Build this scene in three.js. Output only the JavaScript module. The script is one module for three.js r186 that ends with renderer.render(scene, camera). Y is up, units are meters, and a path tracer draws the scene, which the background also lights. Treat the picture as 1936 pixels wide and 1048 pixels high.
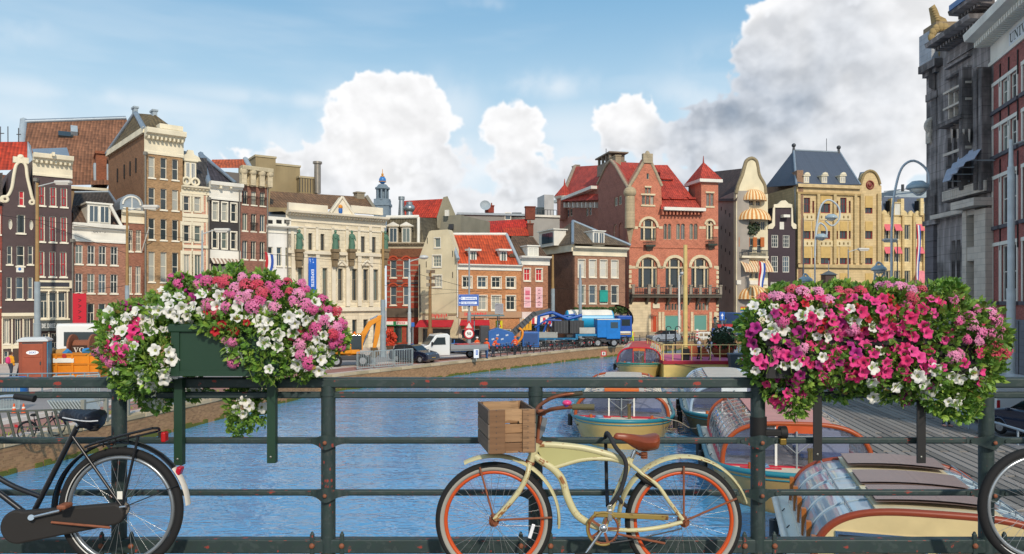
import * as THREE from 'three';
import { ConvexGeometry } from 'three/addons/geometries/ConvexGeometry.js';
import { RoundedBoxGeometry } from 'three/addons/geometries/RoundedBoxGeometry.js';
import { MarchingCubes } from 'three/addons/objects/MarchingCubes.js';

// ---------- camera, sky, sun, exposure ----------
const W = 1936, H_ = 1048, F = 1400, CX = 968, HZ = 573, EY = 6.3;
const scene = new THREE.Scene();
const camera = new THREE.PerspectiveCamera(2 * Math.atan(HZ / F) * 180 / Math.PI, W / H_, 0.1, 3000);
camera.position.set(0, EY, 0); camera.lookAt(0, EY, -10);
camera.setViewOffset(W, 2 * HZ, 0, 0, W, H_);
const renderer = new THREE.WebGLRenderer({ antialias: true });
renderer.setSize(1024, 554);
renderer.toneMapping = THREE.LinearToneMapping;
renderer.toneMappingExposure = 1.7;
renderer.shadowMap.enabled = true;
const SUN = new THREE.Vector3(0.27, 0.6, 0.86).normalize();
const sun = new THREE.DirectionalLight(0xfff1de, 1.8);
sun.position.copy(SUN).multiplyScalar(150).add(new THREE.Vector3(0, 0, -60)); sun.target.position.set(0, 0, -60);
sun.castShadow = true; sun.shadow.radius = 4; sun.shadow.mapSize.set(4096, 4096);
Object.assign(sun.shadow.camera, { left: -110, right: 110, top: 110, bottom: -110, near: 1, far: 400 });
scene.add(sun, sun.target);

function rng(a) { return () => { a |= 0; a = a + 0x6D2B79F5 | 0; let t = Math.imul(a ^ a >>> 15, 1 | a); t = t + Math.imul(t ^ t >>> 7, 61 | t) ^ t; return ((t ^ t >>> 14) >>> 0) / 4294967296; }; }
const R = rng(11);
const rr = (a, b) => a + (b - a) * R();
const pick = a => a[Math.floor(R() * a.length)];
const clamp = (x, a = 0, b = 1) => Math.min(b, Math.max(a, x));
const sm = (a, b, x) => { const t = clamp((x - a) / (b - a)); return t * t * (3 - 2 * t); };
const NT = new Float32Array(65536); { const r = rng(5); for (let i = 0; i < 65536; i++) NT[i] = r(); }
function vn(x, y, per = 256, s = 0) {
  const xi = Math.floor(x), yi = Math.floor(y); let fx = x - xi, fy = y - yi; fx = fx * fx * (3 - 2 * fx); fy = fy * fy * (3 - 2 * fy);
  const m = a => ((a % per) + per) % per, a = m(xi), b = m(xi + 1), c = m(yi) + s * 37, d = m(yi + 1) + s * 37;
  const g = (i, j) => NT[(i + (j & 255) * 256) & 65535];
  return (g(a, c) * (1 - fx) + g(b, c) * fx) * (1 - fy) + (g(a, d) * (1 - fx) + g(b, d) * fx) * fy;
}
function fb(x, y, oct, per = 256, s = 0) { let v = 0, a = 0.5, t = 0; for (let i = 0; i < oct; i++) { v += a * vn(x, y, per, s + i * 3); t += a; a *= 0.5; x *= 2; y *= 2; per = Math.min(256, per * 2); } return v / t; }

// sky: blue air with cumulus, as seen by direction (azimuth, elevation in degrees; 0 azimuth is along the view)
{
  const w = 4096, h = 2048, d = new Float32Array(w * h * 4);
  const az = px => Math.atan((px - CX) / F) * 57.3, el = (px, py) => Math.atan((HZ - py) / Math.hypot(F, px - CX)) * 57.3;
  const puffs = [ // px, py, rx, ry, weight, greyness
    [735, 250, 100, 84, 1.2, 0.02], [785, 195, 46, 44, 1, 0], [705, 190, 50, 42, 1, 0], [650, 310, 85, 50, 0.9, 0.15], [820, 320, 70, 55, 0.9, 0.2],
    [970, 250, 50, 50, 1.1, 0.02], [985, 315, 56, 50, 1, 0.15], [1195, 230, 58, 40, 1.05, 0.02], [1215, 265, 66, 30, 0.9, 0.35], [1310, 270, 62, 62, 0.9, 0.7], [1400, 250, 60, 66, 0.9, 0.7],
    [1500, 60, 75, 70, 1.15, 0.02], [1460, 130, 70, 60, 1.05, 0.5], [1550, 170, 120, 110, 1.25, 0.85], [1640, 80, 120, 90, 1.2, 0.2], [1690, 210, 90, 110, 1.2, 0.05], [1560, 280, 140, 60, 1.05, 0.3], [1450, 300, 90, 45, 1, 0.4], [1820, 30, 140, 60, 1, 0.1],
    [480, 300, 60, 30, 0.8, 0.1], [900, 390, 170, 40, 0.9, 0.25], [560, 385, 130, 40, 0.8, 0.25], [1120, 350, 130, 45, 0.8, 0.35], [1260, 340, 110, 45, 0.8, 0.5],
  ].map(p => [az(p[0]), el(p[0], p[1]), p[2] / 24.4, p[3] / 24.4, p[4], p[5]]);
  const veils = [[1030, 160, 95, 26, 0.7], [560, 190, 210, 16, 0.5], [20, 55, 70, 30, 0.5], [250, 215, 240, 22, 0.35], [560, 270, 260, 50, 0.55], [905, 8, 70, 16, 0.45], [430, 300, 200, 60, 0.5], [1100, 300, 200, 60, 0.6], [1300, 190, 110, 50, 0.5], [880, 340, 420, 75, 0.9], [1080, 250, 200, 50, 0.5], [1250, 320, 260, 50, 0.7], [1330, 120, 60, 40, 0.3], [420, 340, 320, 60, 0.75], [220, 190, 260, 20, 0.5], [100, 230, 220, 30, 0.4], [860, 200, 60, 60, 0.45], [640, 220, 50, 60, 0.5]].map(p => [az(p[0]), el(p[0], p[1]), p[2] / 24.4, p[3] / 24.4, p[4]]);
  for (let j = 0; j < h; j++) {
    const e = (j + 0.5) / h * 180 - 90, ee = Math.max(e, 0);
    for (let i = 0; i < w; i++) {
      const k = (j * w + i) * 4;
      let a = ((i + 0.5) / w - 0.25) * 360; if (a > 180) a -= 360;
      const lp = (A, q) => A[0] + (A[1] - A[0]) * sm(0, 9, q) + (A[2] - A[1]) * sm(6, 17, q) + (A[3] - A[2]) * sm(13, 25, q) + (A[4] - A[3]) * sm(25, 75, q);
      let r = lp([0.46, 0.44, 0.27, 0.125, 0.085], ee), g = lp([0.52, 0.51, 0.40, 0.265, 0.2], ee), b = lp([0.56, 0.56, 0.505, 0.415, 0.35], ee);
      if (e < 0) { r = 0.42; g = 0.45; b = 0.48; }
      else {
        const wx = a * 0.22 + 40, wy = e * 0.22;
        const n1 = fb(wx * 1.2, wy * 1.3, 7, 256, 0), n2 = fb(wx * 1.5 + 9, wy * 1.6 + 3, 5, 256, 5);
        const bil = 1 - Math.abs(2 * fb(wx * 3.1, wy * 3.6, 5, 256, 2) - 1) * 1.9;
        let den = 0, grey = 0, gw = 1e-4;
        const inView = sm(62, 46, Math.abs(a)) * sm(38, 25, e);
        if (inView > 0) for (const p of puffs) {
          const dx = (a - p[0]) / p[2], dy = (e - p[1]) / p[3], q = 1 - (dx * dx + dy * dy) * 0.62;
          if (q > -0.35) { const v = p[4] * (q + 0.35) / 1.35; den = Math.max(den, v) + Math.min(den, v) * 0.18; grey += p[5] * Math.max(v, 0); gw += Math.max(v, 0); }
        }
        den *= inView;
        const gen = (n2 - 0.36) * 3.4 * sm(85, 30, e) * (1 - inView);
        const cov = Math.max(den * 1.3, gen);
        const edge = cov + (n1 - 0.5) * 1.25 + (bil - 0.3) * 0.5 - 0.6;
        const soft = 0.26 + 0.3 * clamp(n2 * 1.6 - 0.4), al = cov > 0.02 ? sm(0.0, soft * 0.62, edge) * 0.97 : 0;
        let wisp = sm(0.42, 0.8, fb(a * 0.09 + 3, e * 0.55, 5, 256, 9)) * sm(1, 6, e) * sm(30, 12, e) * 0.22;
        for (const p of veils) { const dx = (a - p[0]) / p[2], dy = (e - p[1]) / p[3], q = Math.exp(-(dx * dx + dy * dy)); wisp = Math.max(wisp, p[4] * q * sm(0.3, 0.75, n1 + 0.12 * q)); }
        const g0 = inView > 0.3 ? grey / gw : 0.25, gy = clamp(g0 * 1.15 + (n2 - 0.5) * 1.2 * g0 + (n1 - 0.5) * 0.5 * g0 - (edge - 0.2) * 0.1);
        const up = clamp(0.5 + (fb(wx * 2 + 1.1, wy * 2.4 + 1.1, 5, 256, 1) - fb(wx * 2 + 1.28, wy * 2.4 + 1.42, 5, 256, 1)) * 2.4);
        const br = 0.61 - Math.min(gy, 0.85) * 0.24 - (1 - up) * (0.10 + 0.08 * g0) * sm(0.1, 0.6, edge) * sm(0.05, 0.5, edge);
        const cr = br - gy * 0.075, cg = br * 0.995 - gy * 0.035, cb = br + gy * 0.02;
        r += (0.54 - r) * wisp; g += (0.565 - g) * wisp; b += (0.59 - b) * wisp;
        r += (cr - r) * al; g += (cg - g) * al; b += (cb - b) * al;
      }
      d[k] = r; d[k + 1] = g; d[k + 2] = b; d[k + 3] = 1;
    }
  }
  const t = new THREE.DataTexture(d, w, h, THREE.RGBAFormat, THREE.FloatType);
  t.mapping = THREE.EquirectangularReflectionMapping; t.magFilter = THREE.LinearFilter; t.minFilter = THREE.LinearFilter; t.needsUpdate = true;
  scene.background = t; scene.environment = t;
}

// ---------- textures and materials ----------
function tex(n, metres, fn, srgb) {
  const d = new Uint8Array(n * n * 4);
  for (let j = 0; j < n; j++) for (let i = 0; i < n; i++) { const c = fn(i / n, j / n, i, j), k = (j * n + i) * 4; const a = Array.isArray(c) ? c : [c, c, c]; for (let q = 0; q < 3; q++) d[k + q] = clamp(a[q]) * 255; d[k + 3] = 255; }
  const t = new THREE.DataTexture(d, n, n); t.wrapS = t.wrapT = THREE.RepeatWrapping; t.magFilter = THREE.LinearFilter; t.minFilter = THREE.LinearMipmapLinearFilter; t.repeat.set(1 / metres, 1 / metres);
  if (srgb) t.colorSpace = THREE.SRGBColorSpace; t.needsUpdate = true; return t;
}
const hash = (a, b) => NT[((a * 131 + b * 7919) >>> 0) & 65535];
const T = {};
T.brick = tex(512, 3.2, (u, v) => { const row = Math.floor(v * 40), x = u * 16 + (row % 2) * 0.5, c = Math.floor(x) % 16; const fx = x - Math.floor(x), fy = v * 40 - row; const mort = fx < 0.06 || fy < 0.17; const m = 0.6 + 0.4 * fb(u * 3, v * 3, 5, 3, 1); const b = 0.62 + 0.38 * hash(c, row); return mort ? [m * 0.92, m * 0.92, m * 0.94] : [b * m, b * m * (0.94 + 0.06 * hash(row, c)), b * m * 0.95]; });
T.plaster = tex(512, 5, (u, v) => { const m = 0.72 + 0.28 * fb(u * 4, v * 4, 6, 4, 3); const s = fb(u * 24, v * 2, 4, 2, 6); return m * (0.9 + 0.1 * s) - 0.26 * sm(0.62, 0.85, s) * fb(u * 3, v * 3, 3, 3, 2); });
T.stone = tex(512, 3.2, (u, v) => { const row = Math.floor(v * 8), x = u * 4 + (row % 2) * 0.5, c = Math.floor(x) % 4, fx = x - Math.floor(x), fy = v * 8 - row; const j = fx < 0.014 || fy < 0.045; const m = 0.7 + 0.3 * fb(u * 5, v * 5, 6, 5, 4); return (j ? 0.5 : 0.86 + 0.14 * hash(c, row)) * m; });
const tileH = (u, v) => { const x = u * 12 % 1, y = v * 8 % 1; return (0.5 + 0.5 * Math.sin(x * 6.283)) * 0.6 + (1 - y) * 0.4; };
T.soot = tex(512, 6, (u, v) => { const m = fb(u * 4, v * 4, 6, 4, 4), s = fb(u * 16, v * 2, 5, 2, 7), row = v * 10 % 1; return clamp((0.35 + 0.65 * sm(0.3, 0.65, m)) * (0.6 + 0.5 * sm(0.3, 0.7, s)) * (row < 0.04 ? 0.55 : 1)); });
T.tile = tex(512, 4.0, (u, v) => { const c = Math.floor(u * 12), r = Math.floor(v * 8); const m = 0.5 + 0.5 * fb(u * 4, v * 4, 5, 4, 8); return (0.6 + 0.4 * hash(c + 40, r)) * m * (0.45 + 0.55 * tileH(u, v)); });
T.tileB = tex(512, 4.0, (u, v) => tileH(u, v));
T.seam = tex(256, 2.4, (u, v) => { const x = u * 6 % 1; return (0.75 + 0.25 * fb(u * 3, v * 6, 5, 3, 9)) * (x < 0.06 ? 0.6 : x < 0.12 ? 1.1 : 0.9 + 0.1 * hash(Math.floor(u * 6), 3)); });
T.wood = tex(512, 0.6, (u, v) => { const g = fb(u * 3 + fb(u * 2, v * 8, 3, 2, 1) * 0.6, v * 40, 5, 4, 2); const s = sm(0.66, 0.8, fb(u * 8, v * 90, 2, 8, 3)); return (0.62 + 0.38 * g) * (1 - 0.35 * s); });
T.grime = tex(512, 2, (u, v) => 0.72 + 0.28 * fb(u * 5, v * 5, 7, 5, 2));
T.asphalt = tex(512, 6, (u, v, i, j) => (0.66 + 0.3 * fb(u * 4, v * 4, 6, 4, 1)) * (0.85 + 0.15 * hash(i, j)));
T.chip = tex(1024, 1.3, (u, v) => { const m = 0.7 + 0.3 * fb(u * 9, v * 9, 6, 9, 1), c = fb(u * 30, v * 30, 5, 30, 3), big = fb(u * 4, v * 4, 3, 4, 5); const k = sm(0.757, 0.775, c * 0.8 + big * 0.24), q = sm(0.6, 0.7, fb(u * 40, v * 40, 3, 40, 7)); const base = [0.036 * m + 0.014 * q, 0.06 * m + 0.014 * q, 0.058 * m + 0.014 * q]; const red = [0.32, 0.05, 0.035], gr = [0.11, 0.07, 0.06]; const z = sm(0.7, 0.76, c * 0.8 + big * 0.24) * 0.5; return base.map((x, i) => (x * (1 - z) + gr[i] * z) * (1 - k) + red[i] * k); });
T.rust = tex(512, 0.5, (u, v) => { const c = fb(u * 14, v * 14, 5, 14, 4), b = fb(u * 3, v * 3, 3, 3, 2), k = sm(0.66, 0.74, c * 0.75 + b * 0.28), m = 0.85 + 0.15 * fb(u * 5, v * 5, 4, 5, 6); return [0.62, 0.57, 0.32].map((x, i) => x * m * (1 - k) + [0.28, 0.11, 0.03][i] * k); });
T.rustM = tex(256, 0.3, (u, v) => { const c = fb(u * 10, v * 10, 6, 10, 4); return [0.14 + 0.2 * c, 0.05 + 0.065 * c, 0.025 + 0.03 * c]; });
T.wave = tex(2048, 26, (u, v) => { const w = fb(u * 6, v * 9, 3, 6, 4), p = fb(u * 52 + w * 2.2, v * 104, 3, 52, 1), p2 = fb(u * 104 + 3, v * 210, 2, 104, 8), q = fb(u * 18, v * 40, 3, 18, 6), mask = 0.45 + 0.55 * sm(0.35, 0.62, fb(u * 3, v * 7, 4, 3, 2)); return clamp(mask * (0.6 * (1 - Math.abs(2 * p - 1)) + 0.14 * p2) + 0.42 * q - 0.1); });
T.seat = tex(256, 0.2, (u, v) => 0.8 + 0.2 * fb(u * 16, v * 16, 4, 16, 2));
const MC = new Map();
const KM = { brick: 1.8, tile: 2.35, stone: 1.32, plaster: 1.2, grime: 1.16, wood: 1.35, asphalt: 1.3, seam: 1.25, soot: 1.5 };
function mt(color, map = 'grime', rough = 0.8, metal = 0, o = {}) {
  const key = JSON.stringify([color, map, rough, metal, o]);
  if (!MC.has(key)) {
    const m = new (o.transmission || o.clearcoat || o.ior ? THREE.MeshPhysicalMaterial : THREE.MeshStandardMaterial)({ color, roughness: rough, metalness: metal, ...o });
    if (map) { m.map = T[map]; const q = KM[map] ?? 1, f = Math.min(q, 0.92 / Math.max(m.color.r, m.color.g, m.color.b, .01)); if (q > 1 && color !== 0xffffff) m.color.multiplyScalar(Math.max(1, f)); }
    if (map === 'brick' || map === 'stone') { m.bumpMap = T[map]; m.bumpScale = 0.012; }
    if (map === 'tile') { m.bumpMap = T.tileB; m.bumpScale = 0.06; }
    MC.set(key, m);
  }
  return MC.get(key);
}
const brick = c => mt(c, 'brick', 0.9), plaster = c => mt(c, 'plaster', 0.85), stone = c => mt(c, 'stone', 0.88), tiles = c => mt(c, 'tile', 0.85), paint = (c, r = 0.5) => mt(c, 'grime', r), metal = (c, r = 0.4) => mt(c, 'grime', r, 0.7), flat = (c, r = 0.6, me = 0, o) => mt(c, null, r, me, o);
const M = {
  white: plaster(0xe9e6da), cream: plaster(0xe2d8bd), black: paint(0x1b1a1c), lead: metal(0x9aa5ad, 0.55), zinc: paint(0x9aa6ad, 0.6), dark: flat(0x121213, 0.7), grey: paint(0x8f969a), dgrey: paint(0x3d4044), frame: paint(0xe6dfcb, 0.55),
  glassD: mt(0x343d40, null, 0.06, 0, { ior: 1.6 }), glassB: mt(0x4a5a64, null, 0.06, 0, { ior: 1.7 }), glassG: mt(0x66726c, null, 0.08, 0, { ior: 1.7 }), curtain: mt(0xa9aba2, 'plaster', 0.25), curtain2: mt(0xcfcdc2, 'plaster', 0.25), redw: flat(0xc02833, 0.4),
  tyre: paint(0x19191a, 0.85), chrome: flat(0xcfd3d6, 0.18, 1), glass: mt(0xeaf4f6, null, 0.02, 0, { transmission: 1, thickness: 0, ior: 1.5 }),
};
const PANES = [M.glassD, M.glassD, M.glassB, M.glassG, M.glassD, M.curtain];

// ---------- geometry helpers ----------
const V = (x, y, z) => new THREE.Vector3(x, y, z);
const v3 = p => Array.isArray(p) ? V(...p) : p;
const bx = (x0, x1, y0, y1, z0, z1) => new THREE.BoxGeometry(Math.abs(x1 - x0), Math.abs(y1 - y0), Math.abs(z1 - z0)).translate((x0 + x1) / 2, (y0 + y1) / 2, (z0 + z1) / 2);
const box = (c, s, r) => { const g = new THREE.BoxGeometry(...s); if (r) g.applyMatrix4(new THREE.Matrix4().makeRotationFromEuler(new THREE.Euler(...r))); return g.translate(...c); };
const rbox = (c, s, rad = 0.03, r) => { const g = new RoundedBoxGeometry(...s, 3, Math.min(rad, Math.min(...s) * 0.48)); if (r) g.applyMatrix4(new THREE.Matrix4().makeRotationFromEuler(new THREE.Euler(...r))); return g.translate(...c); };
function cyl(p, q, r0, r1 = r0, n = 10) { p = v3(p); q = v3(q); const d = q.clone().sub(p), g = new THREE.CylinderGeometry(r1, r0, d.length(), n); g.applyQuaternion(new THREE.Quaternion().setFromUnitVectors(V(0, 1, 0), d.normalize())); return g.translate(...p.add(q).multiplyScalar(0.5).toArray()); }
function tube(pts, r, seg = 24, n = 8, closed = false) { return new THREE.TubeGeometry(new THREE.CatmullRomCurve3(pts.map(v3), closed, 'centripetal'), seg, r, n, closed); }
function poly(pts, r, n = 6) { const o = []; for (let i = 0; i + 1 < pts.length; i++) o.push(cyl(pts[i], pts[i + 1], r, r, n)); return o; }
const lathe = (prof, n = 16, c = [0, 0, 0]) => new THREE.LatheGeometry(prof.map(p => new THREE.Vector2(...p)), n).translate(...c);
const sph = (c, r, s = [1, 1, 1], n = 12) => new THREE.SphereGeometry(r, n, Math.ceil(n * 0.7)).scale(...s).translate(...c);
const tor = (c, r, t, n = 8, m = 40, arc = 6.2832) => new THREE.TorusGeometry(r, t, n, m, arc).translate(...c);
const hull = pts => new ConvexGeometry(pts.map(v3));
function ext(pts, depth, holes = [], z0 = 0, bevel = 0) {
  const s = new THREE.Shape(pts.map(p => new THREE.Vector2(p[0], p[1])));
  for (const h of holes) {
    const q = new THREE.Path();
    if (h.arch) { const r = (h.u1 - h.u0) / 2; q.moveTo(h.u0, h.v0); q.lineTo(h.u1, h.v0); q.lineTo(h.u1, h.v1 - r); q.absarc((h.u0 + h.u1) / 2, h.v1 - r, r, 0, Math.PI, false); q.lineTo(h.u0, h.v0); }
    else if (h.oval) { q.absellipse((h.u0 + h.u1) / 2, (h.v0 + h.v1) / 2, (h.u1 - h.u0) / 2, (h.v1 - h.v0) / 2, 0, Math.PI * 2); }
    else { q.moveTo(h.u0, h.v0); q.lineTo(h.u1, h.v0); q.lineTo(h.u1, h.v1); q.lineTo(h.u0, h.v1); q.lineTo(h.u0, h.v0); }
    s.holes.push(q);
  }
  return new THREE.ExtrudeGeometry(s, bevel ? { depth: depth - 2 * bevel, bevelEnabled: true, bevelSize: bevel, bevelThickness: bevel, bevelSegments: 2, curveSegments: 10 } : { depth, bevelEnabled: false, curveSegments: 10 }).translate(0, 0, z0 + bevel);
}
function surf(nu, nv, fn) { // open surface, both sides drawn
  const p = [], idx = []; for (let i = 0; i <= nu; i++) for (let j = 0; j <= nv; j++) p.push(...fn(i / nu, j / nv));
  for (let i = 0; i < nu; i++) for (let j = 0; j < nv; j++) { const a = i * (nv + 1) + j, b = a + nv + 1; idx.push(a, b, a + 1, b, b + 1, a + 1); }
  const g = new THREE.BufferGeometry(); g.setAttribute('position', new THREE.Float32BufferAttribute(p, 3)); g.setIndex(idx); g.computeVertexNormals(); return g;
}
function shell(nu, nv, fn, t) { // surface with thickness t
  const a = surf(nu, nv, fn), p = a.attributes.position, n = a.attributes.normal; const b = a.clone(), q = b.attributes.position;
  for (let i = 0; i < q.count; i++) q.setXYZ(i, p.getX(i) - n.getX(i) * t, p.getY(i) - n.getY(i) * t, p.getZ(i) - n.getZ(i) * t);
  b.setIndex([...b.index.array].reverse()); b.computeVertexNormals(); return [a, b];
}
function fin(gs) { // one non-indexed geometry with uv in metres from each face's own plane
  const list = [gs].flat(9).filter(Boolean).map(g => g.index ? g.toNonIndexed() : g);
  let n = 0, col = false; for (const g of list) { n += g.attributes.position.count; if (g.attributes.color) col = true; }
  const P = new Float32Array(n * 3), N = new Float32Array(n * 3), U = new Float32Array(n * 2), C = col ? new Float32Array(n * 3).fill(1) : null; let o = 0;
  for (const g of list) { if (!g.attributes.normal) g.computeVertexNormals(); P.set(g.attributes.position.array, o * 3); N.set(g.attributes.normal.array, o * 3); if (g.attributes.color) C.set(g.attributes.color.array, o * 3); if (g.userData.uv) { U.set(g.attributes.uv.array, o * 2); } else { 
    for (let i = o; i < o + g.attributes.position.count; i += 3) {
      const k = i * 3, ax = P[k + 3] - P[k], ay = P[k + 4] - P[k + 1], az = P[k + 5] - P[k + 2], bx_ = P[k + 6] - P[k], by = P[k + 7] - P[k + 1], bz = P[k + 8] - P[k + 2];
      let nx = ay * bz - az * by, ny = az * bx_ - ax * bz, nz = ax * by - ay * bx_; const l = Math.hypot(nx, ny, nz) || 1; nx /= l; ny /= l; nz /= l;
      let tx = nz, tz = -nx, tl = Math.hypot(tx, tz); if (tl < 0.05) { tx = 1; tz = 0; } else { tx /= tl; tz /= tl; }
      const B = [ny * tz - 0, nz * tx - nx * tz, -ny * tx];
      for (let q = 0; q < 3; q++) { const m = (i + q) * 3; U[(i + q) * 2] = P[m] * tx + P[m + 2] * tz; U[(i + q) * 2 + 1] = P[m] * B[0] + P[m + 1] * B[1] + P[m + 2] * B[2]; }
    } }
    o += g.attributes.position.count; }
  const r = new THREE.BufferGeometry(); r.setAttribute('position', new THREE.BufferAttribute(P, 3)); r.setAttribute('normal', new THREE.BufferAttribute(N, 3)); r.setAttribute('uv', new THREE.BufferAttribute(U, 2)); if (C) r.setAttribute('color', new THREE.BufferAttribute(C, 3));
  return r;
}
const paintGeo = (g, c) => { g = g.index ? g.toNonIndexed() : g; const k = new THREE.Color(c), a = new Float32Array(g.attributes.position.count * 3); for (let i = 0; i < a.length; i += 3) a.set([k.r, k.g, k.b], i); g.setAttribute('color', new THREE.BufferAttribute(a, 3)); return g; };
const used = {};
const numbered = n => { const k = used[n] = (used[n] ?? -1) + 1; return k ? n + '_' + String(k).padStart(3, '0') : n; };
function part(parent, name, gs, m) { const me = new THREE.Mesh(gs.isBufferGeometry && gs.attributes.uv && gs.userData.done ? gs : fin(gs), m); me.name = name; me.castShadow = me.receiveShadow = true; parent.add(me); return me; }
const geo = gs => { const g = fin(gs); g.userData.done = true; return g; };
function tag(o, label, category, group) { Object.assign(o.userData, { label, category }); if (group) o.userData.group = group; return o; }
function thing(name, label, category, pos = [0, 0, 0], turn = 0, group) { const g = new THREE.Group(); g.name = numbered(name); g.position.set(...pos); g.rotation.y = turn; scene.add(g); return tag(g, label, category, group); }
function solo(name, label, category, gs, m, group) { const o = part(scene, numbered(name), gs, m); return tag(o, label, category, group); }
function struct(name, gs, m) { const o = part(scene, numbered(name), gs, m); o.userData.kind = 'structure'; return o; }
function dup(o, pos, turn, label, group) { const c = o.clone(); c.name = numbered(o.name.replace(/_\d{3}$/, '')); c.userData = { ...o.userData }; if (pos) c.position.set(...pos); if (turn !== undefined) c.rotation.y = turn; if (label) c.userData.label = label; if (group) c.userData.group = group; scene.add(c); return c; }
const at = (px, py, D) => V((px - CX) / F * D, EY - (py - HZ) / F * D, -D);
const Yq = 1.2, Yr = 0.7;
const gq = (px, py, Y = Yq) => at(px, py, F * (EY - Y) / (py - HZ)); // point of the quay seen at a pixel
function canvasMat(w, h, draw, rough = 0.6) { const c = document.createElement('canvas'); c.width = w; c.height = h; draw(c.getContext('2d'), w, h); const t = new THREE.CanvasTexture(c); t.colorSpace = THREE.SRGBColorSpace; return new THREE.MeshStandardMaterial({ map: t, roughness: rough }); }
function plate(w, h, c = [0, 0, 0]) { const g = new THREE.PlaneGeometry(w, h).translate(...c).toNonIndexed(); g.userData.uv = true; return g; }
// ---------- water, quays, bridge deck ----------
{
  const nx = 330, nz = 330, x0 = -34, x1 = 32, z0 = -14, z1 = -112;
  const hgt = (x, z) => 0.04 * (fb(x * 0.55 + 7, z * 1.1 + 5, 4, 256, 1) - 0.5) * 2 + 0.03 * (fb(x * 1.9, z * 3.1, 2, 256, 4) - 0.5);
  const g = surf(nx, nz, (a, b) => { const x = x0 + (x1 - x0) * a, z = z0 + (z1 - z0) * b; const f = sm(0, 0.05, Math.min(a, b, 1 - a, 1 - b)); return [x, hgt(x, z) * f, z]; });
  const far = [bx(-900, 900, -0.35, -0.06, -900, 100)];
  const m = mt(0x5096c4, null, 0.05, 0, { ior: 2.1 }); m.bumpMap = T.wave; m.bumpScale = 0.06;
  struct('water', [g, far], m);
}
const QE = [[-24, -6], [-20.6, 20], [0, 838], [600, 712], [880, 682], [1130, 657], [1330, 641], [1440, 634]].map((p, i) => { if (i < 2) return [p[0], -p[1] * (i ? 1 : -1)]; const q = gq(p[0], p[1]); return [q.x, q.z]; });
QE[0] = [-24.5, 8]; QE[1] = [-21, -14];
{
  const land = [...QE, [44, -130], [900, -130], [900, -900], [-900, -900], [-900, 8]];
  const sh = land.map(p => [p[0], -p[1]]);
  const g = ext(sh, 1.15, [], 0).rotateX(-Math.PI / 2).translate(0, 0.05, 0);
  struct('quay', g, mt(0xc4b5a8, 'asphalt', 0.92));
  // kerb stones along the edge and the brick quay wall with green weed line
  const coping = [], wall = [], weed = [];
  for (let i = 0; i + 1 < QE.length; i++) {
    const [xa, za] = QE[i], [xb, zb] = QE[i + 1], L = Math.hypot(xb - xa, zb - za), ang = Math.atan2(-(zb - za), xb - xa), n = Math.ceil(L / 1.3);
    const put = (gg, u, y, off) => gg.rotateY(ang).translate(xa + (xb - xa) * u + Math.sin(ang) * off, y, za + (zb - za) * u + Math.cos(ang) * off);
    for (let k = 0; k < n; k++) coping.push(put(new RoundedBoxGeometry(L / n - 0.03, 0.2, 0.62, 1, 0.03), (k + 0.5) / n, 1.12, -0.16));
    wall.push(put(new THREE.BoxGeometry(L, 1.1, 0.2), 0.5, 0.5, 0));
    for (let k = 0; k < L * 5; k++) weed.push(put(new THREE.BoxGeometry(0.3, rr(0.16, 0.3), rr(0.06, 0.12)), R(), rr(-0.02, 0.1), 0.12));
  }
  const cs = new THREE.Group(); cs.name = 'quay_wall'; cs.userData.kind = 'structure'; scene.add(cs);
  part(cs, 'brick_wall', wall, brick(0x8d6f50));
  const cop = geo(coping[0]); coping.forEach((c, i) => { if (i < 290) part(cs, 'coping_stone', c, plaster([0xb3a183, 0xa89878, 0xc0ae8e][i % 3])); });
  part(cs, 'weed', weed, paint(0x5d6427, 0.95)).userData.kind = 'stuff';
  // plants on the coping near the bridge
  const tuft = []; for (let k = 0; k < 260; k++) { const px = rr(180, 420) - (k % 3 ? 0 : 220), q = gq(Math.max(px, -40), 800 - px * 0.2 + 22); tuft.push(hull([[0, 0, 0], [0.04, 0, 0.02], [0, 0, 0.05], [rr(-0.15, 0.15), rr(0.05, 0.2), rr(-0.1, 0.1)]]).translate(q.x + 0.25 + rr(-0.3, 0.3), 1.16 + rr(-0.12, 0.05), q.z + rr(-0.6, 0.6))); }
  const gr = part(scene, 'grass', tuft, paint(0x7f9420, 0.9)); tag(gr, 'yellow green weeds growing on the quay coping', 'weeds'); gr.userData.kind = 'stuff';
  // tram street asphalt strip and cycle path on the quay
  const strip = (n, a, b, y, m) => { const pts = []; for (let i = 1; i < QE.length; i++) { pts.push([QE[i], i]); } const o = (p, i, d) => { const q = QE[Math.min(i + 1, QE.length - 1)], r = QE[i - 1], L = Math.hypot(q[0] - r[0], q[1] - r[1]); return [p[0] + (q[1] - r[1]) / L * d, p[1] - (q[0] - r[0]) / L * d]; }; const ring = [...pts.map(([p, i]) => o(p, i, a)), ...pts.map(([p, i]) => o(p, i, b)).reverse()]; struct(n, ext(ring.map(p => [p[0], -p[1]]), 0.004).rotateX(-Math.PI / 2).translate(0, y, 0), m); };
  strip('cycle_path', 1.1, 3.4, 1.2, mt(0x9d6f62, 'asphalt', 0.9)); strip('road', 5, 12, 1.2, mt(0x8f8a87, 'asphalt', 0.9)); strip('road_line', 4.4, 4.55, 1.2, paint(0xd8d4cc));
}
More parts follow.
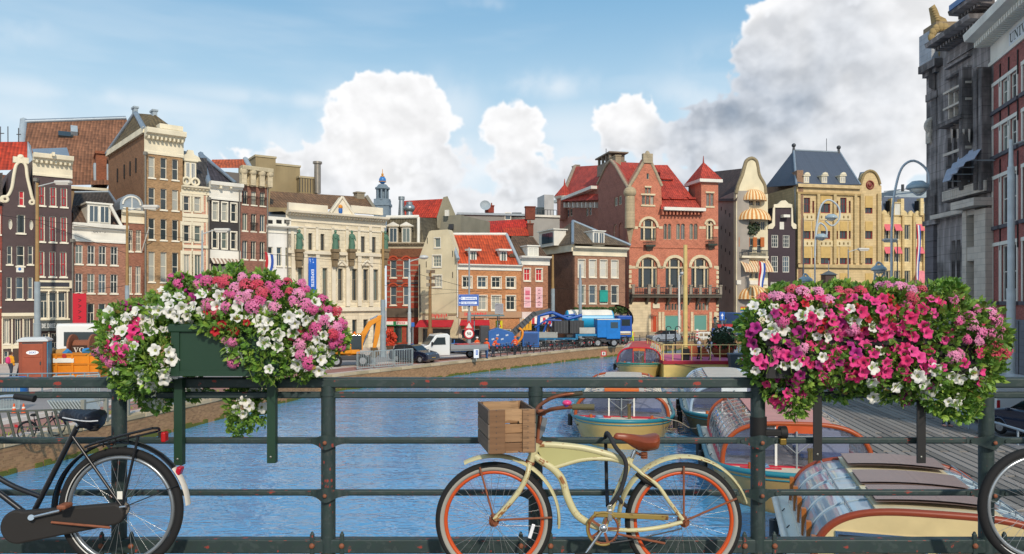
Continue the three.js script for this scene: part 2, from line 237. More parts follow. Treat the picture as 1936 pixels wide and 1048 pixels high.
{ // low wooden deck along the opposite bank and the street behind it
  const edge = [[11.6, 4], [11.7, -26], [14.5, -45], [18.3, -65]];
  struct('embankment', ext([...edge, [44, -130], [900, -130], [900, 8], [11.6, 8]].map(p => [p[0], -p[1]]), 0.7).rotateX(-Math.PI / 2).translate(0, -0.08, 0), mt(0x7c7d80, 'asphalt', 0.9));
  const deck = new THREE.Group(); deck.name = 'wooden_deck'; deck.userData.kind = 'structure'; scene.add(deck);
  const mats = [0x76726d, 0x827e78, 0x6c6964, 0x8b8680].map(c => mt(c, 'wood', 0.92));
  const pl = [0, 1, 2].map(() => null), gap = 0.36, w = 0.29;
  const ang = Math.atan(0.14); let n = 0;
  const inDeck = (x, d) => { const e = d < 26 ? 11.6 : d < 45 ? 11.6 + (d - 26) * 0.153 : 14.5 + (d - 45) * 0.19; const r = d < 34 ? 18.2 + (d - 22) * 0.2 : 20.6 + (d - 34) * 0.23; return x > e && x < r; };
  const geoP = geo(new RoundedBoxGeometry(w, 0.06, 7.9, 1, 0.012));
  for (let i = 0; i < 46; i++) for (let k = 0; k < 7; k++) {
    const d = 16 + k * 8 + 4 + (i % 2) * 4, x = 6 + i * gap + (d - 18) * 0.14;
    if (!inDeck(x, d) || n >= 290) continue; n++;
    const m = part(deck, 'plank', geoP, mats[Math.floor(R() * 4)]); m.position.set(x, 0.655 + rr(-0.006, 0.006), -d); m.rotation.y = -ang;
  }
  const piles = []; for (let d = 24; d < 66; d += 0.55) { const e = d < 26 ? 11.6 : d < 45 ? 11.6 + (d - 26) * 0.153 : 14.5 + (d - 45) * 0.2; piles.push(bx(e - 0.12, e - 0.03, -0.3, 0.62, -d - 0.14, -d + 0.14)); }
  part(deck, 'plank_sheeting', piles, mt(0x474a4c, 'wood', 0.85));
}
{ // bridge deck under the railing, mostly below the frame
  struct('bridge', [bx(-30, 30, 3.9, 4.7, -4.62, 12)], mt(0x77736d, 'asphalt', 0.9));
}
// ---------- houses: every facade is laid out where its corners stand on the quay ----------
const frameCache = new Map();
function frameGeo(w, h, st, arch) {
  const key = [Math.round(w * 25), Math.round(h * 25), st, arch].join();
  if (!frameCache.has(key)) {
    const t = clamp(Math.min(w, h) * 0.1, 0.06, 0.13), g = [], m = 0.05, z0 = -0.08, z1 = 0.012;
    const b = (x0, x1, y0, y1, zz = z1) => g.push(bx(x0 - w / 2, x1 - w / 2, y0, y1, z0, zz));
    if (arch) { const r = w / 2; g.push(ext([...Array(17)].map((_, i) => { const a = i / 16 * Math.PI; return [Math.cos(a) * r, h - r + Math.sin(a) * r]; }).concat([...Array(17)].map((_, i) => { const a = (1 - i / 16) * Math.PI; return [Math.cos(a) * (r - t), h - r + Math.sin(a) * (r - t)]; })), z1 - z0, [], z0)); b(0, t, 0, h - r); b(w - t, w, 0, h - r); b(t, w - t, 0, t); }
    else { b(0, t, 0, h); b(w - t, w, 0, h); b(t, w - t, 0, t); b(t, w - t, h - t, h); }
    const hb = y => b(t, w - t, y - m / 2, y + m / 2, -0.01), vb = (x, y0 = t, y1 = h - t) => b(x - m / 2, x + m / 2, y0, y1, -0.014);
    if (st === 's') hb(h * 0.52);
    if (st === 'T') { hb(h * 0.66); vb(w / 2, t, h * 0.66 - m / 2); }
    if (st === 'x') { hb(h * 0.6); vb(w / 2); }
    if (st === 'g') { hb(h * 0.36); hb(h * 0.68); vb(w / 3); vb(w * 2 / 3); }
    if (st === 'v') vb(w / 2);
    if (st === 'r') { hb(h * 0.52); b(t, t + 0.05, t, h - t, 0); b(w - t - 0.05, w - t, t, h - t, 0); }
    frameCache.set(key, geo(g));
  }
  return frameCache.get(key);
}
const simpleCache = new Map();
const cached = (key, f) => { if (!simpleCache.has(key)) simpleCache.set(key, geo(f())); return simpleCache.get(key); };
class House {
  constructor(name, label, a, Da, b, Db, o = {}) {
    const A = at(a, HZ, Da), B = at(b, HZ, Db); this.Y0 = o.Y0 ?? Yq; this.A = [A.x, A.z];
    const dx = B.x - A.x, dz = B.z - A.z, L = Math.hypot(dx, dz); this.L = L; this.u = [dx / L, dz / L]; this.n = [-dz / L, dx / L];
    this.g = thing(name, label, o.category ?? 'house', [A.x, this.Y0, A.z], Math.atan2(-dz, dx)); this.holes = [];
  }
  ray(px, z = 0) { const x = this.A[0] + this.n[0] * z, y = this.A[1] + this.n[1] * z, d = [(px - CX) / F, -1], t = (x * this.u[1] - y * this.u[0]) / (d[0] * this.u[1] - d[1] * this.u[0]); return [(t * d[0] - x) * this.u[0] + (t * d[1] - y) * this.u[1], t]; }
  at(px, py, z = 0) { const [u, t] = this.ray(px, z); return [u, EY - (py - HZ) / F * t - this.Y0, z]; }
  U(px, z = 0) { return this.ray(px, z)[0]; }
  Y(py, px, z = 0) { return this.at(px, py, z)[1]; }
  zAt(px, U = 0) { const x = this.A[0] + this.u[0] * U, y = this.A[1] + this.u[1] * U, d = [(px - CX) / F, -1]; const t = (x * this.n[1] - y * this.n[0]) / (d[0] * this.n[1] - d[1] * this.n[0]); return (t * d[0] - x) * this.n[0] + (t * d[1] - y) * this.n[1]; }
  win(px, w, yt, yb, o = {}, v = null) {
    const z = o.z ?? 0, u0 = this.U(px - w / 2, z), u1 = this.U(px + w / 2, z), v1 = v ? v[0] : this.Y(yt, px, z), v0 = v ? v[1] : this.Y(yb, px, z);
    const ww = u1 - u0, hh = v1 - v0, rec = o.rec ?? 0.12;
    if (!o.nohole) this.holes.push({ u0, u1, v0, v1, arch: o.arch, oval: o.oval });
    const f = part(this.g, 'window', o.oval ? cached('ov' + ww.toFixed(2) + hh.toFixed(2), () => [tor([0, hh / 2, -0.02], 0.5, 0.09, 6, 24).scale(ww, 1, 1).translate(0, -hh / 2, 0).scale(1, hh, 1).translate(0, hh / 2, 0)]) : frameGeo(ww, hh, o.st ?? 's', o.arch), o.fr ?? M.frame);
    f.position.set((u0 + u1) / 2, v0, z - rec);
    const pm = o.pane ?? pick(PANES), k = [Math.round(ww * 20), Math.round(hh * 20), o.arch ? 1 : 0, 'p'].join();
    part(f, 'pane', cached(k, () => o.arch ? [ext([[-ww / 2 + .02, .02], [ww / 2 - .02, .02], [ww / 2 - .02, hh - ww / 2], ...[...Array(9)].map((_, i) => { const a = (i + .5) / 9 * Math.PI; return [Math.cos(a) * (ww / 2 - .02), hh - ww / 2 + Math.sin(a) * (ww / 2 - .02)]; }), [-ww / 2 + .02, hh - ww / 2]], 0.02, [], -0.07)] : [bx(-ww / 2 + .02, ww / 2 - .02, .02, hh - .02, -0.07, -0.05)]), pm);
    if (o.sash) part(f, 'sash', cached('rs' + k, () => { const t = 0.1; return [bx(-ww / 2 + t, -ww / 2 + t + .09, t, hh - t, -.05, .006), bx(ww / 2 - t - .09, ww / 2 - t, t, hh - t, -.05, .006), bx(-ww / 2 + t, ww / 2 - t, hh * .5 - .05, hh * .5 + .05, -.049, .009), bx(-ww / 2 + t, ww / 2 - t, t, t + .09, -.049, .009)]; }), o.sash);
    if (o.trim !== 0) { const tm = o.trimM ?? M.frame, t = o.trim ?? 0.05; if (o.sill !== 0) part(f, 'sill', cached('s' + k, () => [bx(-ww / 2 - .08, ww / 2 + .08, -0.13, -0.001, 0, rec + 0.1)]), o.sillM ?? tm); if (o.sur) part(f, 'surround', cached('u' + k + o.sur, () => { const s = o.sur; return [bx(-ww / 2 - s, -ww / 2, 0, hh, rec - .03, rec + .05), bx(ww / 2, ww / 2 + s, 0, hh, rec - .03, rec + .05), bx(-ww / 2 - s, ww / 2 + s, hh, hh + s * 1.2, rec - .03, rec + .07)]; }), tm); }
    return f;
  }
  row(pxs, w, yt, yb, o = {}) { const z = o.z ?? 0, v = [this.Y(yt, pxs[0], z), this.Y(yb, pxs[0], z)]; pxs.forEach(p => this.win(p, w, 0, 0, o, v)); return this; }
  P(pts, z = 0) { return pts.map(p => this.at(p[0], p[1], z).slice(0, 2)); }
  wall(pts, m, o = {}) { // pts: outline in pixels from the left foot round to the right foot
    const q = this.P(pts), v0 = o.v0 ?? -0.3; q[0][1] = v0; q[q.length - 1][1] = v0;
    const wl = part(this.g, 'wall', ext(q, 0.5, this.holes, -0.5), m); this.holes = [];
    if (o.depth !== 0) part(this.g, 'wall', ext(q, (o.depth ?? 9) - 0.504, [], -(o.depth ?? 9)), o.side ?? m);
    return this;
  }
  rect(a, b, yt, m, o) { const v = this.Y(yt, a), q = [[this.U(a), -0.3], [this.U(a), v], [this.U(b), v], [this.U(b), -0.3]]; part(this.g, 'wall', ext(q, 0.5, this.holes, -0.5), m); this.holes = []; const d = o?.depth ?? 9; if (d) part(this.g, 'wall', ext(q, d - 0.504, [], -d), o?.side ?? m); return this; }
  band(name, a, b, yt, yb, z, m, o = {}) { const u0 = this.U(a) - (o.over ?? 0), u1 = this.U(b) + (o.over ?? 0), v1 = this.Y(yt, a), v0 = this.Y(yb, a); part(this.g, name, [bx(u0, u1, v0, v1, o.zb ?? 0.002, z)], m); return this; }
  cornice(a, b, yt, yb, m, z = 0.55, dent = true) { // moulded cornice: crown, dentils and frieze
    const u0 = this.U(a), u1 = this.U(b), v1 = this.Y(yt, a), v0 = this.Y(yb, a), h = v1 - v0;
    const prof = [[0.002, v0], [0.1, v0], [0.1, v0 + h * .1], [0.05, v0 + h * .14], [0.05, v0 + h * .6], [z * .5, v0 + h * .68], [z * .55, v0 + h * .76], [z * .95, v0 + h * .8], [z, v1 - h * .05], [z, v1], [0.002, v1]];
    const gg = ext(prof.map(p => [-p[0], p[1]]), u1 - u0 + 0.16).rotateY(Math.PI / 2).translate(u0 - 0.08, 0, 0); part(this.g, 'cornice', gg, m);
    if (dent) { const n = Math.floor((u1 - u0) / 0.34), d = []; for (let i = 0; i < n; i++) { const u = u0 + (i + .5) * (u1 - u0) / n; d.push(bx(u - .08, u + .08, v0 + h * .58, v0 + h * .72, .052, z * .62)); } part(this.g, 'dentil_moulding', d, m); }
    return this;
  }
  hull(name, pts, m, parent) { return part(parent ?? this.g, name, hull(pts.map(p => this.at(...p))), m); }
  raw(name, gs, m) { return part(this.g, name, gs, m); }
  dormer(px, w, yt, yb, z, m, o = {}) { // white dormer standing on the roof at offset z
    const u0 = this.U(px - w / 2, z), u1 = this.U(px + w / 2, z), v1 = this.Y(yt, px, z), v0 = this.Y(yb, px, z), d = o.d ?? 2;
    const k = part(this.g, 'dormer', [bx(u0, u1, v0, v1, z - d, z), bx(u0 - .15, u1 + .15, v1, v1 + .14, z - d, z + .18)], m);
    const n = o.n ?? 1, ww = (u1 - u0 - .12 * (n + 1)) / n; for (let i = 0; i < n; i++) { const u = u0 + .12 + i * (ww + .12); const f = part(k, 'window', [bx(u, u + ww, v0 + .15, v0 + .22, z, z + .05), bx(u, u + ww, v1 - .2, v1 - .13, z, z + .05), bx(u + ww / 2 - .03, u + ww / 2 + .03, v0 + .22, v1 - .2, z, z + .045), bx(u, u + .06, v0 + .22, v1 - .2, z, z + .05), bx(u + ww - .06, u + ww, v0 + .22, v1 - .2, z, z + .05)], M.white); part(k, 'pane', [bx(u + .05, u + ww - .05, v0 + .2, v1 - .18, z, z + .02)], o.pane ?? pick(PANES)); }
    return k;
  }
  chimney(px, w, yt, yb, z, m, pots = 2) { const u0 = this.U(px - w / 2, z), u1 = this.U(px + w / 2, z), v1 = this.Y(yt, px, z), v0 = this.Y(yb, px, z); const c = part(this.g, 'chimney', [bx(u0, u1, v0, v1, z - .9, z), bx(u0 - .08, u1 + .08, v1 - .18, v1, z - .98, z + .08)], m); for (let i = 0; i < pots; i++) part(c, 'chimney_pot', [cyl([u0 + (i + .5) * (u1 - u0) / pots, v1, z - .45], [u0 + (i + .5) * (u1 - u0) / pots, v1 + .45, z - .45], .13, .11)], mt(0x8d5a44)); return this; }
}
const LD = px => 115.4 / (1.17 + (CX - px) / F);
let rowN = 0; const row = (name, label, a, b, dz = 0, o) => { const h = new House(name, label, a, LD(a) + dz, b, LD(b) + dz, o), k = (rowN++ % 2) * .07; h.g.position.x += h.n[0] * k; h.g.position.z += h.n[1] * k; h.g.rotation.order = 'YXZ'; if (rowN % 3) h.g.rotation.z = [.005, -.006][rowN % 2]; return h; };
const seg = (a, b, n) => [...Array(n)].map((_, i) => a + (b - a) * i / (n - 1));
const aub = paint(0x4f4040, 0.75), redS = flat(0xa32a30, 0.5), lintel = stone(0xb9ad96);

// left bank, from the edge of the picture
{ const h = row('brick_house', 'red brick house at the picture edge beside the black bell gable', -70, 2); h.row([-58, -40, -22, -6], 10, 400, 440); h.row([-58, -40, -22, -6], 10, 470, 510); h.row([-58, -40, -22, -6], 10, 540, 580);
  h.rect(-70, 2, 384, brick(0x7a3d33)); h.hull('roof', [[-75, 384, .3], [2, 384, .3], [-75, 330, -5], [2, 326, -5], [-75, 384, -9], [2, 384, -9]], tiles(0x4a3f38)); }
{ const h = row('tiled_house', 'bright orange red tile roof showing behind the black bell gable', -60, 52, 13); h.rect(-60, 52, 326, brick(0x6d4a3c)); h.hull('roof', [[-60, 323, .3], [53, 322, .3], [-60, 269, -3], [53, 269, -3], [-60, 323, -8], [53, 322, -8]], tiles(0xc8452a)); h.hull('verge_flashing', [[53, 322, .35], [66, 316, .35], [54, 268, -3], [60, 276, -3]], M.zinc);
  h.raw('antenna', [...poly([h.at(3, 269, -3), h.at(3, 240, -3)], .05), ...poly([h.at(17, 270, -3), h.at(17, 240, -3)], .05), ...poly([h.at(37, 270, -3), h.at(37, 243, -3)], .05), ...poly([h.at(-3, 253, -3), h.at(10, 253, -3)], .05), ...poly([h.at(33, 255, -3), h.at(42, 255, -3)], .05)], M.dgrey); }
{ const h = row('bell_gable_house', 'narrow black house with cream trimmed bell gable and two oval windows', 3, 66);
  const bell = [[3, 384], [3, 373], [13, 371], [21, 358], [26, 330], [30, 313], [34, 308], [39, 306], [44, 308], [48, 313], [51, 334], [56, 356], [62, 378], [66, 382]];
  h.win(40, 10, 361, 389, { st: 's', pane: M.redw }); h.win(39, 16, 406, 441, { st: 'p' }); h.win(19, 8, 414, 434, { oval: 1, sill: 0, pane: M.curtain2 }); h.win(58.5, 8, 416, 435, { oval: 1, sill: 0, pane: M.curtain2 });
  h.row([17.5], 10, 465, 500); h.row([38], 15, 465, 503); h.row([57], 10, 465, 500); h.row([16.6], 10, 524, 566); h.row([36.5], 15, 524, 566); h.row([56.7], 10, 524, 566);
  h.row([12, 33, 51], 11, 603, 650, { st: 'v' }); h.row([11], 9, 664, 688); h.row([50], 11, 663, 688);
  h.wall([[3, 700], ...bell, [66, 700]], aub);
  h.raw('gable_trim', tube(bell.map(p => [...h.at(p[0], p[1]).slice(0, 2), -.02]), .14, 60, 6), M.cream); h.raw('finial', [box([h.U(39), h.Y(303, 39), -.1], [1.1, .5, .4]), sph([h.U(39), h.Y(297, 39), -.1], .25)], M.cream);
  h.raw('scroll', [tor([...h.at(9, 377).slice(0, 2), .0], .2, .12), tor([...h.at(60, 383).slice(0, 2), .0], .16, .1)], M.cream);
  h.band('shop_cornice', 2, 65, 592, 598, .45, M.cream); h.band('shop_front', 3, 65, 598, 603, .06, M.cream); h.raw('door', [bx(h.U(26), h.U(36), -.1, h.Y(661, 30), -.05, .03)], paint(0x4b3a30)); for (const p of [3.8, 22, 43, 63]) h.band('shop_pilaster', p - 1.3, p + 1.3, 603, 690, .08, M.cream); h.band('shop_base', 3, 65, 652, 660, .06, M.cream);
  const pl = h.raw('plaque', [bx(h.U(30), h.U(44.5), h.Y(515, 37), h.Y(504, 37), .01, .06)], M.white); h.raw('shield', [sph([h.U(36.5), h.Y(509, 37), .07], .14, [.8, 1, .3])], flat(0x2d6fb5)); }
{ const h = row('cornice_house', 'dark aubergine house with broad cream cornice and red window sashes', 66, 136);
  h.row([80, 101.5, 122], 13, 352, 389, { sash: redS, pane: M.glassG }); h.row([79, 100.5, 121.5], 13, 408, 457, { sash: redS, pane: M.glassG }); h.row([78, 99.6, 120], 13, 475, 523, { sash: redS, pane: M.glassG });
  h.row([83, 100, 117], 14, 553, 602, { st: 'T', pane: M.glassD }); h.row([86, 103, 120], 14, 631, 674, { st: 'x' });
  h.rect(66, 136, 300, aub, { depth: 12, side: brick(0x67594e) }); h.cornice(65, 136, 291, 332, M.cream, .8); h.band('hoist_beam', 96, 101, 292, 299, 1.2, M.cream);
  h.hull('roof', [[66, 296, -.3], [136, 305, -.3], [62, 282, -5], [128, 280, -5], [66, 296, -11], [136, 305, -11]], M.lead);
  h.band('shop_lintel', 67, 135, 530, 545, .25, M.cream); h.band('shop_name_board', 74, 130, 534, 542, .28, paint(0x33343d)); h.band('shop_frame', 71, 131, 545, 551, .1, M.cream); h.band('shop_frame', 71, 131, 603, 606, .3, M.cream); h.band('shop_frame', 71, 131, 676, 692, .1, M.cream);
  for (const p of [74, 91.5, 108.5, 127]) { h.band('shop_pilaster', p - 1.4, p + 1.4, 551, 603, .12, M.cream); h.band('shop_pilaster', p - 1.2, p + 1.2, 628, 676, .12, M.cream); }
  const aw = h.raw('name_board', [bx(h.U(74), h.U(138), h.Y(626, 74), h.Y(607, 74), .1, .5)], paint(0x4d5350)); const mm = canvasMat(512, 96, (c, w, hh) => { c.fillStyle = '#4a504e'; c.fillRect(0, 0, w, hh); c.fillStyle = '#e9e9e2'; c.font = 'bold 64px serif'; c.textAlign = 'center'; c.fillText('DE DRIE GRAEFJES', w / 2, 70, 490); }); const W1 = h.U(137) - h.U(75), H1 = (h.Y(608, 74) - h.Y(625, 74)); part(aw, 'lettering', plate(W1, H1, [(h.U(137) + h.U(75)) / 2, (h.Y(608, 74) + h.Y(625, 74)) / 2, .505]), mm); }
{ const h = row('dormer_house', 'red brown brick house with white double dormer on its roof', 136, 237);
  const c = [147.5, 170.4, 191.8, 214.2]; h.row(c, 14, 463, 499, { st: 'x', fr: M.white }); h.row(c, 14, 517, 554, { st: 'x', fr: M.white }); h.row(c, 14, 574, 626, { st: 'T' }); h.row(c, 14, 640, 680, { st: 'p' });
  h.rect(136, 237, 440, brick(0x8a6351)); h.cornice(136, 237, 421, 456, M.white, .6, false);
  const ins = canvasMat(128, 64, (x, w, hh) => { x.fillStyle = '#d9d6cb'; x.fillRect(0, 0, w, hh); x.fillStyle = '#55524c'; x.font = '40px serif'; x.textAlign = 'center'; x.strokeStyle = '#55524c'; x.lineWidth = 5; for (let i = 0; i < 4; i++) { x.beginPath(); x.ellipse(26 + i * 25, 32, 8, 12, .3, i, i + 4.2); x.stroke(); } }); h.raw('inscription', plate(1.3, .55, [h.U(186), h.Y(438, 186), .056]), ins);
  h.hull('roof', [[136, 423, -.1], [237, 436, -.1], [136, 388, -4], [226, 398, -4], [136, 423, -9], [237, 436, -9]], tiles(0x5d4a3d)); h.dormer(185, 44, 386, 424, -.4, M.white, { n: 2, d: 3.4, pane: M.glassB }); h.raw('gable_coping', poly([h.at(206, 388, -.2), h.at(229, 430, -.1)], .16), M.white); }
{ const h = row('tiled_house', 'dark tiled roof with lead hip behind the white double dormer', 136, 262, 9); h.rect(136, 262, 400, brick(0x6b4c3d)); h.hull('roof', [[134, 402, .2], [232, 396, .2], [140, 364, -5], [208, 363, -5], [134, 402, -10], [250, 396, -10]], tiles(0x3e3833)); h.raw('hip_flashing', poly([h.at(208, 363, -4.9), h.at(229, 396, .2)], .28), M.lead); h.raw('ridge_cap', poly([h.at(140, 364, -4.9), h.at(208, 363, -4.9)], .14), M.lead); }
{ const h = row('narrow_house', 'narrow brick house with white cornice and round arched dormer', 232, 274, .5); h.row([260], 10, 435, 475, { st: 'g' }); h.row([244], 10, 434, 475, { st: 'g' }); h.row([243, 259.5], 10, 503, 555, { st: 'g' }); h.row([243, 259.5], 10, 590, 630);
  h.rect(232, 274, 410, brick(0x835a49)); h.cornice(229, 274, 397, 421, M.cream, .5, false); h.raw('dormer', [ext([[-1, 0], [1, 0], ...seg(0, Math.PI, 12).map(a => [Math.cos(a), .5 + Math.sin(a)])], 2.5, [], -2.5).translate(h.U(248), h.Y(397, 248), -.2)], M.lead); h.raw('window', [tor([h.U(248), h.Y(397, 248) + .5, -.18], .75, .09, 6, 20, Math.PI), bx(h.U(248) - .75, h.U(248) + .75, h.Y(397, 248) + .1, h.Y(397, 248) + .22, -.2, -.1), bx(h.U(248) - .04, h.U(248) + .04, h.Y(397, 248) + .2, h.Y(397, 248) + 1.2, -.2, -.12)], M.white);
  h.raw('flagpole', poly([h.at(266, 476, .1), h.at(280, 430, 2.2)], .05), M.white); }
{ const h = row('roof_wing', 'long brown tiled roof rising behind the dark cornice house', 50, 275, 16); h.rect(50, 275, 352, plaster(0x8a7458)); h.band('gutter', 50, 274, 347, 352, .3, M.cream);
  h.hull('roof', [[52, 352, .3], [276, 349, .3], [46, 228, -9], [240, 222, -9], [52, 352, -18], [276, 349, -18]], tiles(0x77513a)); h.raw('ridge_cap', poly([h.at(46, 231, -8.7), h.at(240, 225, -8.7)], .3), M.lead); h.raw('verge_flashing', poly([h.at(47, 228, -9), h.at(40, 300, -4)], .4), M.zinc);
  const d = h.raw('dormer', [bx(h.U(183, -.3), h.U(203, -.3), h.Y(348, 190, -.3), h.Y(291, 190, -.3), -7, -.3), bx(h.U(181, -.3), h.U(205, -.3), h.Y(292, 190, -.3), h.Y(287, 190, -.3), -7.2, -.1)], brick(0x7a4a33)); part(d, 'flashing', [bx(h.U(178.5, -.3), h.U(183, -.3), h.Y(350, 190, -.3), h.Y(310, 190, -.3), -6, -.25), bx(h.U(203, -.3), h.U(206, -.3), h.Y(350, 190, -.3), h.Y(310, 190, -.3), -6, -.25)], M.zinc);
  h.raw('skylight', [box(h.at(126, 257, -6.5), [1.5, 1.1, .5], [-.9, 0, 0])], M.glassD); h.raw('skylight', [box(h.at(142, 248, -6.6), [.7, 1.3, .6], [-.8, 0, 0])], M.zinc); }
{ const h = row('tall_house', 'tall brown brick house with three bays, heavy cream cornice and two chimneys', 275, 345); const c = [286.5, 309, 331], z2 = h.zAt(204); 
  h.row(c, 12, 296, 336, { rec: .15 }); h.row(c, 12, 355, 395, { rec: .15 }); h.row(c, 12, 413, 453, { rec: .15 }); h.row(c, 12, 476, 533, { rec: .15 }); h.row(c, 12, 556, 610);
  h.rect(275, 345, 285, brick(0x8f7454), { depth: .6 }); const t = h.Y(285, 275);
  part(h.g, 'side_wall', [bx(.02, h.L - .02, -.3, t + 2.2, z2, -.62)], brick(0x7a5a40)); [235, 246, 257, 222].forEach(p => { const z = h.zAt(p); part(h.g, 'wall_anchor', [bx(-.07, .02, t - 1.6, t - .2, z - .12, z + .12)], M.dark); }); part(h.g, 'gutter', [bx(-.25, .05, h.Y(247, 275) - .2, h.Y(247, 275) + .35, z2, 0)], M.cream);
  h.cornice(274, 345, 243, 290, M.cream, 1.0); h.band('cornice_return', 300, 344, 234, 243, .3, M.cream, { zb: -2 });
  const a = h.Y(245, 275), z3 = z2 * .55; part(h.g, 'roof', hull([[-.1, a, z2], [-.1, a, 0], [h.L, a, 0], [h.L, a, z2], h.at(256, 214, z3 * .9), h.at(293, 217, -3)]), tiles(0x5f5238)); h.raw('hip_flashing', [...poly([h.at(256, 214, z3 * .9), [-.1, a, 0]], .25), ...poly([h.at(256, 214, z3 * .9), [-.1, a, z2]], .25)], M.lead); h.chimney(257, 7, 201, 220, z3 * .9, M.zinc, 0); h.chimney(293, 8, 207, 222, -3, M.zinc, 0); }
{ const h = row('trimmed_house', 'pink brick house with cream trim and ornate white dormer', 345, 394); const c = [353, 374];
  for (const [a, b, s] of [[371, 399, 's'], [426, 457, 's'], [481, 523, 'v'], [545, 590, 'v']]) h.row(c, 12, a, b, { sur: .28, trimM: M.cream, st: s });
  h.rect(345, 394, 366, brick(0xb58a76)); h.cornice(345, 394, 351, 366, M.cream, .5); h.band('string_course', 345, 394, 403, 410, .15, M.cream); h.band('string_course', 345, 394, 463, 469, .15, M.cream); h.band('string_course', 345, 394, 411, 418, .06, M.cream); for (const p of [346.5, 363.5, 391]) h.band('pilaster', p - 1.5, p + 1.5, 366, 600, .05, M.cream);
  h.dormer(361, 22, 306, 351, -.5, M.cream, { n: 2, d: 3, pane: M.glassB }); h.raw('dormer_crest', [ext([[-1, 0], [1, 0], [.8, .4], [.35, .6], [.25, 1], [-.25, 1], [-.35, .6], [-.8, .4]], .3, [], -.3).translate(h.U(361, -.5), h.Y(306, 361, -.5) + .1, -.4), tor([h.U(353, -.4), h.Y(343, 353, -.4), -.35], .35, .12), tor([h.U(370, -.4), h.Y(345, 370, -.4), -.35], .35, .12)], M.cream);
  h.hull('roof', [[345, 352, -.2], [394, 358, -.2], [347, 296, -3.5], [392, 300, -3.5], [345, 352, -8], [394, 358, -8]], tiles(0x3c3a3a)); h.raw('roof_vent', [bx(h.U(346, -2), h.U(356, -2), h.Y(306, 350, -2), h.Y(286, 350, -2), -3.5, -2)], M.zinc); }
{ const h = row('black_house', 'black painted house with white cornice and striped shop awning', 395, 453); const c = [405, 422.5, 440];
  h.row(c, 10, 382, 416, { sur: .1 }); h.row(c, 10, 437, 469, { sur: .1 }); 
  for (const p of c) h.win(p, 12, 503, 538, { st: 'g', pane: M.curtain2 }, [h.Y(503, 405), h.Y(538, 405)]);
  h.rect(395, 453, 376, paint(0x373333, .7)); h.cornice(394, 453, 343, 376, M.white, .7, false); for (const p of [412, 431]) h.band('console', p - 2, p + 2, 350, 357, .6, M.cream);
  h.band('shop_fascia', 395, 453, 472, 488, .14, M.white); h.band('shop_front', 395, 453, 540, 560, .1, M.cream);
  const aw = []; const u0 = h.U(396), u1 = h.U(452), n = 16; for (let i = 0; i < n; i++) { const a = u0 + (u1 - u0) * i / n, b = u0 + (u1 - u0) * (i + 1) / n; aw.push([i % 2, hull([[a, h.Y(488, 396), .15], [b, h.Y(488, 396), .15], [a, h.Y(497, 396), .9], [b, h.Y(497, 396), .9], [a, h.Y(499, 396), .9], [b, h.Y(499, 396), .9], [a, h.Y(490, 396), .15], [b, h.Y(490, 396), .15]])]); }
  const A = part(h.g, 'awning', aw.filter(x => x[0]).map(x => x[1]), paint(0x8d7160)); part(A, 'awning_stripe', aw.filter(x => !x[0]).map(x => x[1]), paint(0xd9cfbe));
  for (const p of seg(395, 453, 4).slice(0, 4)) h.band('shop_pilaster', p - 1.2, p + 1.2, 499, 545, .1, M.cream);
  h.hull('roof', [[393, 350, -.2], [453, 352, -.2], [377, 291, -7], [393, 350, -10], [455, 352, -10]], tiles(0x38343a)); h.raw('hip_flashing', [...poly([h.at(377, 291, -7), h.at(393, 350, -.2)], .3), ...poly([h.at(377, 291, -7), h.at(443, 346, -.2)], .2)], M.lead); }
{ const h = row('tiled_house', 'small bright orange tiled roof rising behind the black painted house', 398, 466, 9); h.rect(398, 466, 322, plaster(0x6f6a66)); h.hull('roof', [[396, 318, .2], [466, 318, .2], [400, 302, -4], [463, 301, -4], [396, 318, -8], [466, 318, -8]], tiles(0xcc6030)); h.raw('verge_flashing', poly([h.at(463, 301, -4), h.at(472, 318, .2)], .3), M.zinc); }
{ const h = row('brick_house', 'red brown brick house under carved stone cornice with window balconies', 453, 506); const c = [461.5, 478, 494.5];
  for (const [a, b] of [[360, 386], [403, 436], [455, 490], [513, 545], [560, 590]]) h.row(c, 10, a, b, { rec: .2, st: 'v' });
  h.rect(453, 506, 346, brick(0x7b5749), { side: plaster(0x8e8a82) }); h.cornice(452, 507, 314, 350, stone(0xbdb193), .9, false); const con = []; for (const p of [455, 472, 489, 504]) { const u = h.U(p), v = h.Y(330, 453); con.push(box([u, v - .3, .35], [.5, 1.5, .7]), sph([u, v + .3, .5], .4), sph([u, v - .9, .3], .3)); } h.raw('console', con, stone(0xc4b697)); 
  for (const [p, y] of [[461.5, 386], [478, 386], [494.5, 386], [478, 436]]) { const u = h.U(p), v = h.Y(y, 461.5), g = [bx(u - .42, u + .42, v + .8, v + .86, .12, .18)]; for (let i = 0; i < 7; i++) g.push(bx(u - .42 + i * .13, u - .39 + i * .13, v, v + .8, .13, .16)); h.raw('railing_grille', g, M.dark); } }
{ const h = row('white_house', 'low white plastered house between brick house and cream hall', 505, 558); const c = [511, 528, 544.5]; h.row(c, 9.5, 467, 503, { st: 'T' }); h.row(c, 9.5, 531, 570, { st: 'p' });
  h.rect(505, 558, 424, plaster(0xe8e6df)); h.cornice(505, 559, 426, 440, M.white, .6, false); h.band('attic_panel', 505, 550, 409, 426, .1, M.white); for (const p of [510, 527, 542]) h.band('attic_opening', p - 5, p + 5, 416, 423, .13, M.dark);
  h.hull('roof', [[505, 410, -.3], [556, 412, -.3], [506, 401, -3], [535, 400, -3], [505, 410, -8], [556, 412, -8]], M.lead); }
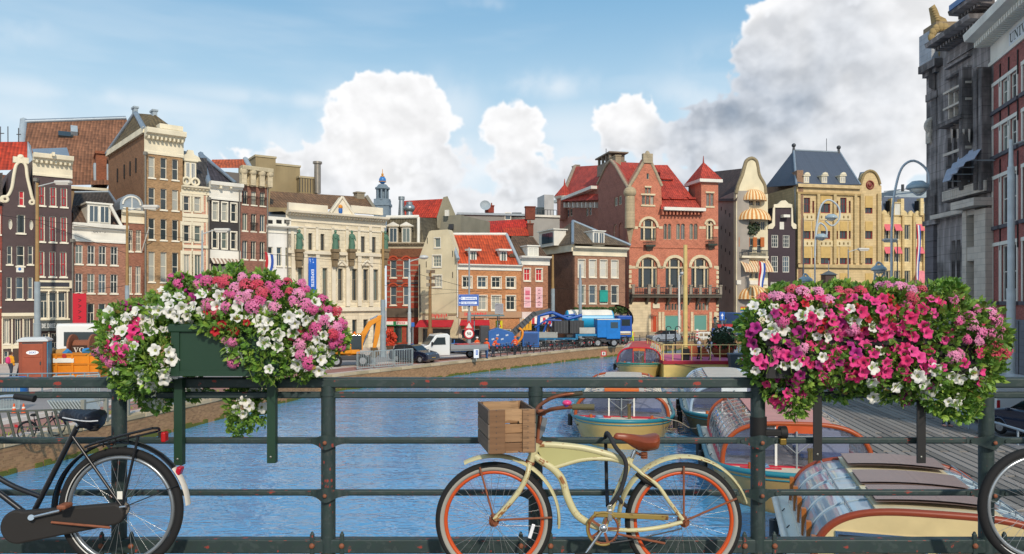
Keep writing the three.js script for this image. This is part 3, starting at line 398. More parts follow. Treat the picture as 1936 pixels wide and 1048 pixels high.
{ const h = row('flat_block', 'tan blank walled apartment block behind the cream hall', 483, 598, 18); const m = plaster(0x9a8a68);
  const b = (a, c, y, z, d) => { const u0 = h.U(a, z), u1 = h.U(c, z), v = h.Y(y, a, z); part(h.g, 'wall', [bx(u0, u1, -.3, v, z - d, z)], m); part(h.g, 'roof_edge', [bx(u0 - .1, u1 + .1, v, v + .25, z - d - .1, z + .1)], plaster(0xb5a888)); };
  b(483, 521, 296, 0, 9); b(521, 567, 312, -.6, 9); b(566, 600, 336, .6, 6); h.raw('stair_grille', [0, 1, 2, 3, 4, 5].map(i => bx(h.U(566 + i * 5, .65), h.U(567 + i * 5, .65), h.Y(364, 570), h.Y(338, 570), .65, .75)), M.dgrey);
  const ch = h.raw('flue', [cyl(h.at(600, 366, 1.5), h.at(600, 308, 1.5), .42, .42, 14), cyl(h.at(600, 310, 1.5), h.at(600, 306, 1.5), .6, .6, 14)], metal(0x9a9184, .35)); part(ch, 'flue_pipe', [cyl(h.at(604, 366, 1.6), h.at(604, 308, 1.6), .16)], metal(0x77706a)); }
{ const h = row('classical_hall', 'cream neoclassical hall with green bronze statues and central pediment', 543, 727, 0, { category: 'hall' }), cm = stone(0xd6cbb2), c2 = plaster(0xe0d6c0);
  const hi = [565, 587, 610, 638.6, 665, 686.5, 707], lo = [568, 590, 614, 643, 670, 691, 710];
  const vt = [h.Y(440, 565), h.Y(472, 565)], vl = [h.Y(506, 568), h.Y(569, 568)], vg = [h.Y(607, 568), h.Y(645, 568)];
  hi.forEach(p => h.win(p, 7.5, 0, 0, { rec: .2, st: 'v', pane: M.glassD, fr: plaster(0x6f675c), sill: 0 }, vt)); lo.forEach(p => h.win(p, 9.5, 0, 0, { rec: .25, st: 'T', pane: pick([M.glassD, M.glassG]), fr: plaster(0x857a68), sur: .12, trimM: cm }, vl)); lo.forEach(p => h.win(p, 9, 0, 0, { rec: .25, st: 'p', fr: plaster(0x857a68), pane: M.glassD }, vg));
  h.rect(543, 727, 412, cm, { depth: 10, side: plaster(0xb5ab9a) }); h.cornice(542, 728, 398, 418, c2, 1.0); h.band('parapet', 546, 620, 383, 398, .05, c2, { zb: -.4 }); h.band('parapet', 664, 724, 389, 403, .05, c2, { zb: -.4 });
  const ped = (a, b, y0, y1, z, zb) => { const u0 = h.U(a), u1 = h.U(b), v0 = h.Y(y0, a), v1 = h.Y(y1, (a + b) / 2), um = (u0 + u1) / 2; return [ext([[u0, v0], [u1, v0], [um, v1]], z - zb, [], zb), ...[[u0, u1 * 0 + um], [u1, um]].map(([x, y]) => { const g = cyl([x, v0, z], [y, v1, z], .16, .16, 6); return g; })]; };
  h.raw('pediment', ped(622, 665, 404, 374, .5, -.4), c2); h.raw('crest', [sph([...h.at(640, 400).slice(0, 2), .5], .35, [.7, 1.3, .6])], flat(0x2a62a8)); h.raw('crest_crown', [sph([...h.at(640, 393).slice(0, 2), .5], .25)], flat(0xd38a2c));
  h.band('string_course', 543, 727, 473, 479, .35, c2); h.band('string_course', 543, 727, 426, 429, .12, c2); h.band('base_ledge', 543, 727, 582, 590, .35, c2);
  for (const p of [553, 576, 599, 629, 656, 678, 700, 722]) { h.band('pilaster', p - 2.6, p + 2.6, 429, 473, .12, c2); h.band('pilaster', p - 3.4, p + 3.4, 479, 580, .28, c2); }
  for (const p of [643, 691]) h.raw('window_pediment', ped(p - 10, p + 10, 503, 494, .35, 0.002), c2);
  h.hull('roof', [[510, 392, -.5], [712, 400, -.5], [512, 362, -6], [696, 374, -6], [510, 392, -10], [712, 400, -10]], tiles(0x6f5236)); h.chimney(683, 14, 364, 385, -5, stone(0x8d8370), 0); h.hull('verge_coping', [[690, 372, -6], [696, 374, -6], [709, 399, -.5], [715, 400, -.5], [696, 370, -6.5], [714, 398, -1]], stone(0x8d8370));
  for (const p of [561, 629, 660, 723]) { // statues stand on brackets of the facade
    const u = h.U(p), v = h.Y(473, p) + .02; const s = tag(thing('statue', '', 'statue'), ({ 561: 'green bronze robed statue at the end of the hall facade beside the white house', 629: 'green bronze robed statue under the pediment of the cream hall, nearer the blue banner', 660: 'green bronze robed statue under the pediment of the cream hall, farther from the blue banner', 723: 'green bronze robed statue on the corner of the cream hall beside the red brick arches' })[p], 'statue', 'statues on the cream hall facade');
    s.position.set(h.A[0] + h.u[0] * u + h.n[0] * .62, h.Y0 + v, h.A[1] + h.u[1] * u + h.n[1] * .62); s.rotation.y = h.g.rotation.y;
    part(s, 'robe', [lathe([[.34, 0], [.36, .5], [.26, 1.0], [.33, 1.45], [.3, 1.65], [.1, 1.78]], 10), cyl([.25, 1.55, .1], [.34, 1.0, .25], .09, .07), cyl([-.25, 1.55, .1], [-.1, 1.2, .33], .09, .07), cyl([-.1, 0, .28], [.05, 1.0, .22], .07, .05), cyl([.15, 0, .26], [.12, 1.0, .2], .06, .05)], paint(0x4f7561, .7)); part(s, 'head', [sph([0, 1.93, .02], .15, [.9, 1.15, 1]), sph([0, 2.0, -.03], .15)], paint(0x4f7561, .7));
    h.raw('bracket', [bx(u - .42, u + .42, v - .3, v, .3, 1.05), bx(u - .34, u + .34, v - 1.1, v - .3, .3, .9), bx(u - .26, u + .26, v - 1.9, v - 1.1, .3, .7)], stone(0x7d6c52)); }
}
{ // blue banner on the hall
  const h = row('x', 'x', 543, 727); scene.remove(h.g); used['x'] = undefined; const u0 = h.U(583, .9), u1 = h.U(598, .9), y1 = h.Y(487, 590, .9), y0 = h.Y(572, 590, .9);
  const b = thing('banner', 'tall blue exhibition banner hanging on the cream hall', 'banner', [h.A[0] + h.u[0] * (u0 + u1) / 2 + h.n[0] * .9, h.Y0 + y0, h.A[1] + h.u[1] * (u0 + u1) / 2 + h.n[1] * .9], h.g.rotation.y); const w = u1 - u0, H = y1 - y0;
  part(b, 'cloth', [bx(-w / 2, w / 2, 0, H, -.02, 0)], flat(0x1d5cb8)); part(b, 'print', plate(w, H, [0, H / 2, .006]), canvasMat(128, 768, (c, cw, ch) => { c.fillStyle = '#1c5fbe'; c.fillRect(0, 0, cw, ch); c.fillStyle = '#cfe0ff'; for (let i = 0; i < 7; i++) { c.beginPath(); c.arc(22 + (i * 47) % 90, 18 + i * 13, 4 + i % 3 * 3, 0, 7); c.fill(); } c.save(); c.translate(44, 200); c.rotate(Math.PI / 2); c.fillStyle = '#f2f5ff'; c.font = 'bold 62px sans-serif'; c.fillText('EXPOSITIE', 0, 0, 400); c.restore(); c.lineWidth = 9; c.strokeStyle = '#dfe8ff'; for (const y of [650, 668, 686]) { c.beginPath(); c.ellipse(64, y, 34, 26, 0, 0, 7); c.stroke(); } }));
  part(b, 'pole', [cyl([0, H, -.9], [0, H, .05], .05), cyl([0, 0, -.9], [0, 0, .05], .05)], M.grey); }
{ // far church tower
  const D = 230, p = at(723, HZ, D), s = D / F, g = thing('church_tower', 'distant church tower with blue crown on top above the hall roof', 'tower', [p.x, 0, p.z]); const y = py => EY - (py - HZ) / F * D, m = stone(0x70808c);
  part(g, 'base', [box([0, (y(400) + y(378)) / 2 - 4, 0], [4.6, y(378) - y(400) + 8, 4.6]), box([0, y(388), 0], [5.2, .8, 5.2])], m); const cols = [];
  for (let i = 0; i < 8; i++) { const a = i / 8 * 6.283; cols.push(cyl([Math.cos(a) * 1.7, y(378), Math.sin(a) * 1.7], [Math.cos(a) * 1.7, y(357), Math.sin(a) * 1.7], .28)); } cols.forEach(c => part(g, 'column', c, m)); part(g, 'drum', [cyl([0, y(378), 0], [0, y(357), 0], .9, .9, 12)], m); part(g, 'cornice', [cyl([0, y(358), 0], [0, y(355), 0], 2.3, 2.3, 12), cyl([0, y(355), 0], [0, y(349), 0], 2.0, 1.2, 12), cyl([0, y(379), 0], [0, y(377), 0], 2.5, 2.5, 12)], m);
  part(g, 'crown', [sph([0, y(341), 0], 1.1, [1, 1.1, 1], 14)], flat(0x2d74b8, .4)); part(g, 'finial', [cyl([0, y(335), 0], [0, y(320), 0], .16, .08), sph([0, y(330), 0], .4), sph([0, y(334), 0], .65, [1, .5, 1]), tor([0, 0, 0], 1.1, .1).rotateX(1.57).translate(0, y(344), 0)], flat(0xc68a2e, .4)); }
for (const [px, y0, y1, w] of [[67.5, 340, 690, 'the black bell gable and the dark cornice house'], [136.8, 455, 690, 'the dark cornice house and the dormer house'], [274.5, 290, 620, 'the narrow house and the tall brown house'], [394.5, 376, 600, 'the pink trimmed house and the black house'], [452.6, 350, 600, 'the black house and the red brown brick house'], [505.5, 345, 600, 'the red brown brick house and the white house'], [543.6, 420, 640, 'the white house and the cream hall']]) { const D = LD(px) - .25, a = at(px, y0, D), b = at(px, y1, D); const g = thing('drainpipe', 'thin grey drainpipe between ' + w, 'drainpipe', [a.x, Yq, a.z], 0, 'drainpipes between the house fronts'); part(g, 'pipe', [cyl([0, 0, 0], [0, a.y - Yq, 0], .07), box([0, a.y - Yq, 0], [.3, .3, .3])], paint(0x77746c)); }
// middle rows
{ const h = new House('mansard_house', 'red and white striped brick house with grey mansard roof and arched windows', 735, 91, 793, 91); const c = [743.5, 768];
  const sm_ = brick(0xa44a33); h.row(c, 12, 492, 525, { rec: .2, st: 's', pane: M.glassB }); h.row(c, 12, 542, 577, { rec: .2, st: 's', pane: M.glassB });
  h.win(752, 15, 612, 648, { st: 'p', fr: paint(0x1d6a46), trim: 0 }); h.win(775, 14, 612, 648, { st: 'v', pane: M.glassD, fr: M.dgrey, trim: 0 });
  h.rect(731, 800, 468, brick(0x8a3d2c)); for (let i = 0; i < 9; i++) { const y = 490 + i * 10; for (const [a, b] of [[732, 737], [750, 761], [775, 792]]) h.band('stone_course', a, b, y, y + 3, .02, stone(0x93806f)); } for (const y of [489, 540]) for (const p of c) h.raw('brick_arch', ext([...seg(0, Math.PI, 10).map(a => [Math.cos(a) * .62, Math.sin(a) * .5]), ...seg(Math.PI, 0, 10).map(a => [Math.cos(a) * .42, Math.sin(a) * .3])], .1, [], 0).translate(h.U(p), h.Y(y + 2, p), .01), flat(0xb04a2c, .8));
  h.band('frieze', 731, 803, 470, 486, .08, brick(0x6b4632)); h.cornice(730, 804, 459, 470, stone(0xb5a88f), .6); h.band('shop_fascia', 731, 803, 583, 600, .15, stone(0x5e5347)); h.band('string_course', 731, 803, 534, 537, .1, M.dgrey);
  const sg = h.raw('shop_sign', [bx(h.U(731), h.U(771), h.Y(616, 740), h.Y(606, 740), .15, .3)], M.white); part(sg, 'lettering', plate(h.U(771) - h.U(731), h.Y(606, 740) - h.Y(616, 740), [(h.U(771) + h.U(731)) / 2, (h.Y(606, 740) + h.Y(616, 740)) / 2, .305]), canvasMat(256, 64, (x, w, q) => { x.fillStyle = '#e8e8e2'; x.fillRect(0, 0, w, q); x.fillStyle = '#c8202a'; x.fillRect(0, 0, w, 12); x.fillStyle = '#15804a'; x.fillRect(0, 52, w, 12); x.font = 'bold 36px sans-serif'; x.fillStyle = '#c8202a'; x.fillText('PIZZA', 130, 45); x.fillStyle = '#15804a'; x.fillRect(84, 10, 34, 44); }));
  h.hull('roof', [[729, 461, .1], [804, 462, .1], [732, 412, -1], [791, 411, -1], [729, 461, -10], [843, 462, -10], [732, 412, -9], [834, 414, -9]], tiles(0x57503f)); h.raw('roof_edge', [...poly([h.at(730, 411, -.9), h.at(792, 410, -.9)], .25), ...poly([h.at(791, 411, -.9), h.at(791, 462, .1)], .2)], M.white);
  for (const p of c) { h.dormer(p, 18, 429, 461, .35, stone(0xbfb59f), { d: 1.6, pane: p < 750 ? M.glassB : M.glassG }); h.raw('dormer_pediment', ext([[-1, 0], [1, 0], [0, .55]], .3, [], 0).translate(h.U(p, .35), h.Y(428, p, .35), .2), M.white); }
  for (const [p, t] of [[759, 374], [774, 384]]) h.raw('flue', [cyl(h.at(p, 410, -3), h.at(p, t, -3), .45, .3, 10), cyl(h.at(p, t + 4, -3), h.at(p, t - 2, -3), .4, .4, 10), ...(p > 765 ? [sph(h.at(p, 394, -3), .7, [1, .8, 1])] : [])], metal(0x9ba3a6, .35)); }
{ const h = new House('gable_house', 'orange red roofed house with grey gable end behind the flue pipes', 765, 100, 827, 98), u = h.U(827); h.rect(765, 871, 412, plaster(0x8b8878)); h.hull('roof', [[761, 410, .3], [824, 412, .3], [764, 380, -3], [838, 376, -3], [761, 410, -8], [868, 430, -8]], tiles(0xbb3a22)); 
  h.hull('gable_wall', [[826, 432, .4], [872, 432, -3], [838, 373, .3], [846, 371, -.2], [870, 428, -3.2], [826, 410, .4], [838, 373, -1.5], [872, 440, -4]], plaster(0x9c9680)); h.raw('window', [box(h.at(845, 403, .6), [.5, .8, .3])], M.white); h.raw('window', [box(h.at(853, 429, .3), [.6, .7, .3])], M.dgrey); }
{ const h = new House('orange_roof_house', 'brick house with bright orange tiled roof and two white dormers', 867, 86, 985, 89.5); const c = [883, 911.6, 938, 965.6], z = h.zAt(850), zb = h.zAt(800);
  h.row(c, 18, 523, 544, { st: 'x', sur: .08 }); h.row(c, 18, 559, 587, { st: 'x', sur: .08 }); h.win(892, 40, 622, 650, { st: 'p', pane: M.glassD, trim: 0 }); h.win(945, 44, 622, 650, { st: 'x', pane: M.glassG, trim: 0 });
  h.rect(867, 985, 505, brick(0xa8764f), { depth: 8 }); h.cornice(866, 985, 499, 510, M.white, .45, false); 
  h.hull('roof', [[866, 500, .3], [986, 503, .3], [850, 443, z], [957, 443, z], [866, 500, z * 1.9], [986, 503, z * 1.9]], tiles(0xc4502a)); h.raw('ridge_cap', poly([h.at(850, 443, z), h.at(957, 443, z)], .2), M.white); h.raw('verge_flashing', [...poly([h.at(957, 443, z), h.at(984, 501, .3)], .22), ...poly([h.at(850, 443, z), h.at(866, 490, .5)], .22)], M.zinc);
  for (const p of [894.5, 952]) { h.dormer(p, 13, 474, 498, -.2, M.white, { n: 1, d: 2.5, pane: M.glassG }); h.raw('dormer_cornice', [box(h.at(p, 473, -.1), [1.7, .22, 1])], M.white); }
  h.band('shop_fascia', 867, 985, 590, 602, .2, plaster(0xb89272)); const sg = canvasMat(256, 32, (x, w, q) => { x.fillStyle = '#b99374'; x.fillRect(0, 0, w, q); x.fillStyle = '#e0242e'; x.font = 'bold 26px sans-serif'; for (let i = 0; i < 13; i++) x.fillRect(6 + i * 19, 8 + (i % 3) * 2, 9 + (i * 5) % 6, 18 - (i % 2) * 4); }); h.raw('lettering', plate(h.U(920) - h.U(876), .75, [(h.U(876) + h.U(920)) / 2, h.Y(594, 890), .21]), sg);
  const A = h.raw('awning', hull([h.at(872, 605, .25), h.at(925, 605, .25), h.at(869, 614, 1.6), h.at(926, 614, 1.6), h.at(869, 616, 1.6), h.at(926, 616, 1.6), h.at(872, 607, .25), h.at(925, 607, .25)]), paint(0xb81f2c, .8)); h.band('shop_base', 867, 985, 650, 660, .1, M.dgrey); for (const p of [868.5, 916, 921, 984]) h.band('shop_pilaster', p - 2, p + 2, 602, 655, .12, plaster(0xc9b9a4)); }
{ const h = new House('beige_gable_house', 'beige plastered gable end with pointed top and red shop awning', 791, 88, 867, 86.05); const m = plaster(0xd2c6a6);
  h.win(827, 11, 450, 468, { st: 'p', pane: M.glassG, sur: .06, trimM: M.white }); h.win(826, 16, 483, 505, { st: 'g', sur: .08, trimM: M.white }); h.win(827, 16, 521, 543, { st: 'g', sur: .08, trimM: M.white });
  h.win(825, 52, 622, 655, { st: 'p', pane: M.glassD, fr: M.dgrey, trim: 0 });
  h.wall([[791, 660], [791, 491], [811, 438], [815, 436], [846, 434], [848, 438], [864, 485], [867, 488], [867, 660]], m, { depth: 1.2 }); h.raw('drainpipe', poly([h.at(793, 500, .1), h.at(794, 600, .1)], .08), M.dgrey); h.raw('drainpipe', poly([h.at(865, 490, .1), h.at(865, 600, .1)], .08), M.white); h.band('ledge', 793, 863, 592, 595, .15, stone(0xa09476));
  h.raw('anchor_iron', [[806, 500], [856, 480], [856, 520], [808, 455]].map(([p, y]) => box([...h.at(p, y).slice(0, 2), .03], [.06, .7, .05])), M.dark);
  const A = h.raw('awning', hull([h.at(793, 605, .2), h.at(858, 605, .2), h.at(785, 617, 2.2), h.at(853, 617, 2.2), h.at(785, 619, 2.2), h.at(853, 619, 2.2), h.at(793, 607, .2), h.at(858, 607, .2)]), paint(0xb81f2c, .8)); const sg = canvasMat(256, 40, (x, w, q) => { x.fillStyle = '#b5a88a'; x.fillRect(0, 0, w, q); x.fillStyle = '#d8222c'; x.font = 'bold 32px sans-serif'; for (let i = 0; i < 10; i++) x.fillRect(6 + i * 24, 8 + (i % 3) * 3, 10 + (i * 7) % 8, 24 - (i % 2) * 6); }); h.raw('lettering', plate(h.U(848) - h.U(817), .7, [(h.U(848) + h.U(817)) / 2, h.Y(597, 830), .16]), sg); }
{ const h = new House('pink_panel_house', 'narrow brick house with red lit windows and tall pink panels', 985, 89.6, 1036, 91); h.row([996.5, 1019], 12, 508, 531, { st: 'x', pane: M.redw, sur: .08 });
  h.rect(985, 1036, 492, brick(0x94684f)); h.cornice(983, 1038, 484, 501, M.white, .7, false);
  const cv = n => canvasMat(128, 384, (x, w, q) => { x.fillStyle = '#e7b3b8'; x.fillRect(0, 0, w, q); x.strokeStyle = '#f4e4e2'; x.lineWidth = 10; x.strokeRect(4, 4, w - 8, q - 8); x.strokeStyle = x.fillStyle = '#5a2a30'; x.lineWidth = 9; if (n) for (const [y, k] of [[85, 0], [200, 1], [310, 0]]) { x.beginPath(); if (k) { x.moveTo(50, y - 24); x.lineTo(80, y + 24); x.moveTo(80, y - 24); x.lineTo(50, y + 24); x.stroke(); } else { x.ellipse(64, y, 22, 38, 0, .5, 2.6); x.stroke(); x.beginPath(); x.ellipse(64, y, 22, 38, 0, 3.6, 5.8); x.stroke(); } } else { x.fillStyle = '#d76c80'; x.fillRect(20, 60, 88, 90); x.fillRect(20, 190, 88, 40); } });
  [997, 1019].forEach((p, i) => { const w = h.U(p + 6.5) - h.U(p - 6.5), v1 = h.Y(543, p), v0 = h.Y(582, p), u = h.U(p); const k = h.raw('panel', [bx(u - w / 2, u + w / 2, v0, v1, 0.002, .06)], paint(0xe2a9b0)); part(k, 'print', plate(w * .94, (v1 - v0) * .96, [u, (v0 + v1) / 2, .066]), cv(i)); });
  h.band('shop_fascia', 985, 1036, 590, 612, .3, paint(0xd9c8c0)); h.win(1012, 40, 614, 655, { st: 'x', nohole: 1, rec: -.1, pane: M.glassG, trim: 0 });
  const st = []; for (let i = 0; i < 10; i++) st.push([i % 2, hull([h.at(990 + i * 5.2, 601, .35), h.at(995.2 + i * 5.2, 601, .35), h.at(990 + i * 5.2, 612, 1.5), h.at(995.2 + i * 5.2, 612, 1.5), h.at(990 + i * 5.2, 602, .35), h.at(995.2 + i * 5.2, 613.5, 1.5)])]); const A = h.raw('awning', st.filter(s => s[0]).map(s => s[1]), paint(0xc22630)); part(A, 'awning_stripe', st.filter(s => !s[0]).map(s => s[1]), M.white);
  h.hull('roof', [[963, 486, -.2], [1037, 487, -.2], [967, 446, -4], [1008, 448, -4], [963, 486, -9], [1037, 487, -9]], tiles(0x55412f)); h.dormer(1008, 21, 466, 487, .1, M.white, { d: 2, pane: M.curtain2 }); }
{ const h = new House('corner_house', 'brick corner house with brown hipped roof and green garland above shop', 1086.5, 96, 1182, 99), c = [1099.5, 1120.5, 1141, 1162], zb = h.zAt(1022);
  h.row(c, 13, 491, 524, { st: 's', pane: M.curtain2, sur: .07 }); h.row(c, 13, 540, 574, { st: 's', sur: .07 }); h.win(1134, 80, 606, 650, { st: 'x', pane: M.glassD, trim: 0 });
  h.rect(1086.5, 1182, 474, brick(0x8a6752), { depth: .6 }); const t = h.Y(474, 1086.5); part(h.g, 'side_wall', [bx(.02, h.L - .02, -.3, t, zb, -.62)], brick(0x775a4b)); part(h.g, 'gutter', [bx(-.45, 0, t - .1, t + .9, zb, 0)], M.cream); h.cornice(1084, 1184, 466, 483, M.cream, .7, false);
  part(h.g, 'roof', hull([[-.6, t + .85, zb], [-.6, t + .85, .6], [h.L + .5, t + .85, .6], [h.L + .5, t + .85, zb], h.at(1083, 418, -4.5), [h.L * .4, h.at(1083, 418, -4.5)[1], zb + 4]]), tiles(0x5d5040)); h.raw('hip_flashing', [...poly([h.at(1083, 418, -4.5), [-.6, t + .9, .6]], .2), ...poly([h.at(1083, 418, -4.5), [h.L + .5, t + .9, .6]], .2)], M.lead);
  h.dormer(1132, 22, 438, 465, .2, M.white, { d: 3, n: 2, pane: M.glassB }); part(h.g, 'dormer', [bx(-1.2, .6, t + .9, t + 3.0, zb + 2, zb * .35), bx(-1.4, .8, t + 3.0, t + 3.15, zb + 1.8, zb * .35 + .2)], M.white); part(h.g, 'pane', [0, 1, 2, 3, 4].map(i => { const z = zb + 3 + i * (zb * -.65 - 3.5) / 5; return bx(-1.25, -1.2, t + 1.3, t + 2.7, z, z + .9); }), M.glassB);
  h.band('shop_fascia', 1086.5, 1182, 590, 602, .35, plaster(0x9e927c)); const iv = []; for (let i = 0; i < 240; i++) iv.push(sph([rr(-.3, h.L), h.Y(586, 1100) + rr(-.4, .3), rr(.3, .7)], rr(.12, .25), [1, .8, 1], 5)); const iw = h.raw('garland', iv, paint(0x33491f, .9)); h.raw('shutter', [bx(h.U(1133), h.U(1148), h.Y(571, 1140), h.Y(549, 1140), .05, .2)], paint(0x1f9a8c)); }
{ // roofs and flat blocks further behind
  const h = new House('flat_roofed_building', 'low grey flat roofed building behind the orange roofs', 866, 120, 1000, 122); h.rect(864, 1000, 404, plaster(0x8d8c86)); h.band('roof_edge', 864, 1000, 402, 406, .3, M.zinc); h.win(960, 12, 402, 416, { nohole: 1, st: 'p', pane: M.glassB, rec: -.1 }); h.hull('skylight', [[968, 402, 0], [986, 402, 0], [988, 416, 0], [966, 416, 0], [970, 402, -2], [985, 402, -2]], M.glassD); h.chimney(926, 16, 388, 402, -3, brick(0x7c3428), 2); h.raw('satellite_dish', [lathe([[0, 0], [.6, .1], [.9, .35]], 16).rotateX(1.2).translate(...h.at(917, 390, -2)), cyl(h.at(917, 402, -2), h.at(917, 391, -2), .06)], M.zinc);
  const g = new House('red_roof_house', 'long dark red tiled roof behind the orange roofed house', 910, 112, 998, 113); g.rect(846, 1000, 440, plaster(0x7a6f64)); g.hull('roof', [[844, 440, .2], [1000, 442, .2], [913, 419, -4], [996, 414, -4], [844, 440, -8], [1000, 442, -8]], tiles(0xa82a1c)); g.hull('roof', [[850, 443, 3], [900, 443, 3], [850, 432, 0], [900, 430, 0], [850, 443, -3], [900, 443, -3]], tiles(0xb8301c)); g.hull('roof', [[948, 446, 3], [1000, 446, 3], [952, 431, 0], [998, 430, 0], [948, 446, -3], [1000, 446, -3]], tiles(0xcc421c)); g.chimney(907, 14, 422, 442, 1.5, plaster(0x8d867a), 3); g.chimney(1003, 11, 422, 446, 1, brick(0x6b3a2c), 1); g.chimney(1003, 18, 390, 415, -3, brick(0x6b3a2c), 0);
  const k = new House('roof_terrace', 'grey attic storey with roof terrace beside the big red roof', 1012, 125, 1052, 126); k.rect(1000, 1058, 408, plaster(0xa5a49f)); k.band('roof_edge', 1000, 1058, 406, 410, .3, M.white); k.raw('penthouse', [bx(k.U(1029, -3), k.U(1047, -3), k.Y(408, 1030, -3), k.Y(368, 1030, -3), -7, -3)], plaster(0xb5b6b6)); k.raw('pane', [bx(k.U(1014, -2), k.U(1029, -2), k.Y(406, 1020, -2), k.Y(392, 1020, -2), -4, -2)], M.glassD); k.raw('terrace_railing', [bx(k.U(1012), k.U(1052), k.Y(397, 1020), k.Y(396, 1020), .05, .12), ...seg(1012, 1052, 8).map(p => bx(k.U(p) - .04, k.U(p) + .04, k.Y(407, 1020), k.Y(397, 1020), .06, .11))], M.dgrey); }
// ---------- the big red brick building, the houses beside it and the stone row on the opposite bank ----------
function absorb(h, k) { scene.updateMatrixWorld(true); [...k.g.children].forEach(c => h.g.attach(c)); scene.remove(k.g); }
const sub = (a, Da, b, Db, o) => { const k = new House('wing', '', a, Da, b, Db, o); used.wing = undefined; return k; };
{
  const h = new House('red_brick_building', 'large red brick building with red tiled roofs, pointed gables and corner turret', 1190, 108, 1358, 111, { category: 'building' });
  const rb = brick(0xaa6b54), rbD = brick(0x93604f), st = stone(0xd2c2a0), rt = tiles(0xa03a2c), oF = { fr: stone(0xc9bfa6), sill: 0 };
  const pairW = (a, b, yt, yb, n, o = {}) => { const w = (b - a) / n; for (let i = 0; i < n; i++) h.win(a + (i + .5) * w, w * .8, yt, yb, { ...oF, st: 'v', rec: .2, ...o }); };
  h.win(1225, 5, 328, 339, { ...oF, st: 'p' }); pairW(1219, 1231, 355, 366, 2); pairW(1213, 1237, 370, 387, 3);
  pairW(1254, 1270, 423, 453, 2, { arch: 1, sur: 0 }); pairW(1278, 1296, 423, 453, 2, { arch: 1 }); pairW(1303, 1320, 423, 453, 2, { arch: 1 }); pairW(1335, 1350, 366, 390, 2);
  const big = (p, r, y, yb, hr) => { h.win(p, r * 2, y - r, yb, { arch: 1, fr: st, st: 'p', rec: .3, pane: M.glassD, sill: 0 }); const u = h.U(p), v = h.Y(y, p), rr_ = h.U(p + r) - h.U(p), ro = rr_ * hr; h.raw('stone_arch', ext([...seg(0, Math.PI, 16).map(a => [Math.cos(a) * ro, Math.sin(a) * ro]), ...seg(Math.PI, 0, 16).map(a => [Math.cos(a) * rr_, Math.sin(a) * rr_])], .16, [], .002).translate(u, v, 0), st); 
    const vb = h.Y(yb, p), g = [], gr = [], w = rr_; g.push(bx(u - w, u + w, v - .12, v + .12, -.3, -.1)); for (const k of [-.5, .5]) { g.push(bx(u + k * w - .12, u + k * w + .12, vb, v + rr_ * .8, -.28, -.12)); gr.push(bx(u + k * w * 1.5 - .09, u + k * w * 1.5 + .09, v + .12, v + rr_ * .55, -.29, -.11)); } h.raw('mullion', g, st); h.raw('brick_mullion', gr, rb); for (let i = 0; i < 9; i++) { const a = (i + .5) / 9 * Math.PI; } };
  big(1226, 15, 430, 455, 1.28); big(1342, 7, 425, 453, 1.5); big(1225, 18, 506, 545, 1.3); big(1275.5, 17, 506, 545, 1.3); big(1324, 17, 506, 545, 1.3);
  pairW(1198, 1222, 574, 586, 5, { st: 'p' }); pairW(1257, 1293, 574, 587, 6, { st: 'p' }); pairW(1314, 1341, 573, 587, 4, { st: 'p' });
  h.win(1209, 20, 594, 634, { arch: 1, pane: flat(0xc2491c, .5), fr: flat(0x9a3d18), st: 'v', trim: 0 }); h.win(1238.5, 9, 597, 630, { pane: flat(0xb8421c, .5), st: 'p', fr: st, trim: 0 }); h.win(1273, 32, 596, 626, { pane: flat(0x5f9a90, .2), st: 'p', trim: 0, fr: st }); h.win(1325, 26, 595, 626, { pane: flat(0x6a9d92, .2), st: 'p', trim: 0, fr: st });
  h.wall([[1190, 650], [1190, 352], [1222, 297], [1225, 297], [1250, 350], [1252, 398], [1326, 398], [1326, 341], [1358, 341], [1358, 650]], rb, { depth: 2 });
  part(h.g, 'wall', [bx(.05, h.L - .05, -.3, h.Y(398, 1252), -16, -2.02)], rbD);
  h.band('stone_base', 1190, 1230, 571, 640, .1, st, { zb: .06 }); for (const p of [1228, 1247, 1253, 1294, 1308, 1343, 1352]) h.band('stone_pier', p - 2.4, p + 2.4, 590, 640, .14, st, { zb: .01 }); for (const [y0, y1] of [[428, 433], [503, 508]]) { for (const [a, b] of [[1190, 1206], [1246, 1253], [1322, 1334], [1350, 1358]].concat(y0 > 500 ? [[1246, 1256]] : [])) h.band('stone_band', a, b, y0, y1, .06, st, { zb: .01 }); } h.band('string_course', 1190, 1358, 466, 468, .12, rb, { zb: .01 }); h.band('plinth', 1190, 1358, 628, 641, .16, stone(0xa99a80), { zb: .012 });
  const qu = []; for (let i = 0; i < 14; i++) for (const p of [1191.5, 1356.5]) { const v = h.Y(505 + i * 9, 1190); qu.push(bx(h.U(p) - .2, h.U(p) + .2, v - .25, v + .25, .01, .07)); } h.raw('quoin', qu, st);
  const bu0 = h.U(1190), bu1 = h.U(1358), bv = h.Y(563, 1190), bt = h.Y(543, 1190), bm = stone(0x5c564b); h.raw('balcony', [bx(bu0, bu1, bv, bv + .35, .02, 1.1), bx(bu0, bu1, bv + .35, bv + .5, .02, 1.25)], bm); 
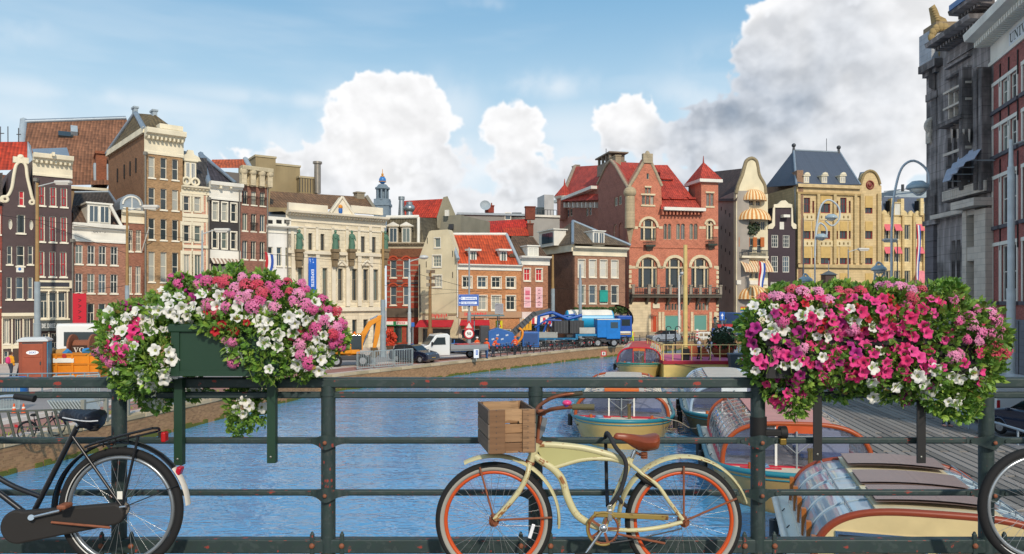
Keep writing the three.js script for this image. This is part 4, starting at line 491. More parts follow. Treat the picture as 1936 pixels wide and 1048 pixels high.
  h.raw('balcony_rail', [bx(bu0, bu1, bt - .1, bt, 1, 1.12), ...seg(bu0 + .1, bu1 - .1, 56).map(u => bx(u - .03, u + .03, bv + .5, bt - .1, 1.03, 1.09))], M.dgrey); for (const p of [1192, 1222, 1239, 1262, 1283, 1300, 1318, 1336, 1356]) { const u = h.U(p); h.raw('balcony_post', [bx(u - .2, u + .2, bv + .5, bt + .15, .95, 1.18), box([u, bt + .25, 1.06], [.5, .2, .4])], stone(0x93897a)); h.raw('console', [hull([[u - .18, bv, .02], [u + .18, bv, .02], [u - .18, bv, 1.05], [u + .18, bv, 1.05], [u - .18, bv - 1.1, .02], [u + .18, bv - 1.1, .02]])], bm); }
  for (const [p, y] of [[1226, 454], [1343, 452]]) { const u = h.U(p), v = h.Y(y + 10, p), g = [bx(u - .75, u + .75, v - .25, v, .02, .9), bx(u - .75, u + .75, v + .95, v + 1.02, .8, .88)]; for (let i = 0; i < 11; i++) g.push(bx(u - .72 + i * .144 - .025, u - .72 + i * .144 + .025, v, v + .95, .82, .86)); h.raw('balcony_grille', g, paint(0x25352c)); h.raw('console', [hull([[u - .6, v - .25, .02], [u + .6, v - .25, .02], [u - .5, v - .25, .8], [u + .5, v - .25, .8], [u - .2, v - .9, .02], [u + .2, v - .9, .02]])], stone(0x6b6558)); }
  h.raw('gable_coping', [...poly([[1189, 354], [1206, 326], [1222, 297]].map(p => h.at(p[0], p[1], -.1)), .26), ...poly([[1226, 297], [1240, 327], [1251, 352]].map(p => h.at(p[0], p[1], -.1)), .26), box(h.at(1224, 300, -.1), [1.5, 1.4, .6]), sph(h.at(1224, 294, -.1), .5, [.8, 1.4, .8])], stone(0xa4967c));
  h.raw('window_lintel', [[1225, 353.5, 13], [1225, 368, 28], [1225, 389, 28], [1342, 364, 18], [1342, 391.5, 18]].map(([p, y, w]) => { const c = h.at(p, y); return box([c[0], c[1], .03], [w * .08, .24, .2]); }), st);
  h.raw('corner_column', [cyl(h.at(1191, 432, .3), h.at(1191, 372, .3), .75, .7, 12), sph(h.at(1191, 364, .3), .95, [1, .9, 1]), hull([h.at(1185, 432, .3), h.at(1198, 432, .9), h.at(1191, 470, .1), h.at(1198, 432, .1), h.at(1187, 432, -.5)])], stone(0xb09f80)); const cc = h.raw('cornice_bracket', seg(1252, 1326, 12).map(p => { const c = h.at(p, 402, .4); return box(c, [.25, .7, .8]); }), rb); h.band('gutter', 1250, 1328, 393, 399, 1.2, M.white, { zb: .01 });
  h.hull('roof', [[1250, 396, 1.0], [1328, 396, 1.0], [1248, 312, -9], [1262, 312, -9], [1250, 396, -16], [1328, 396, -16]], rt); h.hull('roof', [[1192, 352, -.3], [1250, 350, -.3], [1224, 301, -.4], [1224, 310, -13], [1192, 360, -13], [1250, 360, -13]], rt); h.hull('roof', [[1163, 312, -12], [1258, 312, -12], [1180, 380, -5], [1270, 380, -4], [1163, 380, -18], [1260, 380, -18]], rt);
  const dz = (a, b, y0, y1, z, n) => { const u0 = h.U(a, z), u1 = h.U(b, z), v1 = h.Y(y0, a, z), v0 = h.Y(y1, a, z); const d = part(h.g, 'dormer', [hull([[u0 - .2, v1, z + .5], [u1 + .2, v1, z + .5], [u0, v1 + .9, z - 2.4], [u1, v1 + .9, z - 2.4], [u0, v0, z - 2], [u1, v0, z - 2], [u0 - .2, v1 - .15, z + .5], [u1 + .2, v1 - .15, z + .5]])], rt); part(d, 'window', [bx(u0, u1, v0, v1 - .1, z - 1, z + .1)], M.cream); for (let i = 0; i < n; i++) { const w = (u1 - u0) / n; part(d, 'pane', [bx(u0 + i * w + .1, u0 + (i + 1) * w - .1, v0 + .15, v1 - .2, z, z + .13)], M.glassD); } };
  dz(1250, 1269, 338, 348, -5.3, 3); dz(1268, 1295, 375, 385, -1.2, 4); dz(1253, 1262, 375, 384, -1.2, 1); dz(1302, 1311, 375, 385, -1.2, 1);
  const a = h.at(1326, 341, .2), b = h.at(1360, 341, .2), yA = h.at(1328, 306, -2)[1]; part(h.g, 'turret_wall', [bx(a[0] + .1, b[0] - .15, h.Y(400, 1326), a[1], -4.3, -2.02)], rbD); part(h.g, 'turret_roof', [hull([[a[0] - .35, a[1] + .2, .5], [b[0] + .35, a[1] + .2, .5], [a[0] - .35, a[1] + .2, -4.6], [b[0] + .35, a[1] + .2, -4.6], [(a[0] + b[0]) / 2, yA, -2]])], rt); h.raw('turret_cornice', [bx(a[0] - .4, b[0] + .4, a[1] - .25, a[1] + .2, -4.7, .55)], M.white); h.raw('finial', cyl([(a[0] + b[0]) / 2, yA - .1, -2], [(a[0] + b[0]) / 2, yA + .9, -2], .12, .04), paint(0x8c2a1e));
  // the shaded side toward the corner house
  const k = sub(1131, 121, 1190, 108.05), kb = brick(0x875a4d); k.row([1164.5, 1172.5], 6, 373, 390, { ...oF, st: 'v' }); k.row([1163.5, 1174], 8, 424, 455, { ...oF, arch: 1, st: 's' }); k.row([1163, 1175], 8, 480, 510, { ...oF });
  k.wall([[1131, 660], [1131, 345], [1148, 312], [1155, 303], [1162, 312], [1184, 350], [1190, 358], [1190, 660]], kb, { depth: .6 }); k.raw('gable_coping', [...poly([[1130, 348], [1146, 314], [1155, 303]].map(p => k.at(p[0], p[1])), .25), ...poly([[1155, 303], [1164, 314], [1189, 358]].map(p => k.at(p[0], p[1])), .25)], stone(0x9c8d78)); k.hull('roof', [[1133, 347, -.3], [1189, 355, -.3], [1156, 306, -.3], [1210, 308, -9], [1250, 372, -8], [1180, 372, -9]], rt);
  const z = -2.2; k.raw('belvedere', [bx(k.U(1129, z), k.U(1152, z), k.Y(330, 1140, z), k.Y(309, 1140, z), z - 3, z), ...[1131, 1138, 1145, 1151].map(p => bx(k.U(p, z) - .15, k.U(p, z) + .15, k.Y(309, 1140, z), k.Y(296, 1140, z), z - .4, z)), bx(k.U(1127, z), k.U(1154, z), k.Y(296, 1140, z), k.Y(293.5, 1140, z), z - 3.2, z + .2), bx(k.U(1131, z), k.U(1151, z), k.Y(309, 1140, z), k.Y(296, 1140, z), z - 2.8, z - 1.6)], stone(0x7d7264)); k.chimney(1158, 12, 296, 320, -1.5, stone(0x94876f), 0); k.raw('antenna', cyl(k.at(1146, 294, -3), k.at(1146, 281, -3), .06), M.dgrey); absorb(h, k);
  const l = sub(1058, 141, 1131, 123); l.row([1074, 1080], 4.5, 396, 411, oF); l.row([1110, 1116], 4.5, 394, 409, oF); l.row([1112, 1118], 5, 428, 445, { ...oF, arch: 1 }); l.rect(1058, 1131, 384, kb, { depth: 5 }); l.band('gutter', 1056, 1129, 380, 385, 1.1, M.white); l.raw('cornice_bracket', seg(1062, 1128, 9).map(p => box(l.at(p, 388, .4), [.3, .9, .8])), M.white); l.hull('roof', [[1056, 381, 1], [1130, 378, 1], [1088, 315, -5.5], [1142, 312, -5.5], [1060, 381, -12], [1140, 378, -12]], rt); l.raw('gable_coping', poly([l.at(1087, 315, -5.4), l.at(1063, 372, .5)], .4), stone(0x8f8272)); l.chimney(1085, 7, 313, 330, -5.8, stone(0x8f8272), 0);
  const t0 = l.at(1056, 372, 1.2); l.raw('turret_wall', [cyl([t0[0], l.Y(420, 1056), 0], [t0[0], t0[1], 0], 1.5, 1.5, 8)], kb); l.raw('turret_roof', [cyl([t0[0], t0[1], 0], [t0[0], t0[1] + 2.2, 0], 2.1, .2, 8), cyl([t0[0], t0[1] + 2.1, 0], [t0[0], t0[1] + 3.4, 0], .2, .05, 6)], rt); l.raw('turret_cornice', [cyl([t0[0], t0[1] - .4, 0], [t0[0], t0[1], 0], 1.7, 2.1, 8)], M.white); absorb(h, l);
  h.raw('name_plaque', [bx(h.U(1234), h.U(1247), h.Y(583, 1240), h.Y(574, 1240), .02, .12)], M.cream);
}
{ const h = new House('bell_gable_house', 'tall cream house with bell gable and striped orange dome awnings', 1392, 113, 1452, 115), m = plaster(0xe0d5b4), dk = { fr: M.cream, sill: 0, pane: M.glassD };
  h.row([1408, 1421, 1434], 9, 378, 388, { ...dk, st: 'v' }); h.row([1402, 1417, 1432, 1443], 9, 417, 434, { ...dk, st: 'v' }); h.row([1405, 1420, 1436], 9, 450, 478, { ...dk, st: 's' }); h.row([1403, 1418, 1433], 11, 515, 527, { ...dk, st: 'v' });
  h.wall([[1392, 650], [1392, 366], [1396, 350], [1404, 330], [1408, 315], [1412, 304], [1421, 299], [1430, 304], [1433, 315], [1436, 331], [1446, 350], [1448, 366], [1452, 367], [1452, 650]], m, { depth: .6 });
  h.raw('gable_trim', tube([[1392, 366], [1396, 350], [1404, 330], [1408, 315], [1412, 304], [1421, 299], [1430, 304], [1433, 315], [1436, 331], [1446, 350], [1448, 366]].map(p => [...h.at(p[0], p[1]).slice(0, 2), -.05]), .28, 50, 6), stone(0x8d8064));
  const dome = (a, b, y0, y1, zz) => { const n = 12, u0 = h.U(a), u1 = h.U(b), v1 = h.Y(y0, a), v0 = h.Y(y1, a), uc = (u0 + u1) / 2, w = (u1 - u0) / 2, A = [], B = []; for (let i = 0; i < n * 2; i++) { const f0 = i / (n * 2), f1 = (i + 1) / (n * 2); const s = shell(2, 6, (p, q) => { const th = Math.PI * (1 - (f0 + (f1 - f0) * p)), ph = q * 1.5708; return [uc + Math.cos(th) * w * Math.sin(ph) ** .8, v0 + (v1 - v0) * Math.cos(ph), .05 + Math.sin(th) * zz * Math.sin(ph)]; }, .02); (i % 2 ? A : B).push(s); } const k = h.raw('awning', A, paint(0xc98a4a, .8)); part(k, 'awning_stripe', B, paint(0xe6cfa2, .8)); };
  dome(1403, 1446, 357, 379, 1.6); dome(1396, 1454, 393, 416, 1.9); dome(1395, 1455, 541, 566, 2.1);
  for (const [a, b] of [[1399, 1416], [1417, 1434], [1436, 1453]]) { const st = [0, 1, 2, 3, 4, 5, 6].map(i => { const u = h.U(a + (b - a) * i / 7), w = h.U(a + (b - a) * (i + 1) / 7); return [i % 2, hull([[u, h.Y(492, a), .05], [w, h.Y(492, a), .05], [u, h.Y(508, a), 1.1], [w, h.Y(508, a), 1.1], [u, h.Y(515, a), 1.3], [w, h.Y(515, a), 1.3], [u, h.Y(513, a), 1.2], [w, h.Y(494, a), .05]])]; }); const k = h.raw('awning', st.filter(s => s[0]).map(s => s[1]), paint(0xb98a66, .8)); part(k, 'awning_stripe', st.filter(s => !s[0]).map(s => s[1]), paint(0xdcc7a2, .8)); }
  h.band('balcony', 1397, 1447, 484, 488, .8, M.cream); h.raw('balcony_rail', [...seg(1397, 1447, 22).map(p => bx(h.U(p) - .04, h.U(p) + .04, h.Y(485, 1397), h.Y(473, 1397), .7, .76)), bx(h.U(1397), h.U(1447), h.Y(474, 1397), h.Y(472.5, 1397), .68, .78)], M.dgrey); h.band('fascia', 1392, 1450, 530, 538, .2, M.white);
  for (const p of [1400, 1413, 1427, 1441]) h.raw('curtain', [bx(h.U(p) - .35, h.U(p) + .35, h.Y(467, p), h.Y(449, p), .02, .12)], paint(0xb5642a)); const pl = []; for (let i = 0; i < 60; i++) pl.push(sph([h.U(1421) + rr(-1, 1), h.Y(430, 1421) + rr(-1.1, .5), rr(.3, .8)], rr(.15, .3), [1, 1, 1], 5)); h.raw('balcony_foliage', pl, paint(0x2c3b22));
  const k = sub(1358, 122, 1392, 113.05); k.rect(1350, 1392, 380, plaster(0xa39b90), { depth: 2 }); k.raw('anchor_iron', [365, 375, 384].flatMap((q, i) => [0, 1, 2, 3, 4].map(j => box([...k.at(1364 + i * 8, 395 + j * 36 + i * 6).slice(0, 2), .03], [.22, .6, .06]))), M.dark); k.hull('roof', [[1352, 380, .3], [1393, 380, .3], [1346, 325, -4], [1409, 318, -4], [1352, 380, -9], [1393, 380, -9]], tiles(0x43342e)); absorb(h, k); }
{ const h = new House('neck_gable_house', 'small dark purple house with cream stepped neck gable', 1452, 115, 1505, 116), gl = { fr: M.white, st: 'g', sill: 0 }; const pr = [[1463, 16]]; h.row([1465.5, 1487], 13, 444, 468, gl); h.row([1465, 1486.5], 13, 484, 515, gl); h.row([1464, 1486], 13, 533, 565, gl);
  h.wall([[1452, 650], [1452, 432], [1464, 430], [1464, 392], [1496, 392], [1496, 430], [1504, 432], [1504, 650]], paint(0x3a2c33, .7), { depth: 8 });
  h.raw('gable_trim', [ext(h.P([[1462, 393], [1462, 387], [1470, 386], [1476, 380], [1484, 379], [1490, 385], [1497, 387], [1497, 393]]), .3, [], -.1), ext(h.P([[1451, 433], [1452, 426], [1459, 422], [1461, 393], [1464.5, 393], [1464.5, 427], [1460, 433]]), .16, [], 0.002), ext(h.P([[1495.5, 427], [1495.5, 393], [1498, 393], [1499, 421], [1505, 425], [1505, 433], [1499, 433]]), .16, [], 0.002)], M.cream); h.raw('shutter', [bx(h.U(1474), h.U(1482), h.Y(434, 1478), h.Y(420, 1478), .01, .08)], M.white); h.raw('hoist_beam', [bx(h.U(1476), h.U(1488), h.Y(412, 1480), h.Y(407, 1480), .01, .9)], M.white); }
{ const h = new House('hipped_roof_building', 'yellow stone office building with steep blue slate hipped roof', 1507, 117, 1667, 120, { category: 'building' }), ys = stone(0xc9b184), y2 = plaster(0xc4a060), red = { fr: paint(0x8c2228), st: 'v', sill: 0, rec: .2 };
  const bl = (p, w, yt, ym, yb) => { h.win(p, w, yt, yb, { ...red, st: 'x', pane: M.glassD }); const u0 = h.U(p - w / 2), u1 = h.U(p + w / 2); if (ym > yt + 2) h.raw('sun_screen', [bx(u0, u1, h.Y(ym, p), h.Y(yt, p), -.02, .08)], paint(0xc4a566, .8)); };
  for (const [p, w] of [[1526, 12], [1595, 12]]) { bl(p, w, 374, 374, 403); bl(p - 12, 3.6, 380, 380, 403); bl(p + 12, 3.6, 380, 380, 403); } bl(1561, 18, 369, 385, 403);
  for (const [p, w] of [[1526, 14], [1561, 18], [1595, 14], [1643, 14]]) { if (p > 1640) bl(p, w, 371, 393, 404); bl(p, w, 419, 437, 452); bl(p, w, 466, 488, 500); bl(p, w, 517, 540, 560); if (p != 1561 && p < 1640) for (const q of [-12, 12]) { bl(p + q, 3.6, 419, 437, 452); bl(p + q, 3.6, 466, 488, 500); } }
  h.wall([[1507, 650], [1507, 349], [1627, 349], [1630, 338], [1636, 327], [1644, 323], [1653, 326], [1660, 336], [1664, 349], [1667, 352], [1667, 650]], ys, { depth: 1 }); part(h.g, 'wall', [bx(.05, h.L - .05, -.3, h.Y(352, 1507), -14, -1.02)], ys);
  h.band('cornice', 1506, 1626, 348, 354, .5, ys); h.band('cornice', 1506, 1626, 363, 367, .3, stone(0xa58b5c)); for (const p of [1509, 1546, 1577, 1616, 1628, 1660]) h.band('pilaster', p - 2.6, p + 2.6, 367, 498, .35, stone(0xb9a376)); for (const y of [405, 455]) for (const p of [1526, 1561, 1595]) { h.band('spandrel', p - 14, p + 14, y, y + 11, .1, plaster(0xd6c49a)); [-8, 0, 8].forEach(q => h.raw('carved_ornament', sph([...h.at(p + q, y + 5.5).slice(0, 2), .12], .2, [.7, 1.2, .5], 6), stone(0x8d774e))); } h.band('string_course', 1507, 1667, 500, 506, .4, stone(0xb9a376));
  h.raw('gable_trim', tube([[1627, 349], [1630, 338], [1636, 327], [1644, 323], [1653, 326], [1660, 336], [1664, 349]].map(p => [...h.at(p[0], p[1]).slice(0, 2), .05]), .22, 30, 6), stone(0x8d7a54)); h.raw('medallion', [tor([...h.at(1645, 350).slice(0, 2), .06], .62, .14, 6, 20), sph([...h.at(1645, 350).slice(0, 2), .06], .4, [1, 1, .4])], paint(0x7c2f26));
  h.hull('roof', [[1505, 350, .5], [1628, 349, .5], [1501, 284, -5], [1588, 288, -5], [1447, 354, -9], [1620, 350, -10]], mt(0x46505f, 'seam', .6)); h.raw('hip_flashing', [...poly([h.at(1501, 284, -5), h.at(1506, 349, .5)], .18), ...poly([h.at(1588, 288, -5), h.at(1627, 349, .5)], .15), ...poly([h.at(1501, 284, -5), h.at(1588, 288, -5)], .15)], M.lead); h.raw('finial', [cyl(h.at(1501, 288, -5), h.at(1501, 275, -5), .28, .15), sph(h.at(1501, 275, -5), .35), cyl(h.at(1586, 292, -5), h.at(1586, 279, -5), .28, .15), sph(h.at(1586, 279, -5), .35), cyl(h.at(1563, 288, -5), h.at(1563, 262, -5), .05)], M.dgrey);
  for (const p of [1525, 1559, 1593.5]) { h.dormer(p, 10, 333, 346, .3, M.cream, { n: 2, d: 2.5, pane: M.glassD }); h.raw('dormer_top', ext([[-.5, 0], [.5, 0], [.35, .3], [0, .42], [-.35, .3]], .3, [], 0).translate(...h.at(p, 331, .2)), M.cream); } h.hull('roof', [[1628, 350, -.5], [1662, 350, -.5], [1626, 326, -3], [1640, 324, -1.1], [1650, 324, -1.1], [1660, 345, -4], [1620, 348, -4]], M.lead);
  const k = sub(1448, 133, 1507, 117.05); k.rect(1448, 1507, 352, brick(0x7d6450), { depth: 1 }); k.raw('drainpipe', poly([k.at(1504, 352, .1), k.at(1504, 425, .1)], .12), M.zinc); absorb(h, k); }
{ const h = new House('pink_awning_building', 'pale stone building with slate mansard and pink window awnings', 1667, 122, 1765, 124, { category: 'building' }); const ys = stone(0xd3bd8c), c = [[1677, 13], [1696, 13], [1716, 11], [1738, 13], [1754, 12]];
  for (const [yt, yb] of [[425, 453], [468, 496], [512, 540], [560, 590]]) for (const [p, w] of c) { h.win(p, w, yt, yb, { fr: M.cream, st: 'v', rec: .25, pane: M.glassD, sill: 0 }); if (yt < 500 && p != 1716) { const u0 = h.U(p - w / 2), u1 = h.U(p + w / 2), a = h.Y(yt - 1, p), b = h.Y(yt + 11, p); h.raw('awning', hull([[u0, a, .05], [u1, a, .05], [u0, b, .6], [u1, b, .6], [u0, b - .1, .6], [u1, b - .1, .6], [u0, a - .1, .02], [u1, a - .1, .02]]), paint(0xd3666f, .8)); } }
  h.rect(1667, 1765, 408, ys, { depth: 12 }); for (const p of [1668, 1686.5, 1706, 1727, 1746]) h.band('pilaster', p - 2, p + 2, 404, 600, .3, stone(0xbfa673)); h.hull('roof', [[1666, 408, -.3], [1766, 410, -.3], [1668, 372, -2], [1764, 374, -2], [1666, 408, -12], [1766, 410, -12], [1668, 372, -10], [1764, 374, -10]], mt(0x4c5668, 'seam', .6)); h.raw('parapet', seg(1672, 1760, 8).map(p => ext([[-.7, 0], [.7, 0], [.4, .7], [0, 1], [-.4, .7]], .3, [], 0).translate(h.U(p), h.Y(408, 1667), -.2)), ys);
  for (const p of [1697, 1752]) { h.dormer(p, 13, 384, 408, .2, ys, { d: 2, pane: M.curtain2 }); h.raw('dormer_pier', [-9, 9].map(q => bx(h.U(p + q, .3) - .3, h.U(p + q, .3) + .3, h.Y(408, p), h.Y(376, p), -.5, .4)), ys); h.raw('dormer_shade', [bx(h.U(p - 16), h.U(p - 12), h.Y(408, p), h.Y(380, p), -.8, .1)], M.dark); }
  h.raw('roof_plant', [bx(h.U(1690, -6), h.U(1760, -6), h.Y(374, 1690, -6), h.Y(360, 1690, -6), -10, -6), bx(h.U(1672, -5), h.U(1765, -5), h.Y(374, 1690, -5), h.Y(371, 1690, -5), -5.5, -5), ...poly([h.at(1672, 362, -5), h.at(1765, 352, -5)], .1)], M.zinc); h.raw('flue', cyl(h.at(1707, 362, -4), h.at(1707, 349, -4), .25), M.dgrey);
  const ca = [h.at(1733, 512, .2), h.at(1748, 512, .2), h.at(1736, 535, 2.4), h.at(1752, 532, 2.4), h.at(1736, 537, 2.4), h.at(1752, 534, 2.4)]; h.raw('canopy', hull(ca), paint(0xd98088, .8)); }
// stone row on the opposite bank: dark bank building, then brick building with the white cornice
const RX = D => 30.0 + 0.12 * (D - 46);
{ const h = new House('stone_building', 'dark soot stained stone building with fluted pilasters and fan ornament on top', 1772, 53.2, 1878, 46.4, { category: 'building', Y0: Yr }); const sd = mt(0x8a8482, 'soot', .88), sd2 = mt(0x77716f, 'soot', .88), sl = stone(0xc0b7aa), sw = { fr: paint(0x35343a), sill: 0, rec: .3 };
  const Lp = [1794, 1810]; h.row([1806, 1817.5, 1829], 6, 180, 206, sw); h.row([1795, 1806, 1816.5, 1827], 7.5, 300, 360, { ...sw, pane: M.glassD, st: 's' }); h.row([1803, 1813, 1824], 7, 455, 545, { ...sw, st: 's' }); 
  h.win(1848, 12, 240, 340, { ...sw, st: 's' }); h.win(1849, 11, 412, 462, { ...sw, fr: sl, st: 'v' }); h.win(1849, 12, 500, 560, sw);
  h.rect(1772, 1879, 85, sd, { depth: 20 }); h.band('base_course', 1772, 1836, 408, 416, .5, sl); h.band('base_course', 1833, 1879, 384, 398, 1.2, sl); h.band('balustrade', 1793, 1879, 360, 384, .35, sd2); h.band('stone_facing', 1834, 1842, 400, 640, .5, sl); h.band('stone_facing', 1857, 1879, 398, 640, .5, sl); h.band('stone_facing', 1842, 1857, 468, 494, .45, sl); h.band('stone_facing', 1842, 1857, 398, 408, .45, sl);
  const bal = []; for (const p of seg(1797, 1875, 20)) bal.push(bx(h.U(p) - .12, h.U(p) + .12, h.Y(382, 1793), h.Y(364, 1793), .36, .5)); h.raw('baluster', bal, sl);
  h.cornice(1794, 1880, 82, 120, sd, 1.6); h.cornice(1838, 1880, 20, 62, sd, 1.5); h.band('attic', 1830, 1880, 50, 84, .02, sd, { zb: -3 }); h.band('roof_edge', 1842, 1890, 10, 20, 1.6, paint(0x5f7da8)); h.band('frieze', 1794, 1838, 128, 132, .3, sd); h.band('frieze', 1794, 1838, 148, 152, .3, sd); h.band('sill_course', 1790, 1838, 236, 244, .7, sd2);
  for (const p of [1800, 1811, 1822, 1833]) h.raw('console', [hull([h.at(p - 2, 244, .7), h.at(p + 2, 244, .7), h.at(p - 1.5, 270, .1), h.at(p + 1.5, 270, .1), h.at(p - 2, 244, .02), h.at(p + 2, 244, .02)])], sl); for (const p of [1800, 1811.5, 1822, 1834, 1862, 1872]) { const w = p > 1830 ? 3.2 : 1.8; h.band('pilaster', p - w, p + w, p > 1830 ? 130 : 262, 360, p > 1830 ? .6 : .35, sd2); }
  for (const p of [1801, 1811.5, 1822, 1833]) h.band('window_pilaster', p - .9, p + .9, 176, 236, .25, sl); for (const [y0, y1] of [[176, 180], [206, 210], [292, 297]]) h.band('string_course', 1794, 1838, y0, y1, .4, sl); h.raw('pediment', [hull([h.at(1841, 240, .02), h.at(1841, 240, .45), h.at(1857, 236, .02), h.at(1857, 236, .45), h.at(1849, 214, .02), h.at(1849, 214, .45)])], sl); h.win(1849, 9, 160, 200, sw);
  for (let i = 0; i < 4; i++) { const a = h.at(1784 + i * 12 + (i == 3 ? 8 : 0), 343 - i * 13, 1.5), b = h.at(1804 + i * 11 + (i == 3 ? 10 : 0), 316 - i * 12, .3); h.raw('awning', hull([[a[0] - .1, a[1], a[2]], [a[0] + .9, a[1], a[2]], [b[0] - .9, b[1], .3], [b[0] + .7, b[1], .3], [a[0] - .1, a[1] - .06, a[2]], [a[0] + .9, a[1] - .06, a[2]], [b[0] - .9, b[1] - .06, .3]]), paint(0x9aa3b4, .7)); h.raw('awning_arm', poly([[a[0] + .1, a[1], a[2]], [a[0] + .6, a[1] - .1, .1]], .04), M.grey); }
  // projecting end pavilion: its lit face looks along the canal
  const P0 = h.U(1772), k = sub(1766, 53.4, 1792, 53.4, { Y0: Yr });
  const y = (p, q) => k.Y(p, 1770), r = (n, a, b, t, bt, z, m) => k.raw(n, [bx(k.U(a), k.U(b), k.Y(bt, a), k.Y(t, a), -1.1, z)], m);
  r('base', 1765, 1794, 425, 760, 0, stone(0x6b676b)); k.raw('stone_joint', [455, 485, 515, 545, 575].map(q => bx(k.U(1764.8), k.U(1794.2), k.Y(q + 1, 1770), k.Y(q, 1770), -1.12, .012)), M.dark); r('base_cornice', 1760, 1796, 416, 425, .6, sd); r('pedestal', 1764, 1794, 370, 416, .2, sd2); k.raw('pilaster', [bx(k.U(1768), k.U(1792), k.Y(370, 1770), k.Y(185, 1770), -1.1, .1), ...seg(1770, 1790, 7).map(p => cyl(k.at(p, 366, .1), k.at(p, 192, .1), .09, .09, 6))], sd); r('capital', 1766, 1794, 172, 186, .35, sd2); r('frieze', 1768, 1794, 138, 172, .1, sd); r('cornice', 1752, 1797, 118, 132, 1.0, sd2); r('cornice', 1760, 1796, 130, 140, .6, sd); r('attic', 1754, 1806, 60, 118, .5, stone(0xa7abb0));
  k.raw('cornice_underside', [hull([k.at(1756, 165, -1.0), k.at(1768, 140, -1.0), k.at(1756, 165, .2), k.at(1768, 140, .2), k.at(1768, 172, .2), k.at(1768, 172, -1), k.at(1756, 120, .2), k.at(1756, 120, -1), k.at(1768, 120, .2), k.at(1768, 120, -1)])], sd2); r('attic_cap', 1762, 1804, 46, 60, .55, stone(0x8b7a62)); const sand = stone(0x9a8458);
  k.raw('acroterion', [ext(k.P([[1764, 46], [1762, 30], [1759, 14], [1763, 11], [1768, 20], [1773, 33], [1784, 38], [1788, 46]]), .5, [], -.2), ...seg(0, 1, 6).map(t => sph(k.at(1763 + t * 9, 16 + t * 22, .3), .14 + t * .06, [1, .8, 1], 7))], sand); k.raw('fan_ornament', [...seg(0, 2.6, 7).map(a => sph([k.U(1772) + Math.cos(a + .4) * .75, k.Y(80, 1772) + Math.sin(a + .4) * .9, .6], .34, [.8, 1, .5], 7)), bx(k.U(1767), k.U(1795), k.Y(96, 1770), k.Y(87, 1770), .5, .75), tor([k.U(1773), k.Y(86, 1770), .6], .45, .15), bx(k.U(1767), k.U(1793), k.Y(110, 1770), k.Y(97, 1770), .5, .62)], sand); k.raw('scroll_bracket', [tor(k.at(1764, 238, -.5), .45, .2, 8, 18), tor(k.at(1764, 262, -.5), .32, .15, 8, 18), bx(k.U(1762), k.U(1766), k.Y(268, 1764), k.Y(225, 1764), -.8, -.3)], sl); absorb(h, k); }
{ const h = new House('brick_building', 'red brick canal building with tall white windows and white inscribed cornice', 1879, 46.3, 2600, 20, { category: 'building', Y0: Yr }); 
  const D2 = 46.3, kx = h.u, us = []; const w = { fr: M.white, rec: .12, sur: .16, trimM: M.white, sillM: stone(0x555359) };
  const base = h.U(1884); const step = (h.U(1917) - h.U(1884.5)) / 2; const U0 = h.U(1884.5), rows = [[158, 206], [240, 292], [337, 427], [465, 570]].map(([a, b]) => [h.Y(a, 1888), h.Y(b, 1888)]);
  for (let i = 0; i < 16; i++) { const u = U0 + i * step + (i > 2 ? .5 : 0) + (i > 5 ? .5 : 0); for (const [v1, v0] of rows) { h.holes.push({ u0: u - .5, u1: u + .5, v0, v1 }); const f = part(h.g, 'window', frameGeo(1.0, v1 - v0, 's'), M.white); f.position.set(u, v0, -.1); const k = 'bb' + (v1 - v0).toFixed(2); part(f, 'pane', cached(k + 'p', () => [bx(-.46, .46, .05, v1 - v0 - .05, -.09, -.05)]), pick([M.glassD, M.glassG, M.glassB])); part(f, 'surround', cached(k + 'u', () => [bx(-.64, -.5, 0, v1 - v0, .08, .15), bx(.5, .64, 0, v1 - v0, .08, .15), bx(-.64, .64, v1 - v0, v1 - v0 + .22, .08, .17)]), M.white); part(f, 'sill', cached(k + 's', () => [bx(-.75, .75, -.22, 0, .02, .24)]), stone(0x55545a)); } if (i < 15) rows.forEach(([v1]) => h.raw('wall_anchor', bx(u + step / 2 - .05, u + step / 2 + .05, v1 - .3, v1 + 1.1, .01, .06), M.dark)); }
  const top = h.Y(122, 1879), q = [[0, -.3], [0, top], [h.L, top], [h.L, -.3]]; part(h.g, 'wall', ext(q, .5, h.holes, -.5), brick(0x85504a)); part(h.g, 'wall', ext(q, 11.49, [], -12), brick(0x85504a));
  h.band('stone_base', 1879, 2600, 602, 760, .25, stone(0x6d7078)); const pc = []; for (let i = 0; i < 30; i++) pc.push(bx(i * 1.1 + .1, i * 1.1 + .16, h.Y(700, 1879), h.Y(604, 1879), .25, .27)); h.raw('stone_joint', pc, M.dark); h.cornice(1872, 2600, 62, 128, M.white, 1.5, true); const v = h.Y(98, 1879);
  h.raw('lettering', plate(6.6, .95, [h.U(1915) + 3.0, h.Y(103, 1879), .09]), canvasMat(512, 80, (x, W_, q_) => { x.fillStyle = '#cfd4d6'; x.fillRect(0, 0, W_, q_); x.fillStyle = '#2d3a36'; x.font = 'bold 66px serif'; x.fillText('UNIVERSITEIT', 8, 62, 496); })); h.raw('roof_block', [bx(.2, 6, top + 3, top + 5, -6, -1)], paint(0x6a7280)); }
